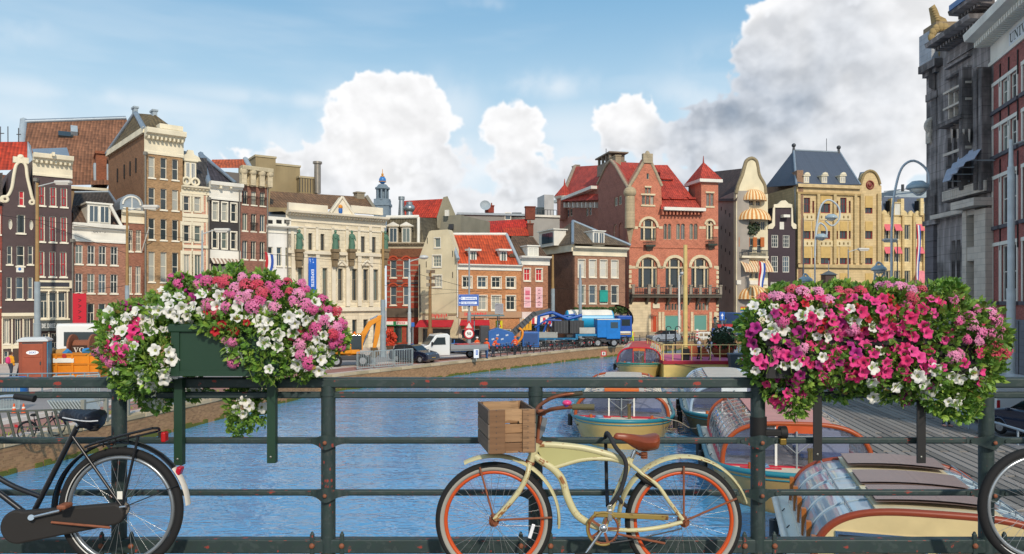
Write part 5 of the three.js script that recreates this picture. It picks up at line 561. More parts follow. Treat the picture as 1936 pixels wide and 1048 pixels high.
// ---------- people ----------
const mcubes = new MarchingCubes(72, new THREE.MeshBasicMaterial(), false, false, 60000); mcubes.isolation = 0;
const SKIN = 0xc08a6c;
function person(label, pos, turn, c, pose = {}, group) { // one continuous body; c: colours of top, legs, hair, shoes
  const g = thing('person', label, 'person', pos, turn, group), b = [], J = (a, d, ra, rb, k) => b.push([v3(a), v3(d), ra, rb, new THREE.Color(k)]);
  const st = pose.stride ?? .12, ar = pose.arm ?? [.08, .08], top = c.top, sl = c.sleeve ?? top, w = pose.bend ?? 0, hx = (y) => w * Math.max(0, y - .95);
  J([0, .95, 0], [0, 1.15, hx(1.15)], .155, .145, c.leg); J([0, 1.08, hx(1.08)], [0, 1.36, hx(1.36)], .15, .175, top); J([-.13, 1.42, hx(1.42)], [.13, 1.42, hx(1.42)], .075, .075, top); J([0, 1.44, hx(1.44)], [0, 1.56, hx(1.56)], .055, .052, c.neck ?? SKIN);
  J([0, 1.63, hx(1.63) + .015], [0, 1.7, hx(1.7) + .01], .085, .1, SKIN); J([0, 1.7, hx(1.7) - .025], [0, 1.745, hx(1.72) - .01], .1, .085, c.hair ?? 0x2c1f17); J([0, 1.655, hx(1.65) + .1], [0, 1.64, hx(1.65) + .11], .018, .02, SKIN);
  for (const s of [-1, 1]) { const fz = s * st, k = [s * .1, .5, fz * .6 + .03]; J([s * .09, .93, 0], k, .1, .07, c.leg); J(k, [s * .11, .1, fz - .02], .068, .045, c.leg); J([s * .11, .045, fz - .05], [s * .125, .035, fz + .14], .045, .04, c.shoe ?? 0x1a1a1a);
    const a = ar[s < 0 ? 0 : 1], sh = [s * .2, 1.42, hx(1.42)], el = [s * .27, 1.15 + a * .12, hx(1.15) + a * .3 - .03], ha = [s * (.25 - a * .2), .9 + a * .38, hx(1.0) + a * .75]; J(sh, el, .062, .05, sl); J(el, ha, .048, .036, c.fore ?? sl); J(ha, [ha[0], ha[1] - .07, ha[2] + .02], .036, .028, SKIN); }
  if (c.bag) J([0, 1.15, -.2], [0, 1.35, -.2], .14, .13, c.bag);
  const n = 72, f = mcubes.field, S = 1.9, p = V(), q = V(); f.fill(-1); const half = n / 2;
  const cap = (B, x, y, z) => { const ax = B[0].x, ay = B[0].y, az = B[0].z, dx = B[1].x - ax, dy = B[1].y - ay, dz = B[1].z - az, t = clamp(((x - ax) * dx + (y - ay) * dy + (z - az) * dz) / (dx * dx + dy * dy + dz * dz + 1e-9)); return Math.hypot(x - ax - dx * t, y - ay - dy * t, z - az - dz * t) - B[2] - (B[3] - B[2]) * t; };
  for (let k = 14; k < 62; k++) for (let j = 0; j < n; j++) for (let i = 20; i < 53; i++) { const x = (i - half) / half * S / 2 * 1.04, y = (j - half) / half * S / 2 * 1.04 + .9, z = (k - half) / half * S / 2 * 1.04; let e = 0, mn = 9; for (const B of b) { const d = cap(B, x, y, z); if (d < mn) mn = d; e += Math.exp(-d * 42); } f[k * n * n + j * n + i] = -(-Math.log(e) / 42); }
  mcubes.update(); const cnt = mcubes.count, P = mcubes.positionArray.slice(0, cnt * 3), N = mcubes.normalArray.slice(0, cnt * 3), C = new Float32Array(cnt * 3);
  for (let i = 0; i < cnt; i++) { const x = P[i * 3] = P[i * 3] * S / 2 * 1.04, y = P[i * 3 + 1] = P[i * 3 + 1] * S / 2 * 1.04 + .9, z = P[i * 3 + 2] = P[i * 3 + 2] * S / 2 * 1.04; let bd = 9, bc = b[0][4]; for (const B of b) { const d = cap(B, x, y, z); if (d < bd) { bd = d; bc = B[4]; } } C.set([bc.r, bc.g, bc.b], i * 3); }
  const ge = new THREE.BufferGeometry(); ge.setAttribute('position', new THREE.BufferAttribute(P, 3)); ge.setAttribute('normal', new THREE.BufferAttribute(N, 3)); ge.setAttribute('color', new THREE.BufferAttribute(C, 3));
  part(g, 'body', ge, mt(0xffffff, null, .8, 0, { vertexColors: true }));
  if (c.hat) part(g, 'hat', [sph([0, 1.74, hx(1.7)], .13, [1, .8, 1.1], 12), cyl([0, 1.72, hx(1.7) + .02], [0, 1.735, hx(1.7) + .02], .15, .15, 14)], flat(c.hat, .5));
  if (c.vest) part(g, 'safety_vest', [0, 1].map(i => { const y = 1.12 + i * .16; return tor([0, 0, 0], .17 + i * .008, .02, 5, 20).rotateX(1.57).scale(1.03, 1, .98).translate(0, y, hx(y)); }), flat(c.vest, .5));
  return g; }
const gp = (px, py, Y = Yq) => gq(px, py, Y).toArray();
{ const o = 0xe2521e, nv = 0x232a3a;
  person('worker in orange jacket and white helmet standing beside the small blue and white sign', gp(902, 673), .6, { top: o, leg: 0x3a4254, hat: 0xe8e6e0, vest: 0xe3e2c8 }, {}, 'road workers in orange'); person('worker in orange jacket and blue trousers seen from behind at the road works', gp(920, 678), 2.8, { top: o, leg: 0x3d5d8c, hat: 0xd86a25, vest: 0xe3e2c8 }, { stride: .18 }, 'road workers in orange'); person('worker in orange jacket bending towards the blue milling machine', gp(932, 675), 1.6, { top: o, leg: 0x39465c, hat: 0xd86a25, vest: 0xe3e2c8 }, { bend: .5, arm: [.7, .8] }, 'road workers in orange'); person('worker in orange jacket behind the bicycles by the yellow hose', gp(974, 671), -.6, { top: o, leg: 0x2e3340, hat: 0xe36a22, vest: 0xe3e2c8 }, { arm: [.6, .2] }, 'road workers in orange');
  person('worker in yellow high visibility suit near the arched orange door', gp(1195, 650), .2, { top: 0xd6dc36, leg: 0xc4d424, hair: 0x5a3a22, vest: 0xe8e8dc, sleeve: 0xe07a50 }, { stride: .2 });
  person('person in yellow jacket with pink bag on the quay by the black house', gp(20, 716), 2.8, { top: 0xd99a1e, leg: 0x333a48, hair: 0x3a2618, bag: 0xd43a78 }); person('person in dark jacket with orange hair walking past the shop front', gp(40, 712), 1.6, { top: 0x2b2b30, leg: 0x2b3342, hair: 0x9a4a20 }, { stride: .25 }); person('person in dark padded coat and scarf beside the shop front', gp(47, 713), 2.2, { top: 0x212225, leg: 0x30323a, hair: 0x7a4a28 }); person('person in grey coat and dark trousers near the orange skip', gp(89, 712), -1.4, { top: 0x4a4650, leg: 0x24252b, hair: 0xb0785a }, { stride: .2 }); }
// ---------- street furniture ----------
const spin = (g, pos, turn) => { g.position.set(...pos); g.rotation.y = turn; };
function pole(label, px, D, yTop, o = {}) { // tall catenary pole: grey foot, thinner upper part, lamp arm
  const Y0 = o.Y0 ?? Yq, b = at(px, HZ, D), hgt = EY - (yTop - HZ) / F * D - Y0, g = thing('street_lamp', label, 'street lamp', [b.x, Y0, b.z], o.turn ?? 0, o.group), f = o.split ?? .42, r = o.r ?? .17;
  part(g, 'pole_base', [cyl([0, 0, 0], [0, hgt * f * .5, 0], r * 1.35, r * 1.35, 14), cyl([0, hgt * f * .5, 0], [0, hgt * f, 0], r * 1.1, r * 1.1, 14), cyl([0, hgt * f * .5 - .05, 0], [0, hgt * f * .5 + .05, 0], r * 1.45, r * 1.45, 14)], o.baseM ?? paint(0x8f9ca3, .5)); part(g, 'pole', [cyl([0, hgt * f, 0], [0, hgt, 0], r * .8, r * .55, 12)], o.topM ?? paint(0x9a7b4c, .6));
  if (o.arm) { part(g, 'lamp_arm', [cyl([0, hgt - .3, 0], [o.arm, hgt + .1, 0], .05, .04)], paint(0xb9bcba)); part(g, 'lamp_head', [rbox([o.arm + Math.sign(o.arm) * .5, hgt + .05, 0], [1.3, .26, .5], .1), box([o.arm + Math.sign(o.arm) * .5, hgt - .12, 0], [1.0, .1, .4])], paint(0xc9c6bd, .4)); }
  if (o.arm2) { part(g, 'lamp_arm', [cyl([0, hgt - .3, 0], [o.arm2, hgt + .25, 0], .05, .04)], paint(0xb9bcba)); part(g, 'lamp_head', [sph([o.arm2, hgt + .2, 0], .4, [1.3, .6, 1])], paint(0xc4c6c4, .4)); }
  return g; }
pole('thick grey tram pole with long flat lamp in front of the dark cornice house', 70, 60, 346, { r: .2, arm: 1.6, split: .46 }); pole('tram pole with flat lamp in front of the narrow house with the round dormer', 240, 62, 392, { r: .16, arm: 1.5, split: .5 }); pole('slim grey lamp post in front of the pink and cream trimmed house', 382, 63, 436, { r: .12, arm: 1.2, split: .7, topM: paint(0x9aa5aa) }); pole('thick tram pole with tan upper half at the corner of the cream hall', 724, 70, 440, { r: .2, split: .46 }); pole('grey lamp post with two lamp heads before the red striped brick house', 774, 82, 490, { r: .14, arm2: 1.6, split: .8, topM: paint(0xb4bdbf), baseM: paint(0xb4bdbf) }); pole('tram pole with tan top and grey foot beside the pink panel house', 1045, 92, 482, { r: .24, split: .62 }); pole('grey tram pole in front of the brick corner house behind the blue truck', 1097, 90, 500, { r: .18, split: .8, topM: paint(0x8f9ba2) }); pole('slim white lamp post in front of the red brick building', 1284, 100, 520, { r: .12, split: .9, topM: M.white, baseM: M.white, arm2: .6 });
pole('white pole with single arm before the canal building with tall white windows', 1912, 38, 264, { r: .15, Y0: Yr, split: .9, topM: paint(0xc9d1d3), baseM: paint(0xc4ccce), arm: 1.1 });
{ const D = 84, b = at(813, HZ, D), g = thing('camera_mast', 'brown mast with a cluster of cameras and lamps beside the beige gable', 'mast', [b.x, Yq, b.z]); const h = EY - (512 - HZ) / F * D - Yq; part(g, 'mast', [cyl([0, 0, 0], [0, h * .25, 0], .38, .3, 12), cyl([0, h * .25, 0], [0, h, 0], .2, .15, 12)], paint(0x8a6a45, .7)); for (let i = 0; i < 9; i++) part(g, 'camera', [box([Math.cos(i * 2.1) * .35, h - .1 - Math.floor(i / 3) * .75, Math.sin(i * 2.1) * .35], [.4, .36, .4])], paint([0x6e5a48, 0x8b8272, 0x55493d][i % 3])); }
{ // direction sign on its pole, triangle and speed sign
  const D = 72, b = at(887, HZ, D), s = D / F, g = thing('direction_sign', 'blue parking direction sign on a pole with speed limit and warning signs', 'traffic sign', [b.x, Yq, b.z]); const y = p => EY - (p - HZ) * s - Yq; part(g, 'pole', [cyl([0, 0, 0], [0, y(590), 0], .19, .17, 12), cyl([0, y(590), 0], [0, y(468), 0], .1, .07, 10)], paint(0x8f979b));
  const w = 39 * s, h = 22 * s; part(g, 'sign_board', [rbox([-.05, y(568), .2], [w, h, .1], .04)], flat(0x1c52a8)); part(g, 'print', plate(w * .97, h * .94, [-.05, y(568), .262]), canvasMat(512, 288, (x, W_, q) => { x.fillStyle = '#1d55ae'; x.fillRect(0, 0, W_, q); x.strokeStyle = '#e8eef8'; x.lineWidth = 5; x.strokeRect(8, 8, W_ - 16, q - 16); x.fillStyle = '#e8eef8'; x.fillRect(60, 55, 410, 80); x.fillRect(60, 180, 410, 66); x.fillStyle = '#1d55ae'; x.font = 'bold 58px sans-serif'; x.fillText('P ▭ Omleiding', 72, 116, 380); x.font = 'bold 50px sans-serif'; x.fillText('P de Bijenkorf', 72, 231, 380); x.fillStyle = '#e8eef8'; for (const v of [95, 213]) { x.beginPath(); x.moveTo(32, v - 26); x.lineTo(52, v); x.lineTo(14, v); x.fill(); x.fillRect(28, v, 10, 26); } }));
  part(g, 'warning_sign', [ext([[-.52, 0], [.52, 0], [0, .92]], .06, [], .2).translate(0, y(623), 0)], flat(0xc4232b)); part(g, 'warning_face', [ext([[-.3, .12], [.3, .12], [0, .66]], .02, [], .262).translate(0, y(623), 0)], M.white); part(g, 'speed_sign', [cyl([0, y(631), .2], [0, y(631), .27], .5, .5, 24)], flat(0xc4232b)); part(g, 'speed_face', plate(.76, .76, [0, y(631), .276]), canvasMat(128, 128, (x) => { x.fillStyle = '#c4232b'; x.fillRect(0, 0, 128, 128); x.fillStyle = '#f2f0ea'; x.beginPath(); x.arc(64, 64, 64, 0, 7); x.fill(); x.fillStyle = '#111'; x.font = 'bold 66px sans-serif'; x.textAlign = 'center'; x.fillText('50', 64, 88); })); }
function signPost(label, px, D, yc, shape, o = {}) { const b = at(px, HZ, D), s = D / F, g = thing('traffic_sign', label, 'traffic sign', [b.x, o.Y0 ?? Yq, b.z]); const y = EY - (yc - HZ) * s - (o.Y0 ?? Yq), w = (o.w ?? 11) * s, h = (o.h ?? 11) * s; part(g, 'post', [cyl([0, 0, 0], [0, y + h * .4, -.05], .05)], M.grey); part(g, 'sign_board', [shape == 'tri' ? ext([[-w / 2, -h / 2], [w / 2, -h / 2], [0, h / 2]], .05, [], 0).translate(0, y, 0) : rbox([0, y, .03], [w, h, .06], .02)], flat(o.c)); if (o.draw) part(g, 'print', shape == 'tri' ? [ext([[-w * .3, -h * .38], [w * .3, -h * .38], [0, h * .2]], .02, [], .05).translate(0, y, 0)] : plate(w * .94, h * .94, [0, y, .064]), shape == 'tri' ? M.white : canvasMat(128, Math.round(128 * h / w), o.draw)); return g; }
const arrowUp = (x, w, h) => { x.fillStyle = '#1f5fb8'; x.fillRect(0, 0, w, h); x.fillStyle = '#f0f2f5'; x.beginPath(); x.moveTo(w / 2, h * .12); x.lineTo(w * .8, h * .5); x.lineTo(w * .2, h * .5); x.fill(); x.fillRect(w * .43, h * .45, w * .14, h * .42); };
signPost('blue pedestrian crossing sign on the tram pole by the souvenir shop', 1044, 91.5, 613, 'sq', { c: 0x1f5fb8, w: 10, h: 10, draw: (x, w, h) => { x.fillStyle = '#1f5fb8'; x.fillRect(0, 0, w, h); x.fillStyle = '#f0f2f5'; x.beginPath(); x.moveTo(w / 2, 12); x.lineTo(w - 10, h - 14); x.lineTo(10, h - 14); x.fill(); x.strokeStyle = '#111'; x.lineWidth = 9; x.beginPath(); x.moveTo(64, 48); x.lineTo(60, 80); x.lineTo(46, 108); x.moveTo(60, 80); x.lineTo(80, 108); x.stroke(); } });
signPost('yellow temporary direction board with black symbols beside the milling machine', 996.5, 84, 614, 'sq', { c: 0xd99a1c, w: 17, h: 21, draw: (x, w, h) => { x.fillStyle = '#e0a31e'; x.fillRect(0, 0, w, h); x.strokeStyle = '#2a2418'; x.lineWidth = 7; for (const p of [38, 90]) { x.beginPath(); x.moveTo(p, h - 20); x.lineTo(p, 50); x.moveTo(p - 12, 66); x.lineTo(p, 40); x.lineTo(p + 12, 66); x.stroke(); } x.fillStyle = '#2a2418'; x.fillRect(22, 16, 30, 10); x.fillRect(78, 16, 30, 10); } });
signPost('yellow board with red warning triangle under the solar panel', 943.5, 80, 614, 'sq', { c: 0xd9c81c, w: 13, h: 15, draw: (x, w, h) => { x.fillStyle = '#dccd1e'; x.fillRect(0, 0, w, h); x.fillStyle = '#c4232b'; x.beginPath(); x.moveTo(w / 2, 22); x.lineTo(w - 18, h - 28); x.lineTo(18, h - 28); x.fill(); x.fillStyle = '#f2ead8'; x.beginPath(); x.moveTo(w / 2, 52); x.lineTo(w - 42, h - 42); x.lineTo(42, h - 42); x.fill(); x.fillStyle = '#222'; x.fillRect(w / 2 - 5, 70, 10, 26); } });
signPost('small orange board low on a post among the parked bicycles', 998.5, 83, 642, 'sq', { c: 0xd9621c, w: 10, h: 9 }); signPost('red and white warning triangle beside the blue truck cab', 1167, 95, 607, 'tri', { c: 0xc4232b, w: 11, h: 10, draw: 1 }); signPost('white and blue notice board below the warning triangle', 1165.5, 94, 620, 'sq', { c: 0xdfe3e6, w: 9, h: 15, draw: (x, w, h) => { x.fillStyle = '#e4e6e6'; x.fillRect(0, 0, w, h); x.fillStyle = '#2a62b0'; x.fillRect(12, h * .5, w - 24, h * .3); x.fillStyle = '#444'; x.fillRect(16, 24, 80, 8); x.fillRect(16, 44, 60, 8); } }); signPost('blue one way arrow sign between two lanterns', 1365.5, 88, 598, 'sq', { c: 0x1f5fb8, w: 10, h: 16, draw: arrowUp }); signPost('small blue and white sign standing at the quay edge', 900.5, 65.5, 669, 'sq', { c: 0xdfe4e8, w: 10, h: 17, draw: (x, w, h) => { x.fillStyle = '#e6e9ec'; x.fillRect(0, 0, w, h); x.fillStyle = '#1f62b8'; x.fillRect(52, 20, 52, 120); x.fillStyle = '#e6e9ec'; x.fillRect(72, 36, 12, 86); } }); signPost('round blue and white sign board before the pizza shop', 780.5, 81, 614, 'sq', { c: 0x2767b5, w: 6, h: 8 });
{ const D = 79, b = at(943.5, HZ, D), s = D / F, g = thing('solar_panel', 'dark blue solar panel on a slim mast above the yellow board', 'solar panel', [b.x, Yq, b.z]); const y = p => EY - (p - HZ) * s - Yq; part(g, 'mast', [cyl([0, 0, 0], [0, y(590), 0], .05)], M.grey); part(g, 'frame', [box([0, y(584), 0], [16 * s, 21 * s, .06], [-.35, .2, 0])], paint(0x9aa3a8)); const cells = []; for (let i = 0; i < 4; i++) for (let j = 0; j < 5; j++) cells.push(box([(i - 1.5) * 3.7 * s, (j - 2) * 3.9 * s, .04], [3.4 * s, 3.6 * s, .01])); part(g, 'cell', cells.map(c => c.applyMatrix4(new THREE.Matrix4().makeRotationFromEuler(new THREE.Euler(-.35, .2, 0))).translate(0, y(584), 0)), flat(0x1b2a4c, .2)); }
// curved lamp posts on the opposite quay
function swan(label, px, D, yTop, heads, Y0 = Yr) { const b = at(px, HZ, D), s = D / F, g = thing('curved_lamp', label, 'street lamp', [b.x, Y0, b.z], 0, 'curved lamp posts'), y = p => EY - (p - HZ) * s - Y0, m = paint(0xb9c4ca, .5); const h0 = y(yTop); const X = p => (p - px) * s;
  const pr = []; heads.forEach(([hx, hy, ty, R_], i) => { const x1 = X(hx), t = y(ty), k = x1 + R_ * 1.0; pr.push(tube([[0, t - R_ * 2.6, 0], [x1 * .12, t - R_ * 1.2, 0], [x1 * .45, t - R_ * .2, 0], [x1 * .85, t, 0], [x1 + R_ * .35, t - R_ * .35, 0], [x1 + R_ * .4, t - R_ * .95, 0], [x1 + R_ * .05, t - R_ * 1.3, 0], [x1 - R_ * .3, t - R_ * 1.05, 0]], .045 + D * .0006, 40, 8)); part(g, 'lamp_shade', [lathe([[.0, .42], [.3, .4], [.55, .2], [.62, 0], [.5, -.04], [.06, .0]], 18).scale(1, 1, 1).translate(x1, y(hy) - .1, 0), cyl([x1, y(hy) + .3, 0], [x1, t - R_ * 1.1, 0], .03)], paint(0x9db0b8, .35)); part(g, 'lamp_globe', [sph([x1, y(hy) - .15, 0], .42, [1, .55, 1])], M.white); });
  const top = y(heads[0][2]) - heads[0][3] * 2.6; part(g, 'pole', [cyl([0, 0, 0], [0, top * .35, 0], .13, .1, 12), cyl([0, top * .35, 0], [0, top, 0], .09, .06, 12), ...pr], m); return g; }
swan('tall grey lamp post with large swan neck curl beside the dark stone building', 1686, 42, 303, [[1735, 353, 304, 1.5]]); swan('grey lamp post with two swan necks before the yellow stone building', 1541, 74, 377, [[1572, 411, 378, 2.0], [1553, 448, 422, 1.3]], Yq); swan('low curved lamp with round globe before the pink awning building', 1653, 60, 495, [[1662, 509, 496, 1.0]], Yq); swan('low curved lamp with round globe before the dark purple gable house', 1518, 62, 520, [[1523, 530, 518, .6]], Yq);
pole('slim dark post with small lamp before the yellow stone building', 1519, 90, 412, { r: .1, topM: paint(0x4b555c), baseM: paint(0x4b555c), split: .6 }); pole('grey road lamp with flat arm before the yellow stone building', 1604, 88, 472, { r: .1, arm: 1.3, topM: paint(0x7b868d), baseM: paint(0x7b868d), split: .6 }); pole('slim dark mast with a camera before the pink awning building', 1697, 70, 455, { r: .07, topM: paint(0x4b555c), baseM: paint(0x4b555c), split: .6, arm: -.2 });
{ const kiosk = at(1567, 560, 86), g = thing('kiosk', 'small dark kiosk with pointed roof behind the pink flowers', 'kiosk', [kiosk.x, Yq, kiosk.z]), y = p => EY - (p - HZ) * 86 / F - Yq; part(g, 'cabin', [bx(-.62, .62, 0, y(520), -.62, .62)], paint(0x4a3530)); part(g, 'roof', [cyl([0, y(520), 0], [0, y(512), 0], 1.1, .05, 4).rotateY(.785)], paint(0x565a5c)); part(g, 'finial', [cyl([0, y(513), 0], [0, y(493), 0], .04)], M.grey); }
function flagpole(label, px, D, yt, len, w, Y0, lean = 0) { const b = at(px, HZ, D), s = D / F, g = thing('flag', label, 'flag', [b.x, Y0, b.z]); const y = EY - (yt - HZ) * s - Y0; part(g, 'flagpole', [cyl([0, 0, 0], [lean, y, 0], .06, .04)], paint(0x9b8c78)); [0xb5262e, 0xe6e6e4, 0x2b4fa0].forEach((c, i) => part(g, ['red_stripe', 'white_stripe', 'blue_stripe'][i], shell(3, 10, (u, v) => [lean * .95 + .05 + (i + u) * w / 3 * (1 - v * .25) + .12 * Math.sin(v * 5), y - .3 - v * len - (i + u) * w * .12, Math.sin(v * 7 + i) * .08 * v], .015), flat(c, .8))); return g; }
flagpole('Dutch red white blue flag hanging on the cream bell gable house', 1434, 110, 490, 3.6, 1.0, Yq); flagpole('long Dutch flag hanging by the pink awning building', 1732, 100, 420, 7.5, .55, Yq); flagpole('folded red white blue flag before the red brown brick house', 499, 70, 470, 2.6, .8, Yq);
// ---------- vehicles ----------
function wheel(parent, x, y, z, r, w, n = 18) { const t = part(parent, 'wheel', [tor([0, 0, 0], r * .78, r * .24, 8, n).scale(1, 1, w / (r * .48))], M.tyre); t.position.set(x, y, z); part(t, 'rim', [cyl([0, 0, -w * .32], [0, 0, w * .32], r * .6, r * .6, 14), cyl([0, 0, -w * .42], [0, 0, w * .42], r * .2, r * .2, 8)], metal(0xa9adb0, .4)); return t; }
function car(label, pos, turn, color, kind = 'hatch', name = 'parked_car', cat = 'car') { // length along x, front at +x
  const g = thing(name, label, cat, pos, turn), L = 4.1, m = mt(color, null, .25, .2, { clearcoat: .8, clearcoatRoughness: .05 }), W2 = .86, h = kind == 'suv' ? .12 : 0;
  const prof = [[-2.02, .35], [-2.08, .62 + h], [-2.0, .92 + h], [-1.75, 1.0 + h], [1.0, .98 + h], [1.75, .84 + h], [2.02, .68 + h], [2.06, .4], [1.9, .27], [-1.9, .27]];
  const holes = []; const body = ext(prof, W2 * 2, [], -W2, .07); part(g, 'body', [body, ...[-1.25, 1.3].flatMap(x => [-1, 1].map(s => tor([x, .33, s * W2], .36, .05, 6, 16, Math.PI)))], m);
  const cab = [[-1.85, .98 + h], [-1.45, 1.42 + h], [-1.1, 1.5 + h], [.05, 1.48 + h], [.35, 1.38 + h], [1.05, .97 + h]]; part(g, 'roof', [ext([[-1.5, 1.4 + h], [-1.1, 1.5 + h], [.05, 1.48 + h], [.38, 1.36 + h], [.3, 1.33 + h], [.02, 1.42 + h], [-1.1, 1.44 + h], [-1.45, 1.35 + h]], 1.36, [], -.68, .02), ...[-.62, -1.72].flatMap(x => [-1, 1].map(s => box([x + .15, 1.2 + h, s * .71], [.08, .5, .05], [s * -.2, 0, 0])))], m); part(g, 'window', [ext(cab, 1.4, [], -.7, .04)], mt(0x141a1f, null, .05, 0, { ior: 1.6 }));
  for (const s of [-1, 1]) { part(g, 'headlight', [sph([1.93, .72 + h, s * .62], .14, [.7, .6, 1.3])], flat(0xdfe6ea, .1)); part(g, 'tail_light', [rbox([-2.04, .8 + h, s * .68], [.1, .26, .22], .03)], flat(0xb01e22, .3)); part(g, 'mirror', [rbox([.75, 1.02 + h, s * .98], [.12, .13, .2], .04)], m); part(g, 'door_handle', [box([-.3, .82 + h, s * .93], [.18, .03, .03]), box([-1.0, .83 + h, s * .93], [.18, .03, .03])], M.dgrey); part(g, 'sill', [box([0, .34, s * .88], [2.0, .1, .06])], M.dark); for (const x of [-1.25, 1.3]) wheel(g, x, .33, s * .8, .33, .2); }
  part(g, 'bumper', [rbox([2.02, .42, 0], [.16, .2, 1.6], .06), rbox([-2.04, .45, 0], [.16, .2, 1.6], .06)], kind == 'suv' ? M.dgrey : m); part(g, 'number_plate', [box([2.11, .45, 0], [.02, .11, .5]), box([-2.13, .55, 0], [.02, .11, .5])], flat(0xd9b021)); if (kind == 'suv') part(g, 'roof_rack', [box([-.6, 1.68, .55], [1.6, .04, .04]), box([-.6, 1.68, -.55], [1.6, .04, .04])], M.dgrey); return g; }
car('dark blue hatchback parked behind the grey crowd barriers', gp(783, 685), -.55, 0x141a30); car('silver hatchback parked in front of the teal shop windows', gp(1254, 647), 3.5, 0x9aa0a6); car('bright blue car parked behind the white flatbed van', gp(872, 668), -.3, 0x1668b0); car('dark blue off road car parked beyond the deck railing', [21.9, Yr, -30.5], 1.75, 0x1a2740, 'suv'); 
{ const g = thing('parked_van', 'white van behind the dark blue off road car', 'van', [22.6, Yr, -36], 1.65); part(g, 'body', [ext([[-2.4, .35], [-2.45, 2.2], [1.0, 2.25], [1.6, 1.4], [2.4, 1.15], [2.45, .4]], 1.8, [], -.9, .06)], mt(0xd9dcdc, null, .3, 0, { clearcoat: .5 })); part(g, 'window', [ext([[.95, 2.1], [1.5, 1.42], [.5, 1.42], [.5, 2.1]], 1.84, [], -.92), bx(-2.47, -2.4, 1.4, 2.0, -.7, .7)], M.glassD); for (const s of [-1, 1]) { part(g, 'tail_light', [box([-2.46, 1.0, s * .8], [.06, .4, .14])], flat(0xb01e22, .3)); for (const x of [-1.5, 1.6]) wheel(g, x, .34, s * .82, .34, .22); } }
{ // flatbed van
  const g = thing('flatbed_van', 'white flatbed van with grey drop sides on the quay road', 'van', gp(845, 680), -.42), m = mt(0xdde0de, null, .3, 0, { clearcoat: .6 }); g.rotation.y = Math.PI + .42;
  part(g, 'cab', [ext([[.1, .5], [.1, 2.15], [.3, 2.3], [1.3, 2.22], [1.95, 1.35], [2.75, 1.08], [2.85, .5]], 1.9, [], -.95, .07)], m); part(g, 'windscreen', [hull([[1.4, 2.12, -.78], [1.4, 2.12, .78], [2.0, 1.36, -.86], [2.0, 1.36, .86], [1.32, 2.12, .78], [1.32, 2.12, -.78], [1.95, 1.33, .86], [1.95, 1.33, -.86]]).translate(.05, .03, 0)], M.glassD); for (const s of [-1, 1]) { part(g, 'door_window', [ext([[.45, 1.4], [.5, 2.05], [1.25, 2.05], [1.75, 1.4]], .03, [], 0).translate(0, 0, s * .96 - .015)], M.glassD); part(g, 'mirror', [rbox([1.75, 1.5, s * 1.12], [.14, .34, .16], .04)], M.dark); part(g, 'headlight', [sph([2.72, .9, s * .7], .2, [.6, .7, 1])], flat(0xdfe6ea, .1)); part(g, 'drop_side', [bx(-3.6, 0, .95, 1.35, s * 1.0 - .03, s * 1.0 + .03)], paint(0x8b8f90, .4)); for (const x of [-2.5, 1.85]) wheel(g, x, .38, s * .82, .38, .24); }
  part(g, 'bumper', [rbox([2.83, .55, 0], [.2, .32, 1.85], .07), box([2.88, .8, 0], [.04, .16, 1.0])], M.dgrey); part(g, 'load_bed', [bx(-3.6, 0, .8, .95, -1, 1), bx(-3.62, -3.56, .95, 1.35, -1, 1), bx(-.06, 0, .95, 2.0, -1, 1)], paint(0x7a7d7d, .5)); part(g, 'load', [rbox([-1.5, 1.2, .2], [1.2, .4, .8], .05), rbox([-2.6, 1.15, -.2], [.8, .4, .7], .05)], paint(0xb0302c)); part(g, 'number_plate', [box([2.95, .52, 0], [.02, .12, .52])], flat(0xd9b021)); }
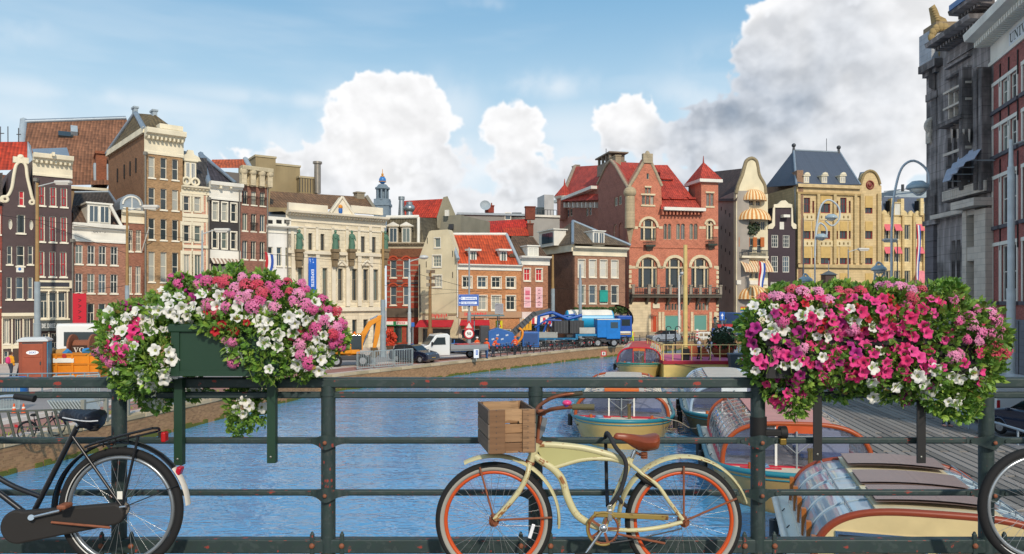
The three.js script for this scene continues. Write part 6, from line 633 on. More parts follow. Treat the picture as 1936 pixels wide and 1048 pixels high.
{ // excavator
  const g = thing('excavator', 'orange yellow wheeled excavator with folded boom behind the barriers', 'excavator', gp(660, 692), .25), y = paint(0xd98a14, .45), s = 1.15;
  part(g, 'undercarriage', [rbox([0, .85, 0], [3.0, .5, 1.6], .1), box([0, .7, 0], [3.6, .2, .5]), box([1.95, .6, 0], [.2, .7, 2.2])], M.dgrey); for (const x of [-1.25, 1.25]) for (const z of [-.95, .95]) wheel(g, x, .55, z, .55, .5); part(g, 'body', [rbox([-.9, 1.75, 0], [2.3, 1.1, 2.2], .18), rbox([.4, 1.45, 0], [1.2, .5, 2.1], .1), cyl([0, 1.05, 0], [0, 1.3, 0], .8, .8, 18)], y); part(g, 'cab', [rbox([.55, 2.35, .6], [1.3, 1.5, .95], .1)], M.glassD); part(g, 'cab_frame', [...[[-.1, .12], [1.2, .12], [-.1, 1.08], [1.2, 1.08]].map(([x, z]) => bx(x - .05, x + .05, 1.6, 3.1, z - .05, z + .05)), rbox([.55, 3.12, .6], [1.5, .1, 1.1], .04)], y); part(g, 'counterweight', [rbox([-2.05, 1.6, 0], [.5, .8, 2.1], .12)], M.dgrey);
  part(g, 'boom', [ext([[.7, 1.7], [1.1, 3.0], [1.9, 4.3], [2.9, 4.75], [3.05, 4.5], [2.15, 3.95], [1.5, 2.8], [1.15, 1.6]], .4, [], -.5, .04)], y); part(g, 'arm', [ext([[2.75, 4.85], [3.1, 4.9], [2.95, 3.2], [2.55, 1.6], [2.3, 1.65], [2.5, 3.2]], .34, [], -.47, .04)], y); part(g, 'hydraulic_cylinder', [cyl([1.3, 2.0, -.3], [1.95, 3.5, -.3], .09), cyl([2.0, 4.5, -.3], [2.8, 4.9, -.3], .08), cyl([2.65, 4.2, -.3], [2.3, 2.2, -.3], .07)], M.chrome); part(g, 'bucket', [ext([[2.1, 1.7], [2.7, 1.7], [2.9, 1.1], [2.5, .75], [1.9, .9], [2.2, 1.2]], .9, [], -.75, .03)], paint(0x5c4a30, .7)); part(g, 'beacon', [cyl([.5, 3.15, .6], [.5, 3.35, .6], .1)], flat(0xe0701a)); part(g, 'tail_light', [box([-2.32, 1.7, .8], [.05, .15, .25])], flat(0xc43a1c)); g.scale.setScalar(.83); }
{ // milling machine with conveyor
  const g = thing('milling_machine', 'blue road milling machine with long dark conveyor arm', 'machine', gp(958, 664), .12), b = paint(0x2a62a8, .45); g.scale.setScalar(.82);
  part(g, 'body', [ext([[-2.4, .6], [-2.4, 2.6], [-1.2, 3.0], [.6, 2.4], [1.4, 1.2], [1.4, .5]], 2.2, [], -1.1, .05), rbox([3, 1.5, 0], [2.2, 2.0, 2.0], .1)], b); [-1.9, -1.3, -.7, -.1].forEach((x, i) => part(g, 'body_marking', box([x, 1.6 + (i % 2) * .5, 1.12], [.35, .2, .02], [0, 0, .3]), paint(0xb9c6d6))); part(g, 'vent_panel', [bx(2.1, 3.9, 1.0, 2.3, 1.0, 1.03)], paint(0x254a80)); part(g, 'engine_cover', [rbox([-2.9, 2.2, 0], [1.2, 2.2, 1.8], .1)], M.dgrey); part(g, 'operator_canopy', [box([-2.6, 4.6, 0], [4.4, .18, 2.0]), ...[-4.2, -1.2].map(x => bx(x - .06, x + .06, 2.6, 4.5, -.06, .06))], paint(0x5f7a80)); for (const x of [-2.0, 1.0]) for (const z of [-.9, .9]) part(g, 'track', [rbox([x, .45, z], [1.5, .85, .4], .3)], M.dark);
  part(g, 'conveyor', [hull([[.2, 2.3, -.5], [.2, 2.3, .5], [1.0, 1.9, -.5], [1.0, 1.9, .5], [3.4, 5.0, -.5], [3.4, 5.0, .5], [3.7, 4.55, -.5], [3.7, 4.55, .5]]), hull([[3.3, 5.0, -.5], [3.3, 5.0, .5], [3.7, 4.5, -.5], [3.7, 4.5, .5], [5.6, 5.5, -.5], [5.6, 5.5, .5], [5.6, 5.2, -.5], [5.6, 5.2, .5]])], paint(0x4c5156, .5)); part(g, 'conveyor_rib', [...seg(0, 1, 9).map(t => box([.6 + t * 3.0, 2.2 + t * 2.75, .53], [.09, .6, .08], [0, 0, .7]))], paint(0x2e3235)); part(g, 'hose', tube([[1.5, 3.0, .9], [1.9, 2.6, 1.1], [1.8, 1.8, 1.15], [1.2, 1.0, 1.1], [.9, .5, 1.1]], .16, 20, 8), paint(0xdd8a1c)); }
{ // lowbed trailer and tractor
  const g = thing('lorry', 'blue lorry with low trailer carrying stacked grey blocks', 'lorry', gp(1052, 656), .1), b = paint(0x155bb0, .4); 
  part(g, 'trailer', [bx(-5.2, 2.6, .95, 1.2, -1.2, 1.2), bx(-5.2, -3.6, 1.2, 1.32, -1.2, 1.2), bx(2.6, 5.2, 1.45, 1.75, -1.2, 1.2), bx(2.4, 2.7, .95, 1.75, -1.2, 1.2)], paint(0x1d78a8, .5)); part(g, 'trailer_side', [-4.6, -3.4, -2.2, -1, .2, 1.4].map(x => box([x, 1.07, 1.22], [.9, .14, .04])), paint(0x11456b)); const blk = []; for (let i = 0; i < 2; i++) blk.push(rbox([.5 + i * 2.1, 2.65, 0], [1.9, 1.7, 1.9], .04)); blk.forEach(c => part(g, 'block', [c], paint(0x3d3f42, .8))); part(g, 'block_rib', [-.3, .1, .5, .9, 1.3, 1.9, 2.3, 2.7, 3.1].map(x => bx(x, x + .06, 1.85, 3.4, .95, 1.0)), paint(0x55585b)); part(g, 'tail_board', [bx(2.9, 5.0, 1.8, 2.6, 1.1, 1.2)], paint(0xb3b4ad)); part(g, 'load_frame', [bx(-3.2, .0, 1.25, 2.0, .6, 1.0), bx(-3.2, 0, 1.25, 1.8, -.8, .2)], paint(0x9a9f9c));
  part(g, 'cab', [rbox([7.5, 2.4, 0], [1.9, 2.7, 2.4], .12), rbox([6.0, 2.5, 0], [1.4, 2.5, 2.3], .1)], paint(0x1877c4, .4)); part(g, 'windscreen', [bx(8.43, 8.48, 2.4, 3.4, -1, 1)], M.glassD); part(g, 'door_window', [bx(7.1, 8.1, 2.5, 3.3, 1.19, 1.22)], M.glassB); part(g, 'cab_stripe', [bx(5.3, 8.4, 3.62, 3.74, -1.19, 1.22)], M.white); part(g, 'chassis', [bx(4.2, 8.4, .7, 1.1, -.9, .9), bx(8.3, 8.55, .5, 1.0, -1.1, 1.1)], M.dgrey); for (const x of [3.2, 4.3, 5.4, 7.6]) for (const s of [-1, 1]) wheel(g, x, .55, s * .98, .55, .35); for (const x of [-4.3, -3.3, -2.3]) for (const s of [-1, 1]) wheel(g, x, .45, s * .98, .45, .35);
  part(g, 'loader_crane', [...poly([[-2.6, 1.3, .3], [-2.4, 4.2, .3], [-.6, 4.6, .3], [1.5, 3.7, .3], [3.4, 4.2, .3]], .22, 8), ...poly([[-1.9, 1.3, -.4], [-1.0, 3.8, -.4], [2.6, 4.3, -.4]], .15, 8), ...poly([[-3.0, 2.6, .5], [-1.4, 3.6, .5], [.6, 3.5, .5]], .12, 8)], paint(0x1a55a8, .4)); g.scale.setScalar(.87); }
{ const g = thing('tanker_lorry', 'cyan and white tanker lorry with blue cab behind the low trailer', 'lorry', gp(1126, 650), .1); g.scale.setScalar(.9); part(g, 'tank', [cyl([-4.0, 3.3, 0], [2.2, 3.3, 0], 1.35, 1.35, 24), sph([-4.0, 3.3, 0], 1.35, [.3, 1, 1]), sph([2.2, 3.3, 0], 1.35, [.3, 1, 1])], paint(0x2aa0cf, .35)); part(g, 'tank_top', [ext(seg(.5, 2.64, 10).map(a => [Math.cos(a) * 1.38, Math.sin(a) * 1.38]), 6.1, [], -3.05).rotateY(Math.PI / 2).translate(-.9, 3.3, 0), bx(-3.6, 1.8, 4.6, 4.72, -.3, .3)], M.white); part(g, 'cab', [rbox([3.9, 2.4, 0], [2.0, 3.0, 2.4], .14)], paint(0x1a4fa3, .4)); part(g, 'windscreen', [bx(4.88, 4.93, 2.3, 3.4, -1, 1)], M.glassD); part(g, 'door_window', [bx(3.4, 4.6, 2.5, 3.4, 1.19, 1.22)], M.glassD); part(g, 'cab_marking', [bx(3.1, 4.7, 1.5, 1.75, 1.2, 1.22)], M.white); part(g, 'cab_marking', [bx(3.1, 4.7, 1.3, 1.42, 1.2, 1.22)], flat(0xd8b020)); part(g, 'chassis', [bx(-4.2, 4.6, .8, 1.3, -.9, .9)], M.dgrey); for (const x of [-3.2, -2.0, 1.2, 3.9]) for (const s of [-1, 1]) wheel(g, x, .55, s * .98, .55, .35); }
{ const p = gp(1180, 645), g = thing('shelter', 'grey curved metal hood standing behind the blue lorry cab', 'shelter', p); part(g, 'hood', shell(10, 2, (u, v) => { const a = u * 1.9; return [-1.3 + Math.sin(a) * 2.3, 3.0 + Math.cos(a) * 1.9 - .1, -1 + v * 2.2]; }, .08), metal(0x8f9496, .5)); part(g, 'side', [ext([[-1.3, 2.8], ...seg(0, 1.9, 9).map(a => [-1.3 + Math.sin(a) * 2.25, 2.9 + Math.cos(a) * 1.85])], .05, [], -1.0)], paint(0x777c7e)); part(g, 'post', [bx(.7, .85, 0, 2.6, -.9, -.75), bx(-1.2, -1.05, 0, 4, -.9, -.75)], M.dgrey); }
{ // coach behind the skip
  const g = thing('coach', 'white coach with dark windows parked before the dormer house', 'coach', gp(196, 695), .02), y = 0; part(g, 'body', [rbox([-.4, 2.0, 0], [5.4, 3.0, 2.5], .25)], mt(0xe2e3df, null, .3, 0, { clearcoat: .5 })); part(g, 'windscreen', [bx(-2.4, 2.0, 1.75, 2.85, 1.24, 1.27)], M.glassD); part(g, 'door', [bx(1.3, 2.1, .7, 2.9, 1.24, 1.262)], M.glassB); part(g, 'stripe', [bx(-3.05, 2.3, 1.0, 1.15, 1.24, 1.262)], flat(0xb02a30)); part(g, 'mirror', [rbox([-3.2, 2.3, 1.2], [.2, .5, .2], .05)], M.dark); for (const x of [-2.2, 1.4]) for (const s of [-1, 1]) wheel(g, x, .5, s * 1.05, .5, .3); part(g, 'bumper', [rbox([-.4, .7, 1.1], [5.2, .5, .4], .1)], paint(0xcfcfca)); }
// ---------- left quay clutter ----------
{ const D = 48, p = at(66, HZ, D), s = D / F, g = thing('portable_toilet', 'brown and blue portable toilet with grey white roof on the quay', 'toilet', [p.x, Yq, p.z], .38), h = 2.35; g.scale.set(1.15, 1.12, 1.15); const br = paint(0x8a432c, .6);
  part(g, 'cabin', [rbox([0, h / 2, 0], [1.35, h, 1.25], .06)], br); part(g, 'side_panel', [bx(.68, .71, .1, h - .05, -.6, .6)], paint(0x3d87a8, .5)); part(g, 'roof', [hull([[-.75, h, -.7], [.75, h, -.7], [-.75, h, .7], [.75, h, .7], [-.55, h + .22, -.5], [.55, h + .22, -.5], [-.55, h + .22, .5], [.55, h + .22, .5], [-.75, h + .08, .7], [.75, h + .08, .7], [-.75, h + .08, -.7], [.75, h + .08, -.7]])], paint(0xcdd0cf, .4)); const d = part(g, 'door', [rbox([0, h / 2 + .02, .63], [1.0, h - .3, .06], .03), rbox([0, 1.7, .67], [.8, .5, .03], .01), rbox([0, .8, .67], [.8, 1.0, .03], .01)], paint(0x96492f, .55)); part(d, 'handle', [rbox([.38, 1.1, .69], [.06, .2, .06], .02)], M.dgrey); part(g, 'logo', plate(.62, .26, [0, 1.72, .695]), canvasMat(256, 108, (x, w, q) => { x.fillStyle = '#96492f'; x.fillRect(0, 0, w, q); x.fillStyle = '#eef1f4'; x.beginPath(); x.ellipse(w / 2, q / 2, w / 2 - 4, q / 2 - 4, 0, 0, 7); x.fill(); x.fillStyle = '#1e4f9e'; x.font = 'bold 64px sans-serif'; x.textAlign = 'center'; x.fillText('DIXI', w / 2, 76); })); part(g, 'vent', [-1, 1].map(k => bx(-.5, .5, h - .12, h - .06, k * .63 - .01, k * .63 + .01)), M.dgrey); }
{ const p = gp(135, 716), g = thing('skip_container', 'dented orange skip container with white label on the quay', 'skip', p, .12), o = paint(0xd98310, .6), L = 2.0; 
  part(g, 'box', [hull([[-L, .1, -.9], [L, .1, -.9], [-L, .1, .9], [L, .1, .9], [-L - .25, 1.7, -1], [L + .25, 1.7, -1], [-L - .25, 1.7, 1], [L + .25, 1.7, 1]])], o); part(g, 'rim', [bx(-L - .3, L + .3, 1.62, 1.76, .95, 1.06), bx(-L - .3, L + .3, 1.0, 1.1, .97, 1.04), bx(-L - .1, L + .1, .4, .5, .9, 1.0)], paint(0xc27410, .6)); part(g, 'rib', [-1.5, -.5, .5, 1.5].map(x => box([x, .9, .99], [.12, 1.5, .08], [.06, 0, 0])), o); part(g, 'label', [bx(-.7, .6, 1.15, 1.45, 1.04, 1.06)], M.white); part(g, 'sticker', [cyl([.0, 1.6, 1.0], [.0, 1.6, 1.08], .14, .14, 12)], flat(0xb02a24)); for (let i = 0; i < 7; i++) part(g, 'rubbish', [rbox([rr(-1.7, 1.7), 1.75, rr(-.6, .6)], [rr(.3, .7), rr(.2, .5), rr(.3, .6)], .05, [R(), R(), R()])], paint(pick([0x2f7fb5, 0x6b5a48, 0x3a3f44, 0xb58a4c]))); }
{ const p = gp(157, 707), g = thing('cable_reel', 'rusty brown cable reel frame marked with white letters above the skip', 'cable reel', p, .1), m = mt(0xffffff, 'rustM', .8); part(g, 'drum', [cyl([-.55, 2.0, 0], [.55, 2.0, 0], .45, .45, 18)], m); for (const x of [-.7, .7]) part(g, 'flange', [cyl([x - .06, 2.0, 0], [x + .06, 2.0, 0], .85, .85, 20)], m); part(g, 'stand', [bx(-1, 1, .9, 1.0, -.6, .6), ...[-.9, .9].flatMap(x => [-.5, .5].map(z => bx(x - .05, x + .05, 0, 1.0, z - .05, z + .05)))], M.dgrey); part(g, 'lettering', plate(1.0, .6, [0, 1.75, .62]), canvasMat(128, 80, (x, w, q) => { x.fillStyle = '#3c2318'; x.fillRect(0, 0, w, q); x.fillStyle = '#d9d2c4'; x.font = 'bold 66px serif'; x.fillText('VG', 14, 62); })); part(g, 'plate', [bx(-.52, .52, 1.42, 2.08, .55, .615)], paint(0x3c2318)); }
{ // steel rail along the tram stop, crowd barriers, mesh fence panels
  const rail = (label, a, b, n, h, m, name, cat, extra) => { const A = V(...a), B = V(...b), L = A.distanceTo(B), g = thing(name, label, cat, a, Math.atan2(-(B.z - A.z), B.x - A.x)); for (let i = 0; i < n; i++) part(g, 'post', [cyl([L * i / (n - 1), 0, 0], [L * i / (n - 1), h, 0], .045)], m); part(g, 'rail', [cyl([0, h, 0], [L, h, 0], .04), cyl([0, h * .5, 0], [L, h * .5, 0], .03)], m); return [g, L]; };
  rail('grey tubular steel railing in front of the orange skip', gp(-30, 752), gp(186, 748), 9, 1.25, paint(0x77868e), 'railing', 'railing');
  const bar = (label, px0, py0, px1, py1, n, hgt, name = 'crowd_barrier') => { const A = V(...gp(px0, py0)), B = V(...gp(px1, py1)), L = A.distanceTo(B), g = thing(name, label, 'barrier', A.toArray(), Math.atan2(-(B.z - A.z), B.x - A.x), 'grey crowd barriers'); const m = paint(0x98a6a8, .4); part(g, 'frame', [...poly([[.05, .12, 0], [.05, hgt, 0], [L - .05, hgt, 0], [L - .05, .12, 0], [.05, .12, 0]], .035, 8), box([.3, .02, 0], [.08, .04, .6]), box([L - .3, .02, 0], [.08, .04, .6])], m); for (let i = 1; i < n; i++) part(g, 'bar', cached('bar' + hgt, () => [cyl([0, .12, 0], [0, hgt, 0], .022, .022, 5)]), m).position.set(L * i / n, 0, 0); };
  bar('grey crowd barrier nearest the excavator wheels', 674, 700, 706, 697, 10, 1.35); bar('grey crowd barrier in the middle before the tram pole', 707, 697, 744, 694, 11, 1.35); bar('grey crowd barrier covering the dark blue hatchback', 745, 694, 781, 691, 11, 1.35);
  bar('grey barred fence panel below the orange skip', 98, 776, 142, 774, 16, 1.6, 'fence_panel'); bar('grey barred fence panel between the skip and the quay bicycles', 143, 774, 190, 771, 16, 1.6, 'fence_panel'); bar('grey barred fence panel beside the portable toilet', -20, 780, 38, 778, 20, 1.6, 'fence_panel');
  { const g = thing('barrier_stack', 'stack of folded grey barriers lying on the quay paving', 'barriers', gp(140, 780), .1); for (let i = 0; i < 11; i++) part(g, 'bar', [box([i * .14 - .7, .35, 0], [.05, .7, 1.2], [0, 0, .6])], paint(0x9ba7a9, .4)); }
  { const g = thing('barrel', 'blue plastic barrel beside the portable toilet', 'barrel', gp(28, 756)); part(g, 'body', [lathe([[0, 0], [.5, 0], [.56, .3], [.56, .9], [.5, 1.2], [0, 1.22]], 18)], paint(0x2a6fb8, .4)); part(g, 'rib', [tor([0, 0, 0], .56, .03, 6, 20).rotateX(1.57).translate(0, .4, 0), tor([0, 0, 0], .56, .03, 6, 20).rotateX(1.57).translate(0, .8, 0)], paint(0x245f9e, .4)); }
  for (const [px, l] of [[26, 'orange traffic cone beside the fence panel and toilet'], [44, 'orange traffic cone in front of the toilet door']]) { const g = thing('traffic_cone', l, 'traffic cone', gp(px, 782), 0, 'traffic cones'); g.scale.setScalar(.65); part(g, 'cone', [cyl([0, .04, 0], [0, .7, 0], .17, .04, 14)], flat(0xd9581c)); part(g, 'base', [rbox([0, .02, 0], [.42, .05, .42], .02)], M.dgrey); part(g, 'band', [cyl([0, .36, 0], [0, .48, 0], .112, .085, 14)], M.white); }
  // leaning black iron fence on the quay edge beside the bridge
  { const a = V(...gp(-14, 836)), b = V(...gp(128, 830)), L = a.distanceTo(b), g = thing('iron_fence', 'dark iron fence with slanted bars at the quay edge near the bridge', 'fence', a.toArray(), Math.atan2(-(b.z - a.z), b.x - a.x)), m = paint(0x4b4f45, .6); const n = 9; for (let i = 0; i < n; i++) part(g, 'bar', [cyl([L * i / (n - 1) + .12, 0, 0], [L * i / (n - 1) - .14, 1.12, 0], .045, .045, 6)], m); part(g, 'rail', [box([L / 2 - .12, 1.1, 0], [L + .2, .06, .08]), box([L / 2, .5, 0], [L + .1, .05, .05])], m); }
  { const pts = [[180, 806], [222, 797], [262, 787], [300, 779], [338, 770], [374, 763], [408, 756]].map(p => gp(p[0], p[1])); const g = thing('quay_railing', 'grey posts with rails along the quay edge behind the hanging flowers', 'railing', [0, 0, 0]); pts.forEach((p, i) => { part(g, 'post', [rbox([p[0] - .5, p[1] + .55, p[2]], [.16, 1.1, .16], .02)], paint(0x848478)); if (i) { const q = pts[i - 1]; part(g, 'rail', [cyl([p[0] - .5, p[1] + .95, p[2]], [q[0] - .5, q[1] + .95, q[2]], .035), cyl([p[0] - .5, p[1] + .5, p[2]], [q[0] - .5, q[1] + .5, q[2]], .03)], paint(0x848478)); } }); }
}
// small bicycles on the quay
function smallBike(label, group) { const g = thing('bicycle', label, 'bicycle', [0, 0, 0], 0, group), m = paint(0x1f2225, .5); for (const x of [-.55, .55]) { const w = part(g, 'wheel', [tor([x, .35, 0], .33, .025, 6, 22)], M.tyre); part(w, 'spoke', seg(0, 5.5, 7).map(a => cyl([x, .35, 0], [x + Math.cos(a) * .32, .35 + Math.sin(a) * .32, 0], .006, .006, 3)), M.grey); } part(g, 'frame', [...poly([[-.55, .35, 0], [-.12, .3, 0], [.38, .78, 0], [-.28, .72, 0], [-.12, .3, 0]], .022), ...poly([[-.55, .35, 0], [-.25, .62, 0]], .015), ...poly([[.38, .95, 0], [.38, .78, 0], [.55, .35, 0]], .02)], m); part(g, 'saddle', [sph([-.3, .92, 0], .12, [1.2, .5, .8], 8), cyl([-.28, .72, 0], [-.3, .9, 0], .015)], M.dark); part(g, 'handlebar', [...poly([[.3, 1.0, -.25], [.38, 1.0, 0], [.3, 1.0, .25]], .016)], M.grey); part(g, 'mudguard', [tor([-.55, .35, 0], .37, .02, 5, 14, 2.6), tor([.55, .35, 0], .37, .02, 5, 12, 2)], m); return g; }
{ const b0 = smallBike('bicycle parked on the quay behind the leaning iron fence'); const p = gp(79, 829); b0.position.set(...p); b0.rotation.y = 1.1; part(b0, 'rear_reflector', [box([-.93, .6, 0], [.04, .1, .14])], flat(0xc4242a)); const G = 'bicycles along the quay road'; let n = 0; for (let px = 938; px < 1190; px += 10.5) { const t = (px - 938) / 252, q = gp(px, 669 - t * 17); dup(b0, [q[0], q[1], q[2]], 1.0 + rr(-.4, .4), 'dark bicycle parked in the row along the quay railing before the lorries', 'bicycles along the quay railing'); } for (let i = 0; i < 7; i++) { const q = gp(1283 + i * 5, 645); dup(b0, q, 1.2 + rr(-.4, .4), 'bicycle parked in the bunch beside the silver car', 'bicycles by the silver car'); } }
{ // low iron hoop railing along the quay edge
  const g = thing('quay_fence', 'low iron railing with posts along the quay edge before the lorries', 'railing', [0, 0, 0]), m = paint(0x33383a, .6), pts = []; for (let px = 915; px <= 1345; px += 12.5) { const t = (px - 915) / 430, py = px < 1130 ? 679.5 - (px - 915) * .108 : 656.3 - (px - 1130) * .078; pts.push(gp(px, py - .5)); } pts.forEach((p, i) => { part(g, 'post', cached('qf', () => [cyl([0, 0, 0], [0, .95, 0], .06, .04, 6), sph([0, .97, 0], .07, [1, 1, 1], 6)]), m).position.set(p[0] - .3, p[1], p[2] - .3); if (i) { const q = pts[i - 1]; part(g, 'rail', [cyl([p[0] - .3, p[1] + .75, p[2] - .3], [q[0] - .3, q[1] + .75, q[2] - .3], .03, .03, 5), cyl([p[0] - .3, p[1] + .35, p[2] - .3], [q[0] - .3, q[1] + .35, q[2] - .3], .03, .03, 5)], m); } }); }
for (const [px, l] of [[1259.5, 'thin black mooring pole nearest the small canal boat'], [1277, 'thin black mooring pole in the middle behind the boat'], [1293.5, 'thin black mooring pole beside the yellow pontoon mast']]) { const D = 74, b = at(px, HZ, D); const g = thing('mooring_pole', l, 'mooring pole', [b.x, -.5, b.z], 0); part(g, 'shaft', [cyl([0, 0, 0], [0, EY + .5 - (622 - HZ) / F * D, 0], .07)], paint(0x23262a)); part(g, 'hook', [tor([.25, EY + .5 - (622 - HZ) / F * D, 0], .25, .04, 6, 14, 3.14)], paint(0x23262a)); }
for (const [px, l] of [[1352, 'black street lantern standing before the grey side wall of the cream house'], [1370.5, 'black street lantern beside the blue arrow sign']]) { const b = at(px, HZ, 90), g = thing('street_lantern', l, 'lantern', [b.x, Yq, b.z], 0); part(g, 'post', [cyl([0, 0, 0], [0, 2.6, 0], .07, .05), cyl([0, 0, 0], [0, .4, 0], .12, .1)], M.dark); part(g, 'lantern_glass', [cyl([0, 2.7, 0], [0, 3.2, 0], .14, .24, 6)], M.glassG); part(g, 'lantern_cap', [cyl([0, 3.2, 0], [0, 3.45, 0], .28, .04, 6)], M.dark); }
{ const p = gp(1355, 645), g = thing('utility_box', 'blue utility cabinet beside the street lanterns', 'cabinet', p); part(g, 'cabinet', [rbox([0, 1.0, 0], [1.25, 1.4, .7], .05), bx(-.55, .55, 0, .3, -.3, .3)], paint(0x1f4f9a, .5)); part(g, 'door_gap', [bx(-.01, .01, .4, 1.6, .35, .356)], M.dark); }
{ const p = gp(1335, 643), g = thing('road_barrier', 'white road barrier with red striped ends beside the pontoon', 'barrier', p); part(g, 'frame', [bx(-1.0, 1.0, .9, 1.1, -.1, .1), bx(-1.0, 1.0, .2, .5, -.1, .1), ...[-1, -.35, .35, 1].map(x => bx(x - .08, x + .08, 0, 1.1, -.11, .11))], M.white); for (const x of [-1.2, 1.2]) { const q = part(g, 'beacon_post', [bx(x - .14, x + .14, 0, 1.5, -.05, .05)], M.white); part(q, 'red_stripe', [.3, .7, 1.1].map(y => box([x, y, .0], [.27, .18, .12], [0, 0, .0])), flat(0xc02630)); } }
{ const p = gp(1396, 640), g = thing('tram', 'blue and white tram with rainbow flag on its roof', 'tram', p, .3); part(g, 'body', [rbox([0, 2.1, 0], [2.6, 3.2, 5], .15)], paint(0x3b6ea8, .4)); part(g, 'windscreen', [bx(-1.1, 1.1, 1.9, 3.2, 2.48, 2.52)], M.glassD); part(g, 'stripe', [bx(-1.3, 1.3, 1.2, 1.6, 2.48, 2.515)], M.white); part(g, 'headlight', [sph([-.9, .9, 2.5], .14, [1, 1, .4]), sph([.9, .9, 2.5], .14, [1, 1, .4])], M.white); [0xb5262e, 0xe08a1e, 0xe5d22a, 0x2a8a3c, 0x2b4fa0].forEach((c, i) => part(g, 'flag_stripe', [bx(-1.2, .8, 4.45 - i * .13, 4.58 - i * .13, 2.3, 2.34)], flat(c))); part(g, 'flagpole', [cyl([-1.25, 3.6, 2.3], [-1.25, 4.7, 2.3], .03)], M.grey); }
{ const p = gp(1375, 648), g = thing('food_stall', 'red fabric stall wall and planted shrub behind the statue', 'stall', p); part(g, 'fabric_wall', [bx(-1.3, 1.0, .3, 2.4, -.1, 0)], paint(0xb93238, .8)); part(g, 'frame', [bx(-1.35, -1.25, 0, 2.5, -.12, .04), bx(.98, 1.08, 0, 2.5, -.12, .04), bx(-1.35, 1.08, 2.38, 2.5, -.12, .04)], M.dgrey); }
{ const p = gp(1265, 630), g = thing('flower_stand', 'mound of bright red flowers above the silver car', 'flowers', p); const f = []; for (let i = 0; i < 120; i++) { const a = R() * 6.28, r = Math.sqrt(R()); f.push(sph([Math.cos(a) * r * 1.0, 2.3 + (1 - r * r) * .7 * R(), Math.sin(a) * r * .6], rr(.1, .2), [1, .8, 1], 5)); } part(g, 'flower_mass', f, flat(0xb8161e, .7)).userData.kind = 'stuff'; part(g, 'stand', [cyl([0, 0, 0], [0, 2.2, 0], .12, .5, 10)], M.dgrey); }
{ const p = gp(737, 662), g = thing('flower_stand', 'tall column of orange red flowers beside the tram pole', 'flowers', p); const f = []; for (let i = 0; i < 160; i++) { const a = R() * 6.28, y = R(); f.push(sph([Math.cos(a) * .7 * Math.sin(y * 2.6 + .3), .3 + y * 1.9, Math.sin(a) * .6 * Math.sin(y * 2.6 + .3)], rr(.09, .17), [1, .9, 1], 5)); } part(g, 'flower_mass', f, flat(0xc03a1c, .7)).userData.kind = 'stuff'; part(g, 'pot', [cyl([0, 0, 0], [0, .5, 0], .3, .45, 12)], paint(0x5a4638)); }
{ const h = gq(150, 640); const b = thing('banner', 'red banner with dark symbols hanging on the dormer house', 'banner', [0, 0, 0]); const D = LD(150) - 1.0, a = at(150, 612, D), t = at(150, 555, D), w = 19 * D / F, H = t.y - a.y; b.position.set(a.x, a.y, a.z); b.rotation.y = .7; part(b, 'cloth', [bx(-w * .6, w * .6, 0, H, -.03, 0)], flat(0xb5182a, .8)); part(b, 'print', plate(w * 1.16, H * .97, [0, H / 2, .006]), canvasMat(96, 288, (x, W_, q) => { x.fillStyle = '#c41a30'; x.fillRect(0, 0, W_, q); x.strokeStyle = '#4a0d16'; x.lineWidth = 6; for (let i = 0; i < 4; i++) { x.beginPath(); x.moveTo(38, 50 + i * 56); x.lineTo(58, 62 + i * 56); x.lineTo(40, 80 + i * 56); x.stroke(); } })); part(b, 'bracket', [cyl([0, H, -.9], [0, H, .05], .04)], M.dgrey); }
// overhead tram wires
{ const w = []; const ln = (a, b) => w.push(cyl(a, b, .018, .018, 4)); const q = (px, py, D) => at(px, py, D); ln(q(70, 420, 60), q(240, 480, 62)); ln(q(240, 540, 62), q(70, 560, 60)); ln(q(-60, 400, 58), q(384, 455, 63)); ln(q(384, 470, 63), q(724, 500, 70)); ln(q(724, 500, 70), q(887, 545, 72)); ln(q(774, 560, 82), q(1045, 540, 92)); ln(q(887, 560, 72), q(1045, 575, 92)); ln(q(1045, 545, 92), q(1284, 560, 100)); ln(q(724, 540, 70), q(1045, 560, 92)); solo('tram_wire', 'thin dark overhead tram wires strung between the poles', 'wires', w, M.dark).userData.kind = 'stuff'; }
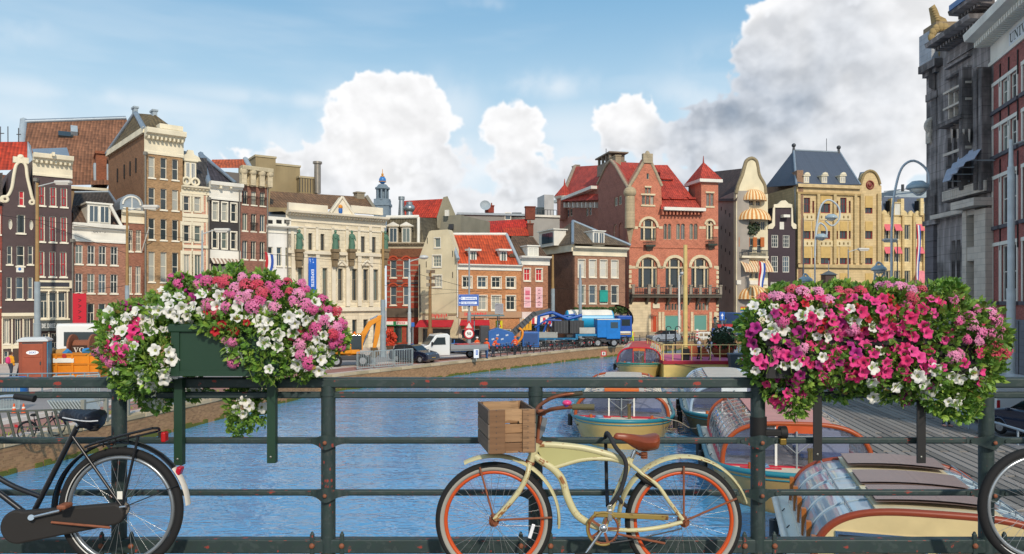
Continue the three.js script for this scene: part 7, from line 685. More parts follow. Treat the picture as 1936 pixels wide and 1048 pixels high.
// ---------- canal boats ----------
function boat(label, o) { // local +z is the bow, y = 0 the water
  const { beam: B, len: L } = o, g = thing('canal_boat', label, 'canal boat', [o.pos[0], 0, o.pos[1]], o.turn, 'glass roofed canal boats'), hy = o.deck ?? 1.05;
  const hw = s => s < .62 ? 1 : Math.sqrt(Math.max(0, 1 - ((s - .62) / .38) ** 2.6)); // half width along the hull
  const Zs = s => -L + s * (L + 0.001), shr = s => hy + .25 * Math.max(0, s - .6) ** 2 * 4;
  const gold = mt(o.hull ?? 0xb8985a, 'grime', .4), teal = paint(o.rail ?? 0x2b7f8c, .4), wood = paint(o.trim ?? 0xa4491c, .4), deckM = plaster(o.deckC ?? 0xd8d0b8);
  part(g, 'hull', [surf(44, 12, (s, t) => { s = 1 - (1 - s) ** 2; const k = hw(Math.min(s, 1)), a = t < .5 ? 1 - t * 2 : (t - .5) * 2, sd = t < .5 ? -1 : 1, y = -.5 + (shr(s) + .5) * a ** .9; const f = .72 + .28 * Math.max(0, (y + .5) / (hy + .5)); return [sd * k * B / 2 * f * (a < .02 ? .0 : 1), y, Zs(s) - (1 - f) * 1.1 * sm(.6, 1, s)]; })], gold);
  const ring = []; for (let i = 0; i <= 30; i++) { const s = 1 - (1 - i / 30) ** 2; ring.push([-hw(Math.min(s, .99999)) * B / 2, shr(s) + .02, Zs(s)]); } for (let i = 30; i >= 0; i--) { const s = 1 - (1 - i / 30) ** 2; ring.push([hw(Math.min(s, .99999)) * B / 2, shr(s) + .02, Zs(s)]); }
  part(g, 'rub_rail', [tube(ring, .085, 110, 8), tube(ring.map(p => [p[0] * .985, p[1] - .17, p[2]]), .03, 110, 5)], teal);
  part(g, 'deck', surf(40, 4, (s_, t) => { const s = 1 - (1 - s_) ** 2; return [(t - .5) * hw(Math.min(s, 1)) * B * .97, shr(s) + .03, Zs(s)]; }), deckM);
  // cabin
  const cz = o.cabin ?? [-L + .8, -1.9], cb = B * .43, ch = o.ch ?? 1.35, y0 = hy + .05, cs = t => { const a = clamp(t, 0, 1) * Math.PI, x = -Math.cos(a), yy = Math.sin(a); return [Math.sign(x) * Math.abs(x) ** .55 * cb * (1 - .1 * yy), y0 + ch * yy ** .55]; }; // section from one side over the roof to the other
  const flatT = .34; const gl = mt(o.glass ?? 0xd3d6e2, null, .03, 0, { transmission: o.tr ?? .93, thickness: 0, ior: o.ior ?? 1.42 });
  const [z0, z1] = cz; const sec = (a, b, n) => seg(a, b, n).map(t => cs(t));
  const skin = (a, b) => surf(14, 8, (u, v) => { const p = cs(a + (b - a) * u); return [p[0], p[1], z0 + (z1 - z0) * v]; });
  for (const [a, b] of [[.004, .40], [.60, .996]]) part(g, 'side_window', [skin(a, b)], gl);
  part(g, 'roof', shell(8, 10, (u, v) => { const p = cs(.395 + .21 * u); return [p[0], p[1] + .015, z0 + (z1 - z0) * v]; }, .05), paint(o.roof ?? 0xc9c2b4, .4));
  const nr = Math.round((z1 - z0) / .95), ribM = paint(o.rib ?? 0xcdc8ba, .4); for (let i = 0; i <= nr; i++) { const z = z0 + (z1 - z0) * i / nr; for (const [a, b] of [[.0, .41], [.59, 1]]) part(g, 'roof_rib', [tube(sec(a, b, 12).map(p => [p[0] * 1.004, p[1] + .008, z]), .022, 20, 5)], ribM); if (o.posts) for (const s of [-1, 1]) part(g, 'window_post', [bx(s * cb * .99 - .05, s * cb * .99 + .05, y0 - .05, y0 + ch * .55, z - .07, z + .07)], paint(0xa35f24, .4)); }
  part(g, 'window_sill', [bx(-cb - .05, -cb + .02, y0 - .06, y0 + .1, z0, z1), bx(cb - .02, cb + .05, y0 - .06, y0 + .1, z0, z1)], paint(o.sill ?? 0xb5283a, .4)); for (const t of [.30, .70]) part(g, 'roof_rail', [tube([0, .25, .5, .75, 1].map(v => [cs(t)[0], cs(t)[1] + .1, z0 + (z1 - z0) * v]), .02, 30, 5), ...seg(0, 1, 7).map(v => cyl([cs(t)[0], cs(t)[1], z0 + (z1 - z0) * v], [cs(t)[0], cs(t)[1] + .1, z0 + (z1 - z0) * v], .015, .015, 4))], M.grey);
  const arch = (z, r, m, n = 'front_frame') => part(g, n, [tube(sec(0, 1, 40).map(p => [p[0], p[1] + .01, z]), r, 70, 8)], m); arch(z1, .075, wood); arch(z0, .06, wood);
  // wind screen of three panes, sloping a little
  const fr = sec(.004, .996, 30);
  if (o.closed) { const fw = ext(fr.concat([[cb, y0 - .3], [-cb, y0 - .3]]), .1, [{ u0: -cb * .8, u1: -cb * .12, v0: y0 + .15, v1: y0 + ch * .62 }, { u0: 0, u1: cb * .88, v0: y0 + .15, v1: y0 + ch * .62 }], z1 - .05); part(g, 'front_wall', [fw], paint(0xd6c08c, .4)); for (const [a, b] of [[-cb * .8, -cb * .12], [0, cb * .88]]) { const w = part(g, 'front_window', [bx(a - .05, b + .05, y0 + ch * .62, y0 + ch * .62 + .06, z1, z1 + .09), bx(a - .05, b + .05, y0 + .09, y0 + .15, z1, z1 + .09), bx(a - .05, a, y0 + .15, y0 + ch * .62, z1, z1 + .09), bx(b, b + .05, y0 + .15, y0 + ch * .62, z1, z1 + .09)], M.chrome); part(w, 'pane', [bx(a, b, y0 + .15, y0 + ch * .62, z1, z1 + .02)], mt(0x5d564c, null, .06, 0, { ior: 1.6 })); part(w, 'wiper', [cyl([b - .2, y0 + .2, z1 + .06], [b - .75, y0 + .55, z1 + .06], .014)], M.dark); } }
  else { part(g, 'wind_screen', [ext(fr, .012, [], z1 - .03)], gl); for (const x of [-cb * .27, cb * .27]) part(g, 'screen_post', [bx(x - .035, x + .035, y0, y0 + ch * .93, z1 - .05, z1 + .04)], paint(o.post ?? 0xe0ded6, .4)); part(g, 'screen_top', [bx(-cb * .27, cb * .27, y0 + ch * .8, y0 + ch * .97, z1 - .02, z1 + .05)], paint(o.top ?? 0xb03a24, .4)); part(g, 'screen_base', [bx(-cb, cb, y0 - .08, y0 + .08, z1 - .06, z1 + .07)], paint(o.sill ?? 0xb5283a, .4)); part(g, 'screen_bar', [bx(-cb * .27, cb * .27, y0 + ch * .72, y0 + ch * .75, z1, z1 + .03), ...poly([[-cb * .25, y0 + ch * .7, z1 + .06], [.0, y0 + ch * .35, z1 + .1], [cb * .25, y0 + ch * .7, z1 + .06]], .014), cyl([0, y0, z1 + .1], [0, y0 + ch * .85, z1 + .1], .03)], M.grey); }
  if (o.hatch) part(g, 'roof_hatch', [rbox([0, y0 + ch + .12, z1 - .5], [cb * .75, .16, .7], .05)], paint(0xc9682a, .4));
  if (o.panels) for (let i = 0; i < o.panels; i++) { const w = (z1 - z0) / o.panels; part(g, 'sliding_roof_panel', shell(6, 4, (u, v) => [(u - .5) * cb * .95, y0 + ch + .12 + .05 * Math.sin(u * 3.14) - (i % 2) * .05, z0 + w * i + .25 + (w * .72) * v], .05), mt(0x8f7b74, 'wood', .45)); }
  // deck fittings, benches and floor
  part(g, 'floor', [bx(-cb * .97, cb * .97, hy - .35, hy - .3, z0, z1)], paint(0x4f463c)); const seatM = [paint(0xd2d6d8, .5), paint(0x3f6ba3, .6)]; let k = 0; if (!o.closed) for (let z = z1 - 1.6; z > z0 + .5; z -= 1.1) for (const s of [-1, 1]) { const b = part(g, 'bench', [rbox([s * cb * .52, hy + .2, z], [cb * .72, .14, .5], .04)], seatM[1]); part(b, 'backrest', [rbox([s * cb * .52, hy + .5, z - .26], [cb * .72, .62, .08], .03)], seatM[0]); }
  part(g, 'bollard', [-.5, .5].map(s => cyl([s * B * .55, hy, -1.1], [s * B * .55, hy + .3, -1.1], .07)), paint(0xb0561f)); part(g, 'bow_post', [cyl([.35, hy, -1.2], [.35, hy + .7, -1.2], .08), cyl([.35, hy + .7, -1.2], [.35, hy + .78, -1.2], .1)], metal(0x8a7a55, .3)); part(g, 'coaming', [...[-1, 1].map(s => box([s * cb * .5, hy + .1, z1 + .45], [cb * .55, .1, .12]))], paint(o.sill ?? 0xb5283a, .4));
  for (const sd of [-1, 1]) for (const z of [-.35, -.55, -.75]) part(g, 'fender', [cyl([sd * (B / 2 + .1), hy - .75, L * z], [sd * (B / 2 + .1), hy - .2, L * z], .12, .12, 10), cyl([sd * (B / 2 + .1), hy - .2, L * z], [sd * B * .47, hy + .1, L * z], .015, .015, 5)], paint(0x26282a)); part(g, 'mooring_rope', [tube([[B * .28, hy + .25, -1.1], [B * .5, hy + .1, -1.0], [B * .62, hy - .25, -1.4], [B * .75, .75, -2.2]], .022, 24, 6)], paint(0x9a8f78)); part(g, 'rope_coil', [tor([0, 0, 0], .18, .045, 6, 18).rotateX(1.57).translate(-B * .2, hy + .12, -1.3), tor([0, 0, 0], .14, .04, 6, 18).rotateX(1.57).translate(-B * .2, hy + .19, -1.3)], paint(0x6f8fae)); return g; }
const AX = -.165; const bp = (px, D) => [(px - CX) / F * D, -D];
boat('small distant canal boat with red framed windows beside the yellow pontoon', { beam: 4.3, len: 13, pos: bp(1207, 61.5), turn: -.2, trim: 0xc2232f, sill: 0xb5263a, rail: 0x2a7a6e, hull: 0xbf9f5c, rib: 0xb9b2a6, roof: 0xc23a40, post: 0xc2232f, top: 0xc46a2c });
boat('canal boat with orange framed windscreen and orange roof hatch in the middle of the row', { beam: 4.85, len: 12.5, pos: bp(1174, 31.6), turn: -.16, ch: 1.12, hatch: 1, hull: 0xc2a05c });
boat('canal boat with pale blue window frames partly behind the red framed boat', { beam: 4.6, len: 12, pos: bp(1396, 32.6), turn: -.2, trim: 0x9fb4c8, sill: 0xcfd8dd, rib: 0xaebccb, post: 0xdfe5ea, top: 0xd3dadd, hull: 0x6f5c36 });
boat('red framed canal boat with ribbed glass roof moored close to the wooden deck', { beam: 5.2, len: 9.5, pos: bp(1524, 21.6), turn: -.2, roof: 0xc98a80, hatch: 0, sill: 0xb8243a, hull: 0xb3935a, rib: 0x8e8b88, top: 0xc4542a, cabin: [-8.9, -1.6], ch: 1.4 });
boat('nearest canal boat with cream front, brown sliding roof panels and sky reflecting glass', { beam: 5.1, len: 7.2, pos: bp(1811, 12.7), turn: -.28, closed: 1, panels: 3, posts: 1, hull: 0xe2dcc8, rail: 0xdcd8ca, deckC: 0xe6e2d4, trim: 0x8c3a1c, roof: 0xd9cfae, sill: 0xd9d4c6, glass: 0xb4cbd8, ior: 2.3, tr: .35, cabin: [-6.1, -1.1], ch: 1.25, rib: 0x9fb0b8 });
{ // yellow pontoon with railings, mast, staff, planter
  const p0 = at(1255, 573, 61.5), p1 = at(1398, 573, 61.5), x0 = p0.x, x1 = p1.x, z = -61.5, y = 1.35, g = thing('pontoon', 'yellow landing pontoon with red rim and pink carpet', 'pontoon', [x0, 0, z]), L = x1 - x0, ye = paint(0xd6b96c, .5);
  part(g, 'hull', [bx(0, L, -.4, y - .15, -9, 0)], ye); part(g, 'rim', [bx(-.05, L + .05, y - .15, y + .12, -9, .08)], paint(0xa3202e, .5)); part(g, 'carpet', [bx(.3, L - .1, y + .12, y + .15, -8.9, -.1)], paint(0xbf5f80, .9)); const yr = paint(0xd8bd78, .45); const posts = []; for (let i = 0; i < 9; i++) part(g, 'rail_post', [cyl([L * i / 8, y, -.15], [L * i / 8, y + 1.45, -.15], .045)], yr); for (let i = 1; i < 8; i++) part(g, 'rail_post', [cyl([.05, y, -1.1 * i], [.05, y + 1.45 + i * .02, -1.1 * i], .04)], yr); part(g, 'rail', [cyl([0, y + 1.45, -.15], [L, y + 1.45, -.15], .045), cyl([0, y + .7, -.15], [L, y + .7, -.15], .03), cyl([.05, y + 1.45, -.15], [.05, y + 1.6, -8], .045), cyl([.05, y + .7, -.15], [.05, y + .8, -8], .03)], yr); part(g, 'mooring_cable', [tube([[.9, y - .1, .1], [3, y - .5, .12], [6, y - .85, .1]], .02, 16, 4)], M.dark); part(g, 'step', [0, 1, 2, 3].map(i => bx(L * .55, L * .8, y + .15, y + .35 + i * .22, -5 - i * .5, -4.5 - i * .5)), paint(0xb5603a, .7));
  const m = at(1308, 573, 60), t = thing('mast', 'tall pale yellow mast standing on the pontoon', 'mast', [m.x, y + .12, -62.2]); part(t, 'mast_pole', [cyl([0, 0, 0], [0, EY - (466 - HZ) / F * 62.2 - y, 0], .2, .16, 14)], yr); part(t, 'base', [rbox([0, .5, 0], [.6, 1.0, .6], .04)], M.dark);
  person('man in white shirt and black trousers standing on the pontoon beside the mast', [at(1322, 573, 63.2).x, y + .15, -63.2], 1.3, { top: 0xd5d8e6, leg: 0x17181b, hair: 0x3a2a20, shoe: 0x111111 }, { arm: [.3, .5] }); person('man in black waistcoat and white sleeves standing on the pontoon facing the mast', [at(1343, 573, 63).x, y + .15, -63], -1.2, { top: 0x1a1b20, sleeve: 0xcfd3de, leg: 0x15161a, hair: 0x2c2019 }, { arm: [.25, .3] });
  const pl = at(1366, 573, 66), q = thing('planter', 'round wooden planter tub with dark green shrub on the pontoon', 'planter', [pl.x, y + .15, -66]); part(q, 'tub', [lathe([[0, 0], [.7, 0], [1.0, .55], [1.05, .85], [.9, .85], [.85, .6], [0, .6]], 20)], mt(0x7a4a2c, 'wood', .7)); part(q, 'rim', [tor([0, 0, 0], 1.0, .05, 6, 22).rotateX(1.57).translate(0, .8, 0)], paint(0x8d2a26)); const lf = []; for (let i = 0; i < 420; i++) { const a = R() * 6.283, b = Math.acos(1 - R() * 1.5), r = .75 + R() * .65; lf.push(box([Math.sin(b) * Math.cos(a) * r, 1.35 + Math.cos(b) * r, Math.sin(b) * Math.sin(a) * r], [.25, .02, .12], [R() * 3, R() * 3, R() * 3])); } lf.push(sph([0, 1.35, 0], .95, [1, .9, 1], 8)); part(q, 'foliage', lf, paint(0x243a1c, .8)).userData.kind = 'stuff'; part(q, 'flower_mass', [...Array(40)].map(() => { const a = R() * 3.2; return sph([Math.cos(a) * 1.15, rr(.8, 1.2), Math.sin(a) * 1.15], .09, [1, 1, 1], 5); }), flat(0xb8222a)).userData.kind = 'stuff';
  const c = at(1393, 573, 60.5), w = thing('wheelie_bin', 'dark grey wheeled rubbish container with white notice beside the deck', 'rubbish bin', [c.x + .1, .69, -60.3], -.05); part(w, 'body', [hull([[-.75, .25, -.5], [.75, .25, -.5], [-.75, .25, .5], [.75, .25, .5], [-.85, 1.5, -.55], [.85, 1.5, -.55], [-.85, 1.5, .55], [.85, 1.5, .55]])], paint(0x3c454e, .6)); part(w, 'lid', [rbox([0, 1.56, 0], [1.8, .16, 1.2], .06)], paint(0x55606a, .5)); part(w, 'notice', plate(.62, .6, [.1, 1.02, .55]), canvasMat(96, 96, (x) => { x.fillStyle = '#e4e4e0'; x.fillRect(0, 0, 96, 96); x.fillStyle = '#b8323a'; x.fillRect(24, 14, 48, 26); x.fillStyle = '#777'; x.fillRect(14, 56, 68, 6); x.fillRect(14, 70, 50, 6); })); part(w, 'notice_backing', [box([.1, 1.02, .525], [.64, .62, .04])], M.white); for (const x of [-.6, .6]) part(w, 'caster', [tor([x, .13, .4], .09, .045, 6, 14).rotateY(0)], M.dark); w.scale.setScalar(.92);
  const st = at(1392, 573, 64), s = thing('statue', 'large pink faced fibreglass figure with white cap on the quay', 'statue', [st.x, .7, -67], -.3); part(s, 'body', [lathe([[0, 0], [1.1, .0], [.9, .8], [.75, 1.6], [.3, 2.0]], 18), sph([-.6, 1.3, 0], .5, [.7, 1, .8])], paint(0x2f62a8, .5)); part(s, 'head', [sph([.1, 2.7, .2], .8, [1, 1.15, 1], 18), sph([.2, 2.55, .95], .2, [1, .9, 1]), cyl([-.35, .9, .7], [-.3, 2.2, .6], .22, .28, 12), cyl([.5, .9, .7], [.45, 2.2, .6], .22, .28, 12)], paint(0xd9a592, .45)); part(s, 'cap', [sph([0, 3.5, .05], .72, [1.25, .62, 1.15], 16), sph([-.75, 3.3, .1], .35, [1, .7, 1]), sph([.75, 3.3, .1], .35, [1, .7, 1])], paint(0xe4e2da, .5)); part(s, 'eye', [sph([-.2, 2.85, .93], .12, [1, 1.2, .5]), sph([.42, 2.85, .93], .12, [1, 1.2, .5])], flat(0x2f6ea8, .3)); part(s, 'mouth', [sph([.15, 2.2, .92], .22, [1.2, .6, .5])], flat(0xa8242a, .4)); part(s, 'hair', [sph([-.6, 2.7, .1], .4, [.7, 1.5, 1]), sph([.75, 2.7, .1], .4, [.6, 1.4, 1])], paint(0xc98a30, .6)); s.position.y = .62; s.scale.setScalar(.9); }
{ // deck railing beyond the right planter, and the walker whose legs show below the flowers
  const m = paint(0x93a3b0, .4), pts = [[1790, 806], [1832, 812], [1878, 826], [1925, 842], [1990, 866]].map(p => gq(p[0], p[1], Yr)); const g = thing('deck_railing', 'low grey steel rail along the edge of the wooden deck', 'railing', [0, 0, 0]); pts.forEach((p, i) => { part(g, 'post', [cyl([p.x, Yr, p.z], [p.x, Yr + .62, p.z], .04)], m); if (i) part(g, 'rail', [cyl([p.x, Yr + .62, p.z], [pts[i - 1].x, Yr + .62, pts[i - 1].z], .05)], m); });
  person('pedestrian in dark jeans and pale shoes on the deck, seen below the flowers', gq(1790, 806, .69).toArray(), .3, { top: 0x3a5a86, leg: 0x1e2a44, hair: 0x3a2a1c, shoe: 0xcf9c8c }, { stride: .05 });
  const bl = thing('boat_sign', 'small red and white navigation sign on the quay wall', 'sign', at(1141.5, 674, 82).toArray()); part(bl, 'board', [bx(-.3, .3, 0, .62, -.05, 0)], flat(0xc0262c)); part(bl, 'face', [bx(-.2, .2, .12, .5, 0, .01)], M.white); part(bl, 'mark', [bx(-.06, .06, .2, .42, .01, .02)], M.dark); }
// ---------- bridge railing ----------
const RD = 4.55, chip = mt(0xffffff, 'chip', .55, .15), chipD = mt(0xb5b5b5, 'chip', .6, .15);
chip.bumpMap = T.grime; chip.bumpScale = .004;
const rp = (px, py, D = RD) => at(px, py, D);
{
  const g = thing('bridge_railing', 'dark green iron bridge railing with flaking red paint and round posts', 'railing', [0, 0, 0]); const s = RD / F, X = px => (px - CX) * s, Y = py => EY - (py - HZ) * s;
  const x0 = X(-420), x1 = X(2360);
  part(g, 'top_rail', [rbox([(x0 + x1) / 2, Y(723.5), -RD], [x1 - x0, 19 * s, .075], .012)], chip); part(g, 'second_rail', [rbox([(x0 + x1) / 2, Y(747), -RD], [x1 - x0, 12 * s, .04], .01)], chip);
  part(g, 'middle_rail', [rbox([(x0 + x1) / 2, Y(833), -RD], [x1 - x0, 12 * s, .04], .012)], chip); part(g, 'middle_rail', [rbox([(x0 + x1) / 2, Y(931.5), -RD], [x1 - x0, 11 * s, .04], .012)], chip); part(g, 'bottom_beam', [rbox([(x0 + x1) / 2, Y(1031), -RD], [x1 - x0, 27 * s, .07], .01)], chip);
  for (const px of [-170, 225, 620.5, 1012.5, 1433, 1865, 2290]) {
    const x = X(px), p = part(g, 'post', [cyl([x, 4.2, -RD], [x, Y(729), -RD], .0445, .0435, 22), cyl([x, Y(748), -RD], [x, Y(741), -RD], .049, .049, 22)], chip);
    for (const py of [833, 931.5]) { const y = Y(py); part(p, 'clasp', [shell(16, 4, (u, v) => { const q = (u - .5) * 2, b = .055 * Math.exp(-q * q * 7) + .024; return [x + q * .135, y + (v - .5) * (.058 * Math.exp(-q * q * 5) + .03), -RD + b]; }, .01), cyl([x - .105, y, -RD], [x - .105, y, -RD + .034], .012, .01, 8), cyl([x + .105, y, -RD], [x + .105, y, -RD + .034], .012, .01, 8)], chip); part(p, 'bolt', [sph([x, y, -RD + .088], .013, [1, 1, .7], 8)], mt(0xffffff, 'rustM', .7)); }
    for (const q of [-28, 28]) { part(p, 'bolt', [sph([x + q * s, Y(1029), -RD + .04], .017, [1, 1, .8], 10)], mt(0xffffff, 'rustM', .7)); part(p, 'clamp', [rbox([x + q * s, Y(1029), -RD + .03], [.026, .145, .02], .006), cyl([x + q * s, Y(1008), -RD + .03], [x + q * s, Y(1003), -RD + .03], .012, .006, 6)], chip); }
  }
  const x = X(1434); part(g, 'pipe_clamp', [cyl([x, Y(825), -RD], [x, Y(788), -RD], .05, .05, 20), rbox([x + .09, Y(818), -RD + .01], [.12, .04, .05], .008), cyl([x + .13, Y(818), -RD], [x + .17, Y(818), -RD], .04, .04, 14)], M.dark); part(g, 'padlock', [rbox([x + .135, Y(833), -RD + .04], [.04, .04, .03], .006)], metal(0x8a7238, .4));
}
// ---------- flower planters ----------
const petalGeo = (() => { // petunia: five rounded lobes flaring from a trumpet
  const g = surf(5, 30, (u, v) => { const a = v * Math.PI * 2, lobe = .86 + .14 * Math.cos(a * 5) - .05 * Math.cos(a * 10), r = .004 + .0415 * u * (u > .5 ? 1 + (lobe - 1) * (u - .5) * 2 : 1), z = -.036 * Math.pow(1 - u, 2.2) + .006 * Math.sin(a * 5) * u * u - .006 * u * u * u; return [Math.cos(a) * r, Math.sin(a) * r, z]; });
  return geo([g, cyl([0, 0, -.034], [0, 0, -.055], .006, .003, 6)]); })();
const throatGeo = geo(surf(2, 12, (u, v) => { const a = v * Math.PI * 2, r = .0008 + .009 * u; return [Math.cos(a) * r, Math.sin(a) * r, -.0285 + .006 * u]; }));
const florets = [0, 1, 2].map(sd => { const g = []; const r = rng(3 + sd); for (let i = 0; i < 17; i++) { const a = i * 2.4 + r(), q = Math.sqrt((i + .4) / 17) * (.8 + .35 * r()), c = V(Math.cos(a) * q * .036, Math.sin(a) * q * .031, .026 * (1 - q * q) + r() * .01), n = V(Math.cos(a) * q * 1.1, Math.sin(a) * q * 1.1, .9).normalize(); for (let k = 0; k < 5; k++) { const p = new THREE.CircleGeometry(.0075, 5).scale(1, k < 2 ? .45 : .6, 1).translate(.0085, 0, .001).rotateX(.3 - r() * .6).rotateZ(k * 1.2566 + r() * .7); p.applyQuaternion(new THREE.Quaternion().setFromUnitVectors(V(0, 0, 1), n)); g.push(p.translate(c.x, c.y, c.z)); } g.push(cyl([c.x, c.y, c.z], [0, 0, -.03], .0012, .0012, 3)); } return geo(g); });
const leafG = (() => { const g = surf(5, 2, (u, v) => { const w = .011 * Math.sin(Math.PI * Math.pow(u, .8)) * (1 - .12 * u), k = (v - .5) * 2; return [k * w, u * .044, -Math.abs(k) * w * -.35 - u * u * .01]; }); return fin(g); })();
const leafRound = (() => { const g = surf(3, 14, (u, v) => { const a = v * Math.PI * 2, r = .022 * u * (.88 + .12 * Math.cos(a * 7)); return [Math.cos(a) * r, Math.sin(a) * r + .018, .005 * u * Math.cos(a * 7) + .006 * u * u]; }); return fin(g); })();
const petal = (c, sss = .25) => new THREE.MeshPhysicalMaterial({ color: c, roughness: .75, side: THREE.DoubleSide, transmission: sss, thickness: 0, sheen: .3, sheenRoughness: .6 });
const PM = { w: [petal(0xf3f1ea), petal(0xe9e8e4)], p: [petal(0xec3a8c), petal(0xf04c9c), petal(0xe02c74)], m: [petal(0xb51f86), petal(0xa61a76)], r: [petal(0xb3141c), petal(0xc9182a)], g: [petal(0xe77fb2), petal(0xee9ac2), petal(0xdf5f9c)], c: [petal(0xd9506a), petal(0xd43f5c)] };
const throat = { w: flat(0x8a8f52, .8), p: flat(0x6d1440, .8), m: flat(0x4d0e46, .8), r: flat(0x5a0a10, .8) };
function flowerMass(label, blobs, nLeaf, flowers, R2, hang) {
  const s = RD / F, g = thing('flowering_plants', label, 'flowers', [0, 0, 0]), rand = rng(R2), rs = (a, b) => a + (b - a) * rand(); const B = blobs.map(([px, py, rx, ry, rz, zc, w]) => ({ c: at(px, py, RD - (zc ?? .05)), r: [rx * s, ry * s, rz ?? .2], w: (w ?? 1) * rx * ry }));
  const tot = B.reduce((a, b) => a + b.w, 0), pickB = () => { let q = rand() * tot; for (const b of B) { q -= b.w; if (q <= 0) return b; } return B[0]; };
  const depth = p => { let m = 9; for (const b of B) m = Math.min(m, Math.hypot((p.x - b.c.x) / b.r[0], (p.y - b.c.y) / b.r[1], (p.z - b.c.z) / b.r[2])); return m; };
  const lm = new THREE.MeshPhysicalMaterial({ color: 0xffffff, roughness: .55, side: THREE.DoubleSide, transmission: .28, thickness: 0 });
  const mk = (ge, n, name, sc) => { const im = new THREE.InstancedMesh(ge, lm, n); im.name = name; im.userData.kind = 'stuff'; const m4 = new THREE.Matrix4(), q = new THREE.Quaternion(), col = new THREE.Color(); let i = 0; while (i < n) { const b = pickB(), d = V(rs(-1, 1), rs(-1, 1), rs(-1, 1)); if (d.lengthSq() > 1) continue; d.normalize(); const rad = Math.pow(rand(), .33) * 1.06 * (1 + .12 * Math.sin(d.x * 9 + b.c.x * 7) * Math.cos(d.y * 11)), p = V(b.c.x + d.x * b.r[0] * rad, b.c.y + d.y * b.r[1] * rad, b.c.z + d.z * b.r[2] * rad); const dp = depth(p); if (dp < .62 && rand() < .8) continue; const o = d.clone().add(V(rs(-.9, .9), rs(-.5, 1.0), rs(-.2, .9))).normalize(); q.setFromUnitVectors(V(0, 1, 0), o); q.multiply(new THREE.Quaternion().setFromAxisAngle(V(0, 1, 0), rs(0, 6.28))); const k = sc * rs(.65, 1.35); m4.compose(p, q, V(k, k, k)); im.setMatrixAt(i, m4); const t = rand(), l = rs(.7, 1.25); col.setRGB((.13 + .2 * t * t) * l, (.29 + .2 * t * t) * l, (.035 + .025 * t) * l); if (rand() < .012) col.setRGB(.35, .26, .05); im.setColorAt(i, col); i++; } g.add(im); return im; };
  mk(leafG, Math.round(nLeaf * .72), 'foliage', .88); mk(leafRound, Math.round(nLeaf * .28), 'leaves', .85);
  // trailing stems
  const st = []; for (let i = 0; i < 70; i++) { const b = pickB(), p = b.c.clone().add(V(rs(-.8, .8) * b.r[0], rs(-.2, .8) * b.r[1], b.r[2] * rs(.5, 1.0))); st.push(tube([p, p.clone().add(V(rs(-.04, .04), -.03, .03)), p.clone().add(V(rs(-.06, .06), -rs(.06, .14), .03))], .0022, 8, 4)); } part(g, 'stem', st, paint(0x66792c, .8));
  const placed = []; let nf = 0; const qz = new THREE.Quaternion();
  for (const [type, n, x0, x1, y0, y1] of flowers) { let k = 0, tries = 0; while (k < n && tries < 4000) { tries++; const px = rs(x0, x1), py = rs(y0, y1); // nearest blob surface toward the viewer
      let best = null; for (const b of B) { const c = at(px, py, -b.c.z), dx = (c.x - b.c.x) / b.r[0], dy = (c.y - b.c.y) / b.r[1], e = 1 - dx * dx - dy * dy; if (e < 0.02) continue; const z = b.c.z + b.r[2] * Math.sqrt(e); if (!best || z > best.z) best = { z, n: V(dx / b.r[0], dy / b.r[1], Math.sqrt(e) / b.r[2]).normalize() }; } if (!best) continue;
      const p = at(px, py, -best.z); p.addScaledVector(best.n, rs(-.005, .03)); const big = type == 'g' || type == 'c'; let ok = true; for (const q of placed) if (p.distanceTo(q) < (big ? .048 : .042)) { ok = false; break; } if (!ok) continue; placed.push(p); k++;
      const m = part(g, 'flower', big ? florets[Math.floor(rand() * 3)] : petalGeo, PM[type][Math.floor(rand() * PM[type].length)]); m.position.copy(p); const o = best.n.clone().add(V(rs(-.55, .55), rs(-.15, .6), rs(.1, .9))).normalize(); m.quaternion.setFromUnitVectors(V(0, 0, 1), o).multiply(qz.setFromAxisAngle(V(0, 0, 1), rs(0, 6.28))); m.scale.setScalar(big ? rs(.8, 1.2) : rs(.66, .98)); if (type == 'r') m.scale.multiplyScalar(.72); if (!big) part(m, 'throat', throatGeo, throat[type]); } }
  return g; }
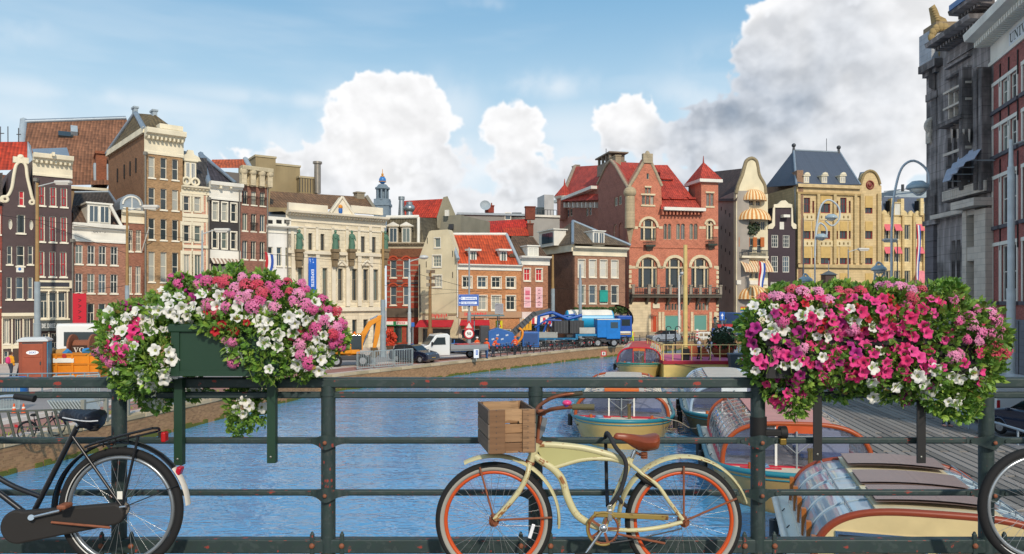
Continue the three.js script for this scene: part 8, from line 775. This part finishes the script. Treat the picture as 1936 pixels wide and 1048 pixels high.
function planter(label, a, b, yt, yb, legs, m) { const s = RD / F, D0 = RD - .2, f = D0 / F, Xf = px => (px - CX) * f, Yf = py => EY - (py - HZ) * f; const g = thing('planter_box', label, 'planter', [0, 0, 0]); const x0 = Xf(a), x1 = Xf(b), y1 = Yf(yt), y0 = Yf(yb), t = .012, zf = -D0, zb = -RD - .24; part(g, 'front_panel', [rbox([(x0 + x1) / 2, (y0 + y1) / 2, zf], [x1 - x0, y1 - y0, .02], .006)], m); part(g, 'side_panel', [bx(x0, x0 + .015, y0, y1, zb, zf - .01)], m); part(g, 'side_panel', [bx(x1 - .015, x1, y0, y1, zb, zf - .01)], m); part(g, 'back_panel', [bx(x0, x1, y0, y1, zb - .015, zb)], m); part(g, 'base', [bx(x0 + .015, x1 - .015, y0, y0 + .015, zb, zf - .01)], m); part(g, 'rim', [rbox([(x0 + x1) / 2, y1 - .02, zf + .012], [x1 - x0 + .03, .05, .03], .01), bx(x0 - .01, x1 + .01, y0, y0 + .03, zf + .01, zf + .018), bx(x0 + .002, x0 + .05, y0, y1 - .04, zf + .01, zf + .02)], m); part(g, 'soil', [bx(x0 + .015, x1 - .015, y1 - .1, y1 - .05, zb, zf - .01)], paint(0x2c2019, .95));
  for (const [px, yl] of legs) { const d = RD - .08, k = d / F, x = (px - CX) * k; const l = part(g, 'bracket', [bx(x - 7 * k, x + 7 * k, EY - (yl - HZ) * k, EY - (716 - HZ) * k, -d - .006, -d + .006), bx(x + 7 * k, x + 7 * k + .006, EY - (yl - HZ) * k, EY - (716 - HZ) * k, -d - .04, -d + .006), bx(x - 6 * k, x + 6 * k, y0 - .012, y0 - .002, zb, zf)], m); part(l, 'bolt', [sph([x, EY - (yl - 12 - HZ) * k, -d + .008], .008, [1, 1, .6], 8)], metal(0x8d8d86)); } return g; }
planter('dark green flower box hung on the bridge railing, its front partly bare', 325, 527, 614, 711, [[336, 880], [512, 876]], paint(0x1b3a28, .5));
planter('flower box hidden under pink petunias on the bridge railing', 1450, 1850, 640, 715, [[1545, 871], [1741, 876]], paint(0x201f1f, .5));
flowerMass('white and pink petunias and geraniums spilling over the green flower box', [[262, 618, 55, 46, .17], [235, 660, 45, 54, .15, .12], [285, 675, 46, 55, .15, .16], [335, 585, 66, 36, .2], [400, 574, 78, 38, .2], [470, 575, 75, 48, .22], [545, 592, 66, 46, .22], [595, 628, 48, 50, .17], [570, 670, 55, 48, .17], [480, 640, 52, 48, .1, .2], [505, 690, 30, 30, .08, .2], [430, 612, 55, 20, .08, .22], [300, 740, 36, 36, .12, -.12], [255, 715, 34, 36, .12, .05], [355, 735, 42, 22, .1, -.15], [460, 766, 32, 44, .1, -.1], [454, 804, 16, 26, .06, -.1], [495, 770, 14, 36, .06, -.18], [480, 735, 40, 18, .08, -.15], [215, 620, 25, 40, .1], [445, 520, 13, 20, .06, .05, 2], [345, 540, 18, 18, .08, .05, 2], [610, 592, 20, 22, .08, .05, 2], [500, 535, 22, 20, .08, .05, 2], [640, 640, 16, 22, .07, .05, 2], [540, 560, 42, 26, .12], [420, 540, 60, 25, .14]], 11500,
  [['w', 30, 205, 345, 560, 720], ['w', 18, 230, 420, 540, 620], ['p', 14, 205, 262, 610, 680], ['w', 21, 430, 560, 575, 700], ['w', 14, 560, 640, 560, 710], ['g', 20, 330, 560, 530, 590], ['c', 8, 330, 560, 530, 600], ['g', 19, 560, 645, 540, 690], ['m', 5, 330, 420, 520, 570], ['r', 6, 350, 470, 580, 630], ['g', 4, 190, 240, 640, 700], ['c', 4, 540, 640, 580, 680], ['w', 7, 250, 390, 700, 800], ['m', 4, 205, 260, 570, 650], ['g', 3, 400, 450, 640, 680], ['w', 7, 430, 500, 735, 825]], 21);
flowerMass('magenta, pink and white petunias and geraniums massed over the hidden flower box', [[1470, 620, 68, 62, .2], [1550, 600, 95, 58, .24], [1650, 598, 100, 58, .26], [1750, 605, 95, 62, .25], [1830, 630, 58, 58, .2], [1455, 680, 46, 48, .16], [1530, 680, 80, 50, .2, .1], [1630, 685, 90, 45, .2, .1], [1730, 690, 80, 52, .2, .1], [1820, 690, 66, 55, .18, .08], [1490, 738, 46, 32, .12, .05], [1790, 745, 60, 38, .12, .08], [1570, 735, 60, 20, .1, -.02], [1700, 735, 60, 26, .1, .06], [1500, 765, 28, 22, .06], [1815, 770, 34, 24, .07, .08], [1790, 555, 24, 24, .1, .05, 2], [1480, 560, 26, 20, .1, .05, 2], [1680, 548, 24, 16, .1, .05, 2], [1590, 550, 20, 16, .1, .05, 2], [1890, 640, 14, 20, .06, .05, 2], [1425, 640, 16, 22, .08, .05, 2], [1866, 660, 30, 46, .1]], 16500,
  [['p', 74, 1430, 1860, 560, 720], ['p', 34, 1550, 1780, 560, 700], ['m', 18, 1420, 1620, 560, 740], ['m', 6, 1480, 1820, 720, 790], ['w', 18, 1425, 1560, 570, 700], ['w', 9, 1500, 1680, 580, 680], ['w', 22, 1640, 1870, 690, 760], ['g', 20, 1800, 1895, 545, 680], ['g', 10, 1440, 1620, 555, 700], ['r', 12, 1490, 1700, 560, 640], ['g', 6, 1660, 1760, 540, 580], ['c', 8, 1440, 1800, 545, 600], ['c', 5, 1820, 1900, 650, 720], ['p', 6, 1420, 1520, 700, 770]], 33);
// ---------- bicycles ----------
const BD = 4.28, bs = BD / F;
class Bike { // drawn on its own upright plane; pixel positions give its measures
  constructor(label, D = BD) { this.D = D; this.o = at(CX, HZ, D); this.g = thing('bicycle', label, 'bicycle', [0, 4.7, -D]); }
  p(px, py, z = 0) { const k = (this.D - z) / F; return [(px - CX) * k, EY - (py - HZ) * k - 4.7, z]; }
  pts(a, z = 0) { return a.map(q => this.p(q[0], q[1], q[2] ?? z)); }
  tube(name, a, r, m, seg_ = 40, parent) { return part(parent ?? this.g, name, [tube(this.pts(a), r, seg_, 12)], m); }
  bar(name, a, b, r, m, parent) { return part(parent ?? this.g, name, [cyl(this.p(...a), this.p(...b), r, r, 10)], m); }
  wheel(px, py, r, o) { const c = this.p(px, py), w = part(this.g, 'wheel', [tor([0, 0, 0], r - .022, .023, 12, 72)], o.tyre ?? M.tyre); w.position.set(...c); if (o.wall) part(w, 'tyre_wall', [tor([0, 0, .006], r - .034, .0175, 10, 72), tor([0, 0, -.006], r - .034, .0175, 10, 72)], o.wall); part(w, 'rim', [tor([0, 0, 0], r - .058, .0125, 8, 72).scale(1, 1, 1.2)], o.rim); const sp = []; for (let i = 0; i < 36; i++) { const a = i / 36 * 6.2832 + .05, b = a + (i % 4 < 2 ? .75 : -.75) * (i % 2 ? 1 : .9); sp.push(cyl([Math.cos(b) * .026, Math.sin(b) * .026, i % 2 ? .028 : -.028], [Math.cos(a) * (r - .066), Math.sin(a) * (r - .066), 0], .0011, .0011, 4)); } part(w, 'spoke', sp, flat(0xb3b5b4, .3, .8)); part(w, 'hub', [cyl([0, 0, -.05], [0, 0, .05], .017, .017, 14), cyl([0, 0, -.032], [0, 0, -.026], .03, .03, 16), cyl([0, 0, .026], [0, 0, .032], .03, .03, 16), cyl([0, 0, -.065], [0, 0, .065], .008, .008, 8)], o.hub ?? mt(0xffffff, 'rustM', .6, .4)); return w; }
  fender(px, py, R0, a0, a1, m, r = .034, name = 'mudguard') { const c = this.p(px, py); return part(this.g, name, shell(50, 10, (u, v) => { const a = a0 + (a1 - a0) * u, f = (v - .5) * 2.3, q = R0 + r * Math.cos(f) * .55; return [c[0] + Math.cos(a) * q, c[1] + Math.sin(a) * q, r * Math.sin(f)]; }, .003), m); }
}
{ // cream cruiser
  const b = new Bike('cream beach cruiser bicycle with orange rims and wooden crate'), cr = mt(0xffffff, 'rust', .4), ru = mt(0xffffff, 'rustM', .75, .2), r = .338, wo = { rim: paint(0xc8501c, .4), wall: paint(0x9d9a90, .85) }; cr.bumpMap = T.grime; cr.bumpScale = .001;
  b.wheel(934, 984, r, wo); b.wheel(1292, 985, r, wo); const D2 = Math.PI / 180;
  b.fender(934, 984, r + .02, 117 * D2, -6 * D2, cr, .044); b.fender(1292, 985, r + .02, 183 * D2, 17 * D2, cr, .044);
  for (const z of [.032, -.032]) { b.tube('top_tube', [[1013, 841], [1051, 842], [1097, 847], [1130, 854], [1157, 862], [1193, 877]], .0195, cr, 50); break; }
  b.tube('lower_top_tube', [[1042, 886], [1064, 879], [1097, 870], [1130, 867], [1164, 870], [1192, 880]], .0145, cr); b.tube('down_tube', [[1008, 860], [1030, 876], [1045, 886], [1062, 906], [1074, 943], [1090, 973], [1114, 990], [1140, 1000]], .0215, cr, 60);
  part(b.g, 'tank_panel', [ext(b.pts([[1014, 846], [1051, 846], [1097, 851], [1125, 857], [1140, 863], [1130, 864], [1097, 868], [1064, 876], [1044, 883], [1028, 871]]).map(p => [p[0], p[1]]), .022, [], -.011, .003)], paint(0xb9b57c, .4));
  b.bar('head_tube', [1017, 834], [1002, 874], .0235, cr); b.tube('seat_tube', [[1193, 866], [1180, 900], [1160, 950], [1141, 999]], .019, cr); part(b.g, 'head_badge', [cyl(b.p(1019, 832), b.p(1017, 837), .027, .027, 14), cyl(b.p(1003, 872), b.p(1001, 877), .027, .027, 14)], ru);
  for (const z of [-.05, .05]) { part(b.g, 'fork_blade', [tube(b.pts([[1001, 876, z * .4], [997, 897, z], [984, 925, z], [960, 956, z], [935, 983, z]]), .0155, 40, 10)], cr); part(b.g, 'seat_stay', [tube(b.pts([[1192, 878, z * .3], [1213, 895, z], [1243, 918, z], [1266, 950, z], [1291, 983, z]]), .0115, 40, 10)], cr); part(b.g, 'chain_stay', [tube(b.pts([[1142, 1000, z * .4], [1197, 1003, z], [1245, 998, z], [1290, 988, z]]), .0125, 40, 10)], cr); for (const [p, q] of [[[934, 982], [907, 884]], [[934, 984], [1043, 979]], [[1293, 983], [1293, 882]], [[1295, 985], [1393, 943]]]) part(b.g, 'mudguard_stay', [cyl(b.p(...p, z), b.p(...q, z * .6), .006)], ru); }
  part(b.g, 'chain_guard', [rbox([(b.p(1121, 969)[0] + b.p(1260, 973)[0]) / 2, b.p(1190, 971)[1], .052], [140 * bs, .03, .012], .005, [0, 0, -.05]), tor([0, 0, 0], .093, .007, 8, 40, 4.2).rotateZ(.9).translate(...b.p(1141, 1000, .055))], mt(0xb5a06a, 'rust', .5)); const ch = part(b.g, 'chain_ring', [tor([0, 0, 0], .084, .006, 6, 44), ...[0, 1, 2, 3, 4].map(i => box([Math.cos(i * 1.257) * .045, Math.sin(i * 1.257) * .045, 0], [.085, .014, .004], [0, 0, i * 1.257])), ...[...Array(40)].map((_, i) => box([Math.cos(i * .157) * .091, Math.sin(i * .157) * .091, 0], [.008, .005, .003], [0, 0, i * .157]))], ru); ch.position.set(...b.p(1141, 1000, .045)); b.tube('chain', [[1141, 1029, .045], [1200, 1020, .045], [1290, 1000, .045]], .004, M.dgrey); b.bar('chain_run', [1141, 971, .045], [1290, 973, .045], .004, M.dgrey);
  part(b.g, 'bottom_bracket', [cyl(b.p(1141, 1000, -.045), b.p(1141, 1000, .07), .024, .024, 18)], M.chrome); part(b.g, 'crank', [cyl(b.p(1141, 1000, .08), b.p(1106, 1050, .085), .009, .008, 10), sph(b.p(1141, 1000, .085), .02, [1, 1, .6])], M.chrome); part(b.g, 'pedal', [rbox(b.p(1104, 1053, .13), [.1, .024, .07], .008)], M.dark); part(b.g, 'kickstand', [cyl(b.p(1166, 1010, .05), b.p(1258, 1028, .11), .007)], ru);
  part(b.g, 'seat_post', [cyl(b.p(1193, 870), b.p(1201, 852), .014)], M.chrome); part(b.g, 'seat_spring', [...[-.035, .035].flatMap(z => [0, 1, 2, 3].map(i => tor([0, 0, 0], .017, .0035, 6, 16).rotateX(1.57).translate(...b.p(1218, 866 - i * 3.2, z)))), cyl(b.p(1200, 855), b.p(1215, 862), .008)], ru);
  const seatP = b.p(1205, 835); part(b.g, 'saddle', [surf(30, 20, (u, v) => { const a = v * Math.PI * 2, x = -.155 + .3 * u, w = .017 + .085 * sm(.25, .85, u) * Math.sqrt(Math.max(0, 1 - Math.pow(Math.max(0, u - .8) / .2, 2))) , endc = Math.sqrt(Math.min(1, u / .07)) * Math.sqrt(Math.min(1, (1 - u) / .05)); const y = .012 * Math.cos(u * 3) + .02 * sm(.6, 1, u) + (Math.sin(a) > 0 ? .028 : .05 * sm(.1, .6, u) + .012) * Math.sin(a) * endc; return [seatP[0] + x * .9 - .0, seatP[1] + y + .01, Math.cos(a) * w * endc]; })], mt(0x8c4224, 'seat', .4));
  part(b.g, 'stem', [cyl(b.p(1017, 836), b.p(1021, 786), .0125), rbox(b.p(1024, 780), [.05, .035, .04], .01)], ru); const hb = part(b.g, 'handlebar', [tube(b.pts([[1099, 744, -.26], [1071, 746, -.24], [1043, 753, -.19], [1016, 772, -.06], [1020, 783, 0.03], [1044, 774, .2], [1078, 770, .26], [1098, 770, .27]]), .0115, 70, 10)], mt(0xffffff, 'rustM', .45, .5)); part(hb, 'grip', [cyl(b.p(1082, 769.6, .262), b.p(1124, 770, .275), .0165, .017, 14)], paint(0x5b553a, .7)); part(hb, 'grip', [cyl(b.p(1070, 746, -.25), b.p(1101, 744, -.262), .016, .016, 14)], paint(0x3a3626, .7));
  const bell = part(hb, 'bell', [sph(b.p(1072, 762, .25), .026, [1, .62, 1], 16)], flat(0xd8407a, .3)); part(hb, 'bell_base', [cyl(b.p(1072, 771, .25), b.p(1072, 764, .25), .012, .02, 12)], flat(0x2d3f9c, .4)); part(b.g, 'spoke_reflector', [rbox(b.p(1005, 1005, .03), [.02, .085, .008], .004, [0, 0, -.3])], flat(0xe6e8ea, .15)); part(b.g, 'brake_plate', [ext(b.pts([[1026, 790], [1035, 792], [1030, 815], [1021, 830], [1017, 826]]).map(p => [p[0], p[1]]), .02, [], -.01)], metal(0x8a8f93, .4));
  // strap lock through frame and railing
  const lk = thing('bicycle_lock', 'black fabric covered chain lock tying the cream bicycle to the railing', 'lock'); const P = (px, py, z) => V((px - CX) * (BD - z) / F, EY - (py - HZ) * (BD - z) / F, -BD + z); part(lk, 'chain_sleeve', [tube([P(1144, 833, -.3), P(1146, 821, -.2), P(1152, 824, -.02), P(1164, 846, .03), P(1181, 868, .05), P(1184, 885, .05), P(1177, 918, .05), P(1166, 940, .05), P(1154, 955, .04)], .0125, 60, 10), tube([P(1145, 830, -.31), P(1146, 870, -.33), P(1147, 920, -.3), P(1149, 957, -.05)], .011, 40, 10), tube([P(1166, 938, .04), P(1176, 950, .03), P(1185, 958, .0)], .011, 20, 10)], paint(0x2b2c30, .85)); part(lk, 'padlock', [rbox(P(1153, 974, .05), [.028, .07, .022], .008), tor([0, 0, 0], .013, .004, 6, 16).translate(...P(1153, 960, .05).toArray())], metal(0xb5b6b2, .25)); 
  b.tube('cable_lock', [[1204, 895, .03], [1218, 908, .04], [1232, 915, .03], [1244, 920, .02]], .014, M.dark);
}
{ // wooden crate on the front of the cream bicycle
  const c0 = at(968, 816, 4.14), g = thing('wooden_crate', 'weathered wooden crate with hand hole mounted on the cream bicycle', 'crate', c0.toArray(), .2), k = 4.14 / F, w = 88 * k, h = 83 * k, d = .36; g.position.y = c0.y - h / 2; const wd = [0x94714f, 0x8a6a4c, 0x75563b, 0xa3825f].map(c => mt(c, 'wood', .75)), t = .014; const m = i => wd[i % 4];
  const end = (z, s) => { part(g, 'post', [rbox([-w / 2 + .045, h / 2, z], [.09, h, t], .004)], m(2)); part(g, 'post', [rbox([w / 2 - .035, h / 2, z], [.07, h, t], .004)], m(1)); part(g, 'slat', [ext([[-.12, .165], [-.06, .165], [-.055, .178], [-.02, .186], [.045, .178], [.05, .165], [.12, .165], [.12, .245], [-.12, .245]].map(p => [p[0] * .9, p[1]]), t * .7, [], z - t * .9 * s - t * .35)], m(3)); const ys = [[.112, .16], [.06, .108], [.008, .056]]; ys.forEach(([a, b], i) => part(g, 'slat', [rbox([0, (a + b) / 2, z - t * .9 * s], [w - .02, b - a, t * .7], .003)], m(i))); };
  end(0, 1); end(-d, -1); for (const s of [-1, 1]) { for (let i = 0; i < 3; i++) part(g, 'slat', [rbox([s * (w / 2 - t / 2 + .007), .043 + i * .082, -d / 2], [t, .078, d + .012], .004)], mt([0x6d5d4e, 0x786656, 0x655548][i], 'wood', .8)); } for (let i = 0; i < 3; i++) part(g, 'slat', [rbox([-.08 + i * .08, .006, -d / 2], [.075, .01, d], .003)], m(i)); const nl = []; for (const x of [-1, 1]) for (let i = 0; i < 8; i++) nl.push(sph([x * (w / 2 - .04), .025 + i * .031, .008], .0028, [1, 1, .5], 5)); part(g, 'nail', nl, M.dgrey); }
{ // black roadster at the picture's edge
  const b = new Bike('black roadster bicycle with covered saddle and rear carrier', 4.25), bl = mt(0x121317, null, .38, 0, { clearcoat: .3, clearcoatRoughness: .3 }), r = .356; b.wheel(229, 963, r, { rim: metal(0x9aa0a4, .3), hub: mt(0xffffff, 'rustM', .6, .4) }); b.wheel(-165, 963, r, { rim: metal(0x9aa0a4, .3) }); part(b.g, 'tyre_stripe', [tor(b.p(229, 963, .014), r - .034, .004, 6, 80)], flat(0xc9c9c4, .3));
  const D2 = Math.PI / 180; b.fender(229, 963, r + .018, 188 * D2, 22 * D2, bl, .032); b.fender(229, 963, r + .0195, 38 * D2, 4 * D2, mt(0xd5cfc2, 'grime', .5), .031, 'mudguard_tip'); b.fender(-165, 963, r + .018, 160 * D2, -10 * D2, bl, .032);
  b.bar('seat_tube', [146, 806], [58, 979], .0155, bl); b.bar('seat_post', [149, 800], [144, 812], .0135, M.chrome); b.tube('top_tube', [[-70, 836], [-30, 884], [20, 917], [78, 940]], .0145, bl); b.tube('down_tube', [[-75, 850], [-30, 910], [10, 942], [58, 979]], .0155, bl); for (const z of [-.055, .055]) { b.bar('seat_stay', [137, 826, z * .4], [230, 958, z], .0085, bl); b.bar('chain_stay', [62, 979, z * .5], [230, 962, z], .0095, bl); b.bar('carrier_stay', [261, 826, z], [231, 955, z], .0075, bl); b.bar('mudguard_stay', [232, 960, z], [336, 918, z * .5], .003, bl); }
  part(b.g, 'chain_case', [ext([...seg(1.2, 5.08, 20).map(a => { const p = b.p(48, 990); return [p[0] + Math.cos(a) * .084, p[1] + Math.sin(a) * .084]; }), ...seg(-1.3, 1.3, 8).map(a => { const p = b.p(226, 966); return [p[0] + Math.cos(a) * .05, p[1] + Math.sin(a) * .05]; })], .05, [], .03, .012)], paint(0x262321, .75)); part(b.g, 'crank', [cyl(b.p(58, 979, .1), b.p(113, 966, .105), .0085), cyl(b.p(58, 979, .03), b.p(58, 979, .115), .016, .016, 14)], M.chrome); part(b.g, 'pedal', [rbox(b.p(122, 957, .15), [.05, .026, .08], .01), cyl(b.p(113, 966, .1), b.p(122, 957, .18), .006)], mt(0xffffff, 'rustM', .7)); part(b.g, 'kickstand', [cyl(b.p(97, 988, .09), b.p(208, 998, .12), .007)], mt(0xffffff, 'rustM', .7)); part(b.g, 'axle_plate', [rbox(b.p(226, 937, .066), [.03, .045, .004], .003)], M.white); part(b.g, 'hub_brake', [cyl(b.p(229, 963, .03), b.p(229, 963, .055), .045, .04, 18)], metal(0x55504a, .5)); part(b.g, 'brake_arm', [cyl(b.p(192, 964, .07), b.p(238, 958, .07), .008)], M.chrome);
  for (const z of [-.07, .07]) part(b.g, 'carrier_rail', [tube(b.pts([[160, 846, z], [175, 840, z], [230, 824, z], [288, 810, z]]), .0075, 30, 8)], bl); part(b.g, 'carrier_loop', [tube(b.pts([[288, 810, -.07], [298, 810, -.05], [301, 814, 0], [298, 810, .05], [288, 810, .07]]), .0075, 24, 8), tube(b.pts([[165, 849, -.05], [220, 834, -.05], [285, 819, -.03], [298, 816, 0], [285, 819, .03], [220, 834, .05], [165, 849, .05]]), .006, 40, 8), ...[185, 205, 225, 245, 265].map(x => cyl(b.p(x, 838 - (x - 185) * .26, -.07), b.p(x, 838 - (x - 185) * .26, .07), .005)), ...[195, 218, 242].map(x => cyl(b.p(x, 835 - (x - 185) * .26, .07), b.p(x, 848 - (x - 185) * .2, .06), .004))], bl); part(b.g, 'rear_lamp', [rbox(b.p(311, 826, 0), [.028, .06, .05], .01)], flat(0xb01a1c, .25)); part(b.g, 'rear_reflector', [rbox(b.p(339, 890, 0), [.03, .05, .05], .01, [0, 0, -.35])], flat(0xb3162e, .2)); part(b.g, 'lamp_bracket', [box(b.p(304, 822, 0), [.02, .03, .03])], M.dark);
  const sc = b.p(152, 790); part(b.g, 'saddle_cover', [surf(36, 26, (u, v) => { const a = v * Math.PI * 2, x = -.125 + .25 * u, w = .03 + .075 * sm(.2, .75, u), e = Math.sqrt(Math.min(1, u / .12)) * Math.sqrt(Math.min(1, (1 - u) / .12)), wr = 1 + .035 * Math.sin(u * 46 + Math.sin(a * 3) * 2) * (Math.sin(a) > -.3 ? 1 : .4) + .03 * Math.sin(a * 9 + u * 12); return [sc[0] + x, sc[1] + (Math.sin(a) > 0 ? .042 - .01 * u : .03 + .055 * sm(.3, .9, u)) * Math.sin(a) * e * wr + .01, Math.cos(a) * w * e * wr]; })], mt(0x151a26, 'grime', .45)); part(b.g, 'cover_trim', [tube(b.pts([[118, 790, .075], [140, 794, .1], [165, 797, .108], [185, 796, .09]]), .004, 20, 6)], flat(0xbfc3c6, .4)); part(b.g, 'seat_spring', [lathe([[.0, 0], [.02, 0], [.034, .012], [.02, .02], [.034, .03], [.02, .04], [.0, .05]], 14, b.p(177, 815, .03)), cyl(b.p(148, 806), b.p(172, 806), .012)], M.dark);
  const hb = part(b.g, 'handlebar', [tube(b.pts([[-80, 790, 0], [-60, 765, .1], [-20, 757, .2], [5, 751, .24], [28, 750, .25], [36, 750, .25]]), .0115, 50, 10)], M.chrome); part(hb, 'grip', [cyl(b.p(28, 749.5, .25), b.p(62, 754, .255), .0165, .0175, 16), cyl(b.p(62, 754, .255), b.p(65, 754.5, .255), .0195, .0195, 16)], paint(0x17181a, .6)); b.bar('head_tube', [-88, 800], [-76, 860], .02, bl); for (const z of [-.05, .05]) b.tube('fork_blade', [[-76, 862, z * .5], [-90, 905, z], [-115, 945, z], [-165, 963, z]], .011, bl); part(b.g, 'chain_adjuster', [cyl(b.p(118, 958, .06), b.p(128, 960, .06), .02, .02, 10)], mt(0xffffff, 'rustM', .7)); }
{ // bicycle at the other edge, only its front wheel inside the picture
  const b = new Bike('bicycle of which only a black tyred wheel with silver rim shows', 4.2), bl = paint(0x1b1d20, .35), r = .338; b.wheel(1962, 958, r, { rim: metal(0xb5babd, .25) }); part(b.g, 'tyre_stripe', [tor(b.p(1962, 958, .014), r - .036, .006, 6, 80)], flat(0xd9d9d4, .3)); b.wheel(2330, 958, r, { rim: metal(0xb5babd, .25) }); for (const z of [-.05, .05]) b.tube('fork_blade', [[2040, 800, z * .6], [2025, 850, z], [1990, 915, z], [1962, 958, z]], .011, bl); b.bar('head_tube', [2055, 760], [2040, 805], .02, bl); b.bar('down_tube', [2045, 790], [2150, 965], .016, bl); b.bar('seat_tube', [2150, 965], [2215, 800], .016, bl); b.bar('top_tube', [2050, 770], [2205, 825], .015, bl); b.bar('seat_stay', [2205, 825], [2330, 958], .01, bl); b.bar('chain_stay', [2150, 965], [2330, 958], .011, bl); part(b.g, 'saddle', [sph(b.p(2222, 775), .11, [1.2, .4, .7])], M.dark); part(b.g, 'handlebar', [tube(b.pts([[2060, 735, -.28], [2050, 730, -.1], [2052, 740, 0], [2050, 730, .1], [2060, 735, .28]]), .011, 40, 8)], M.chrome); part(b.g, 'valve', [cyl(b.p(1880, 905, 0), b.p(1886, 908, 0), .003)], M.dark); }
renderer.render(scene, camera);
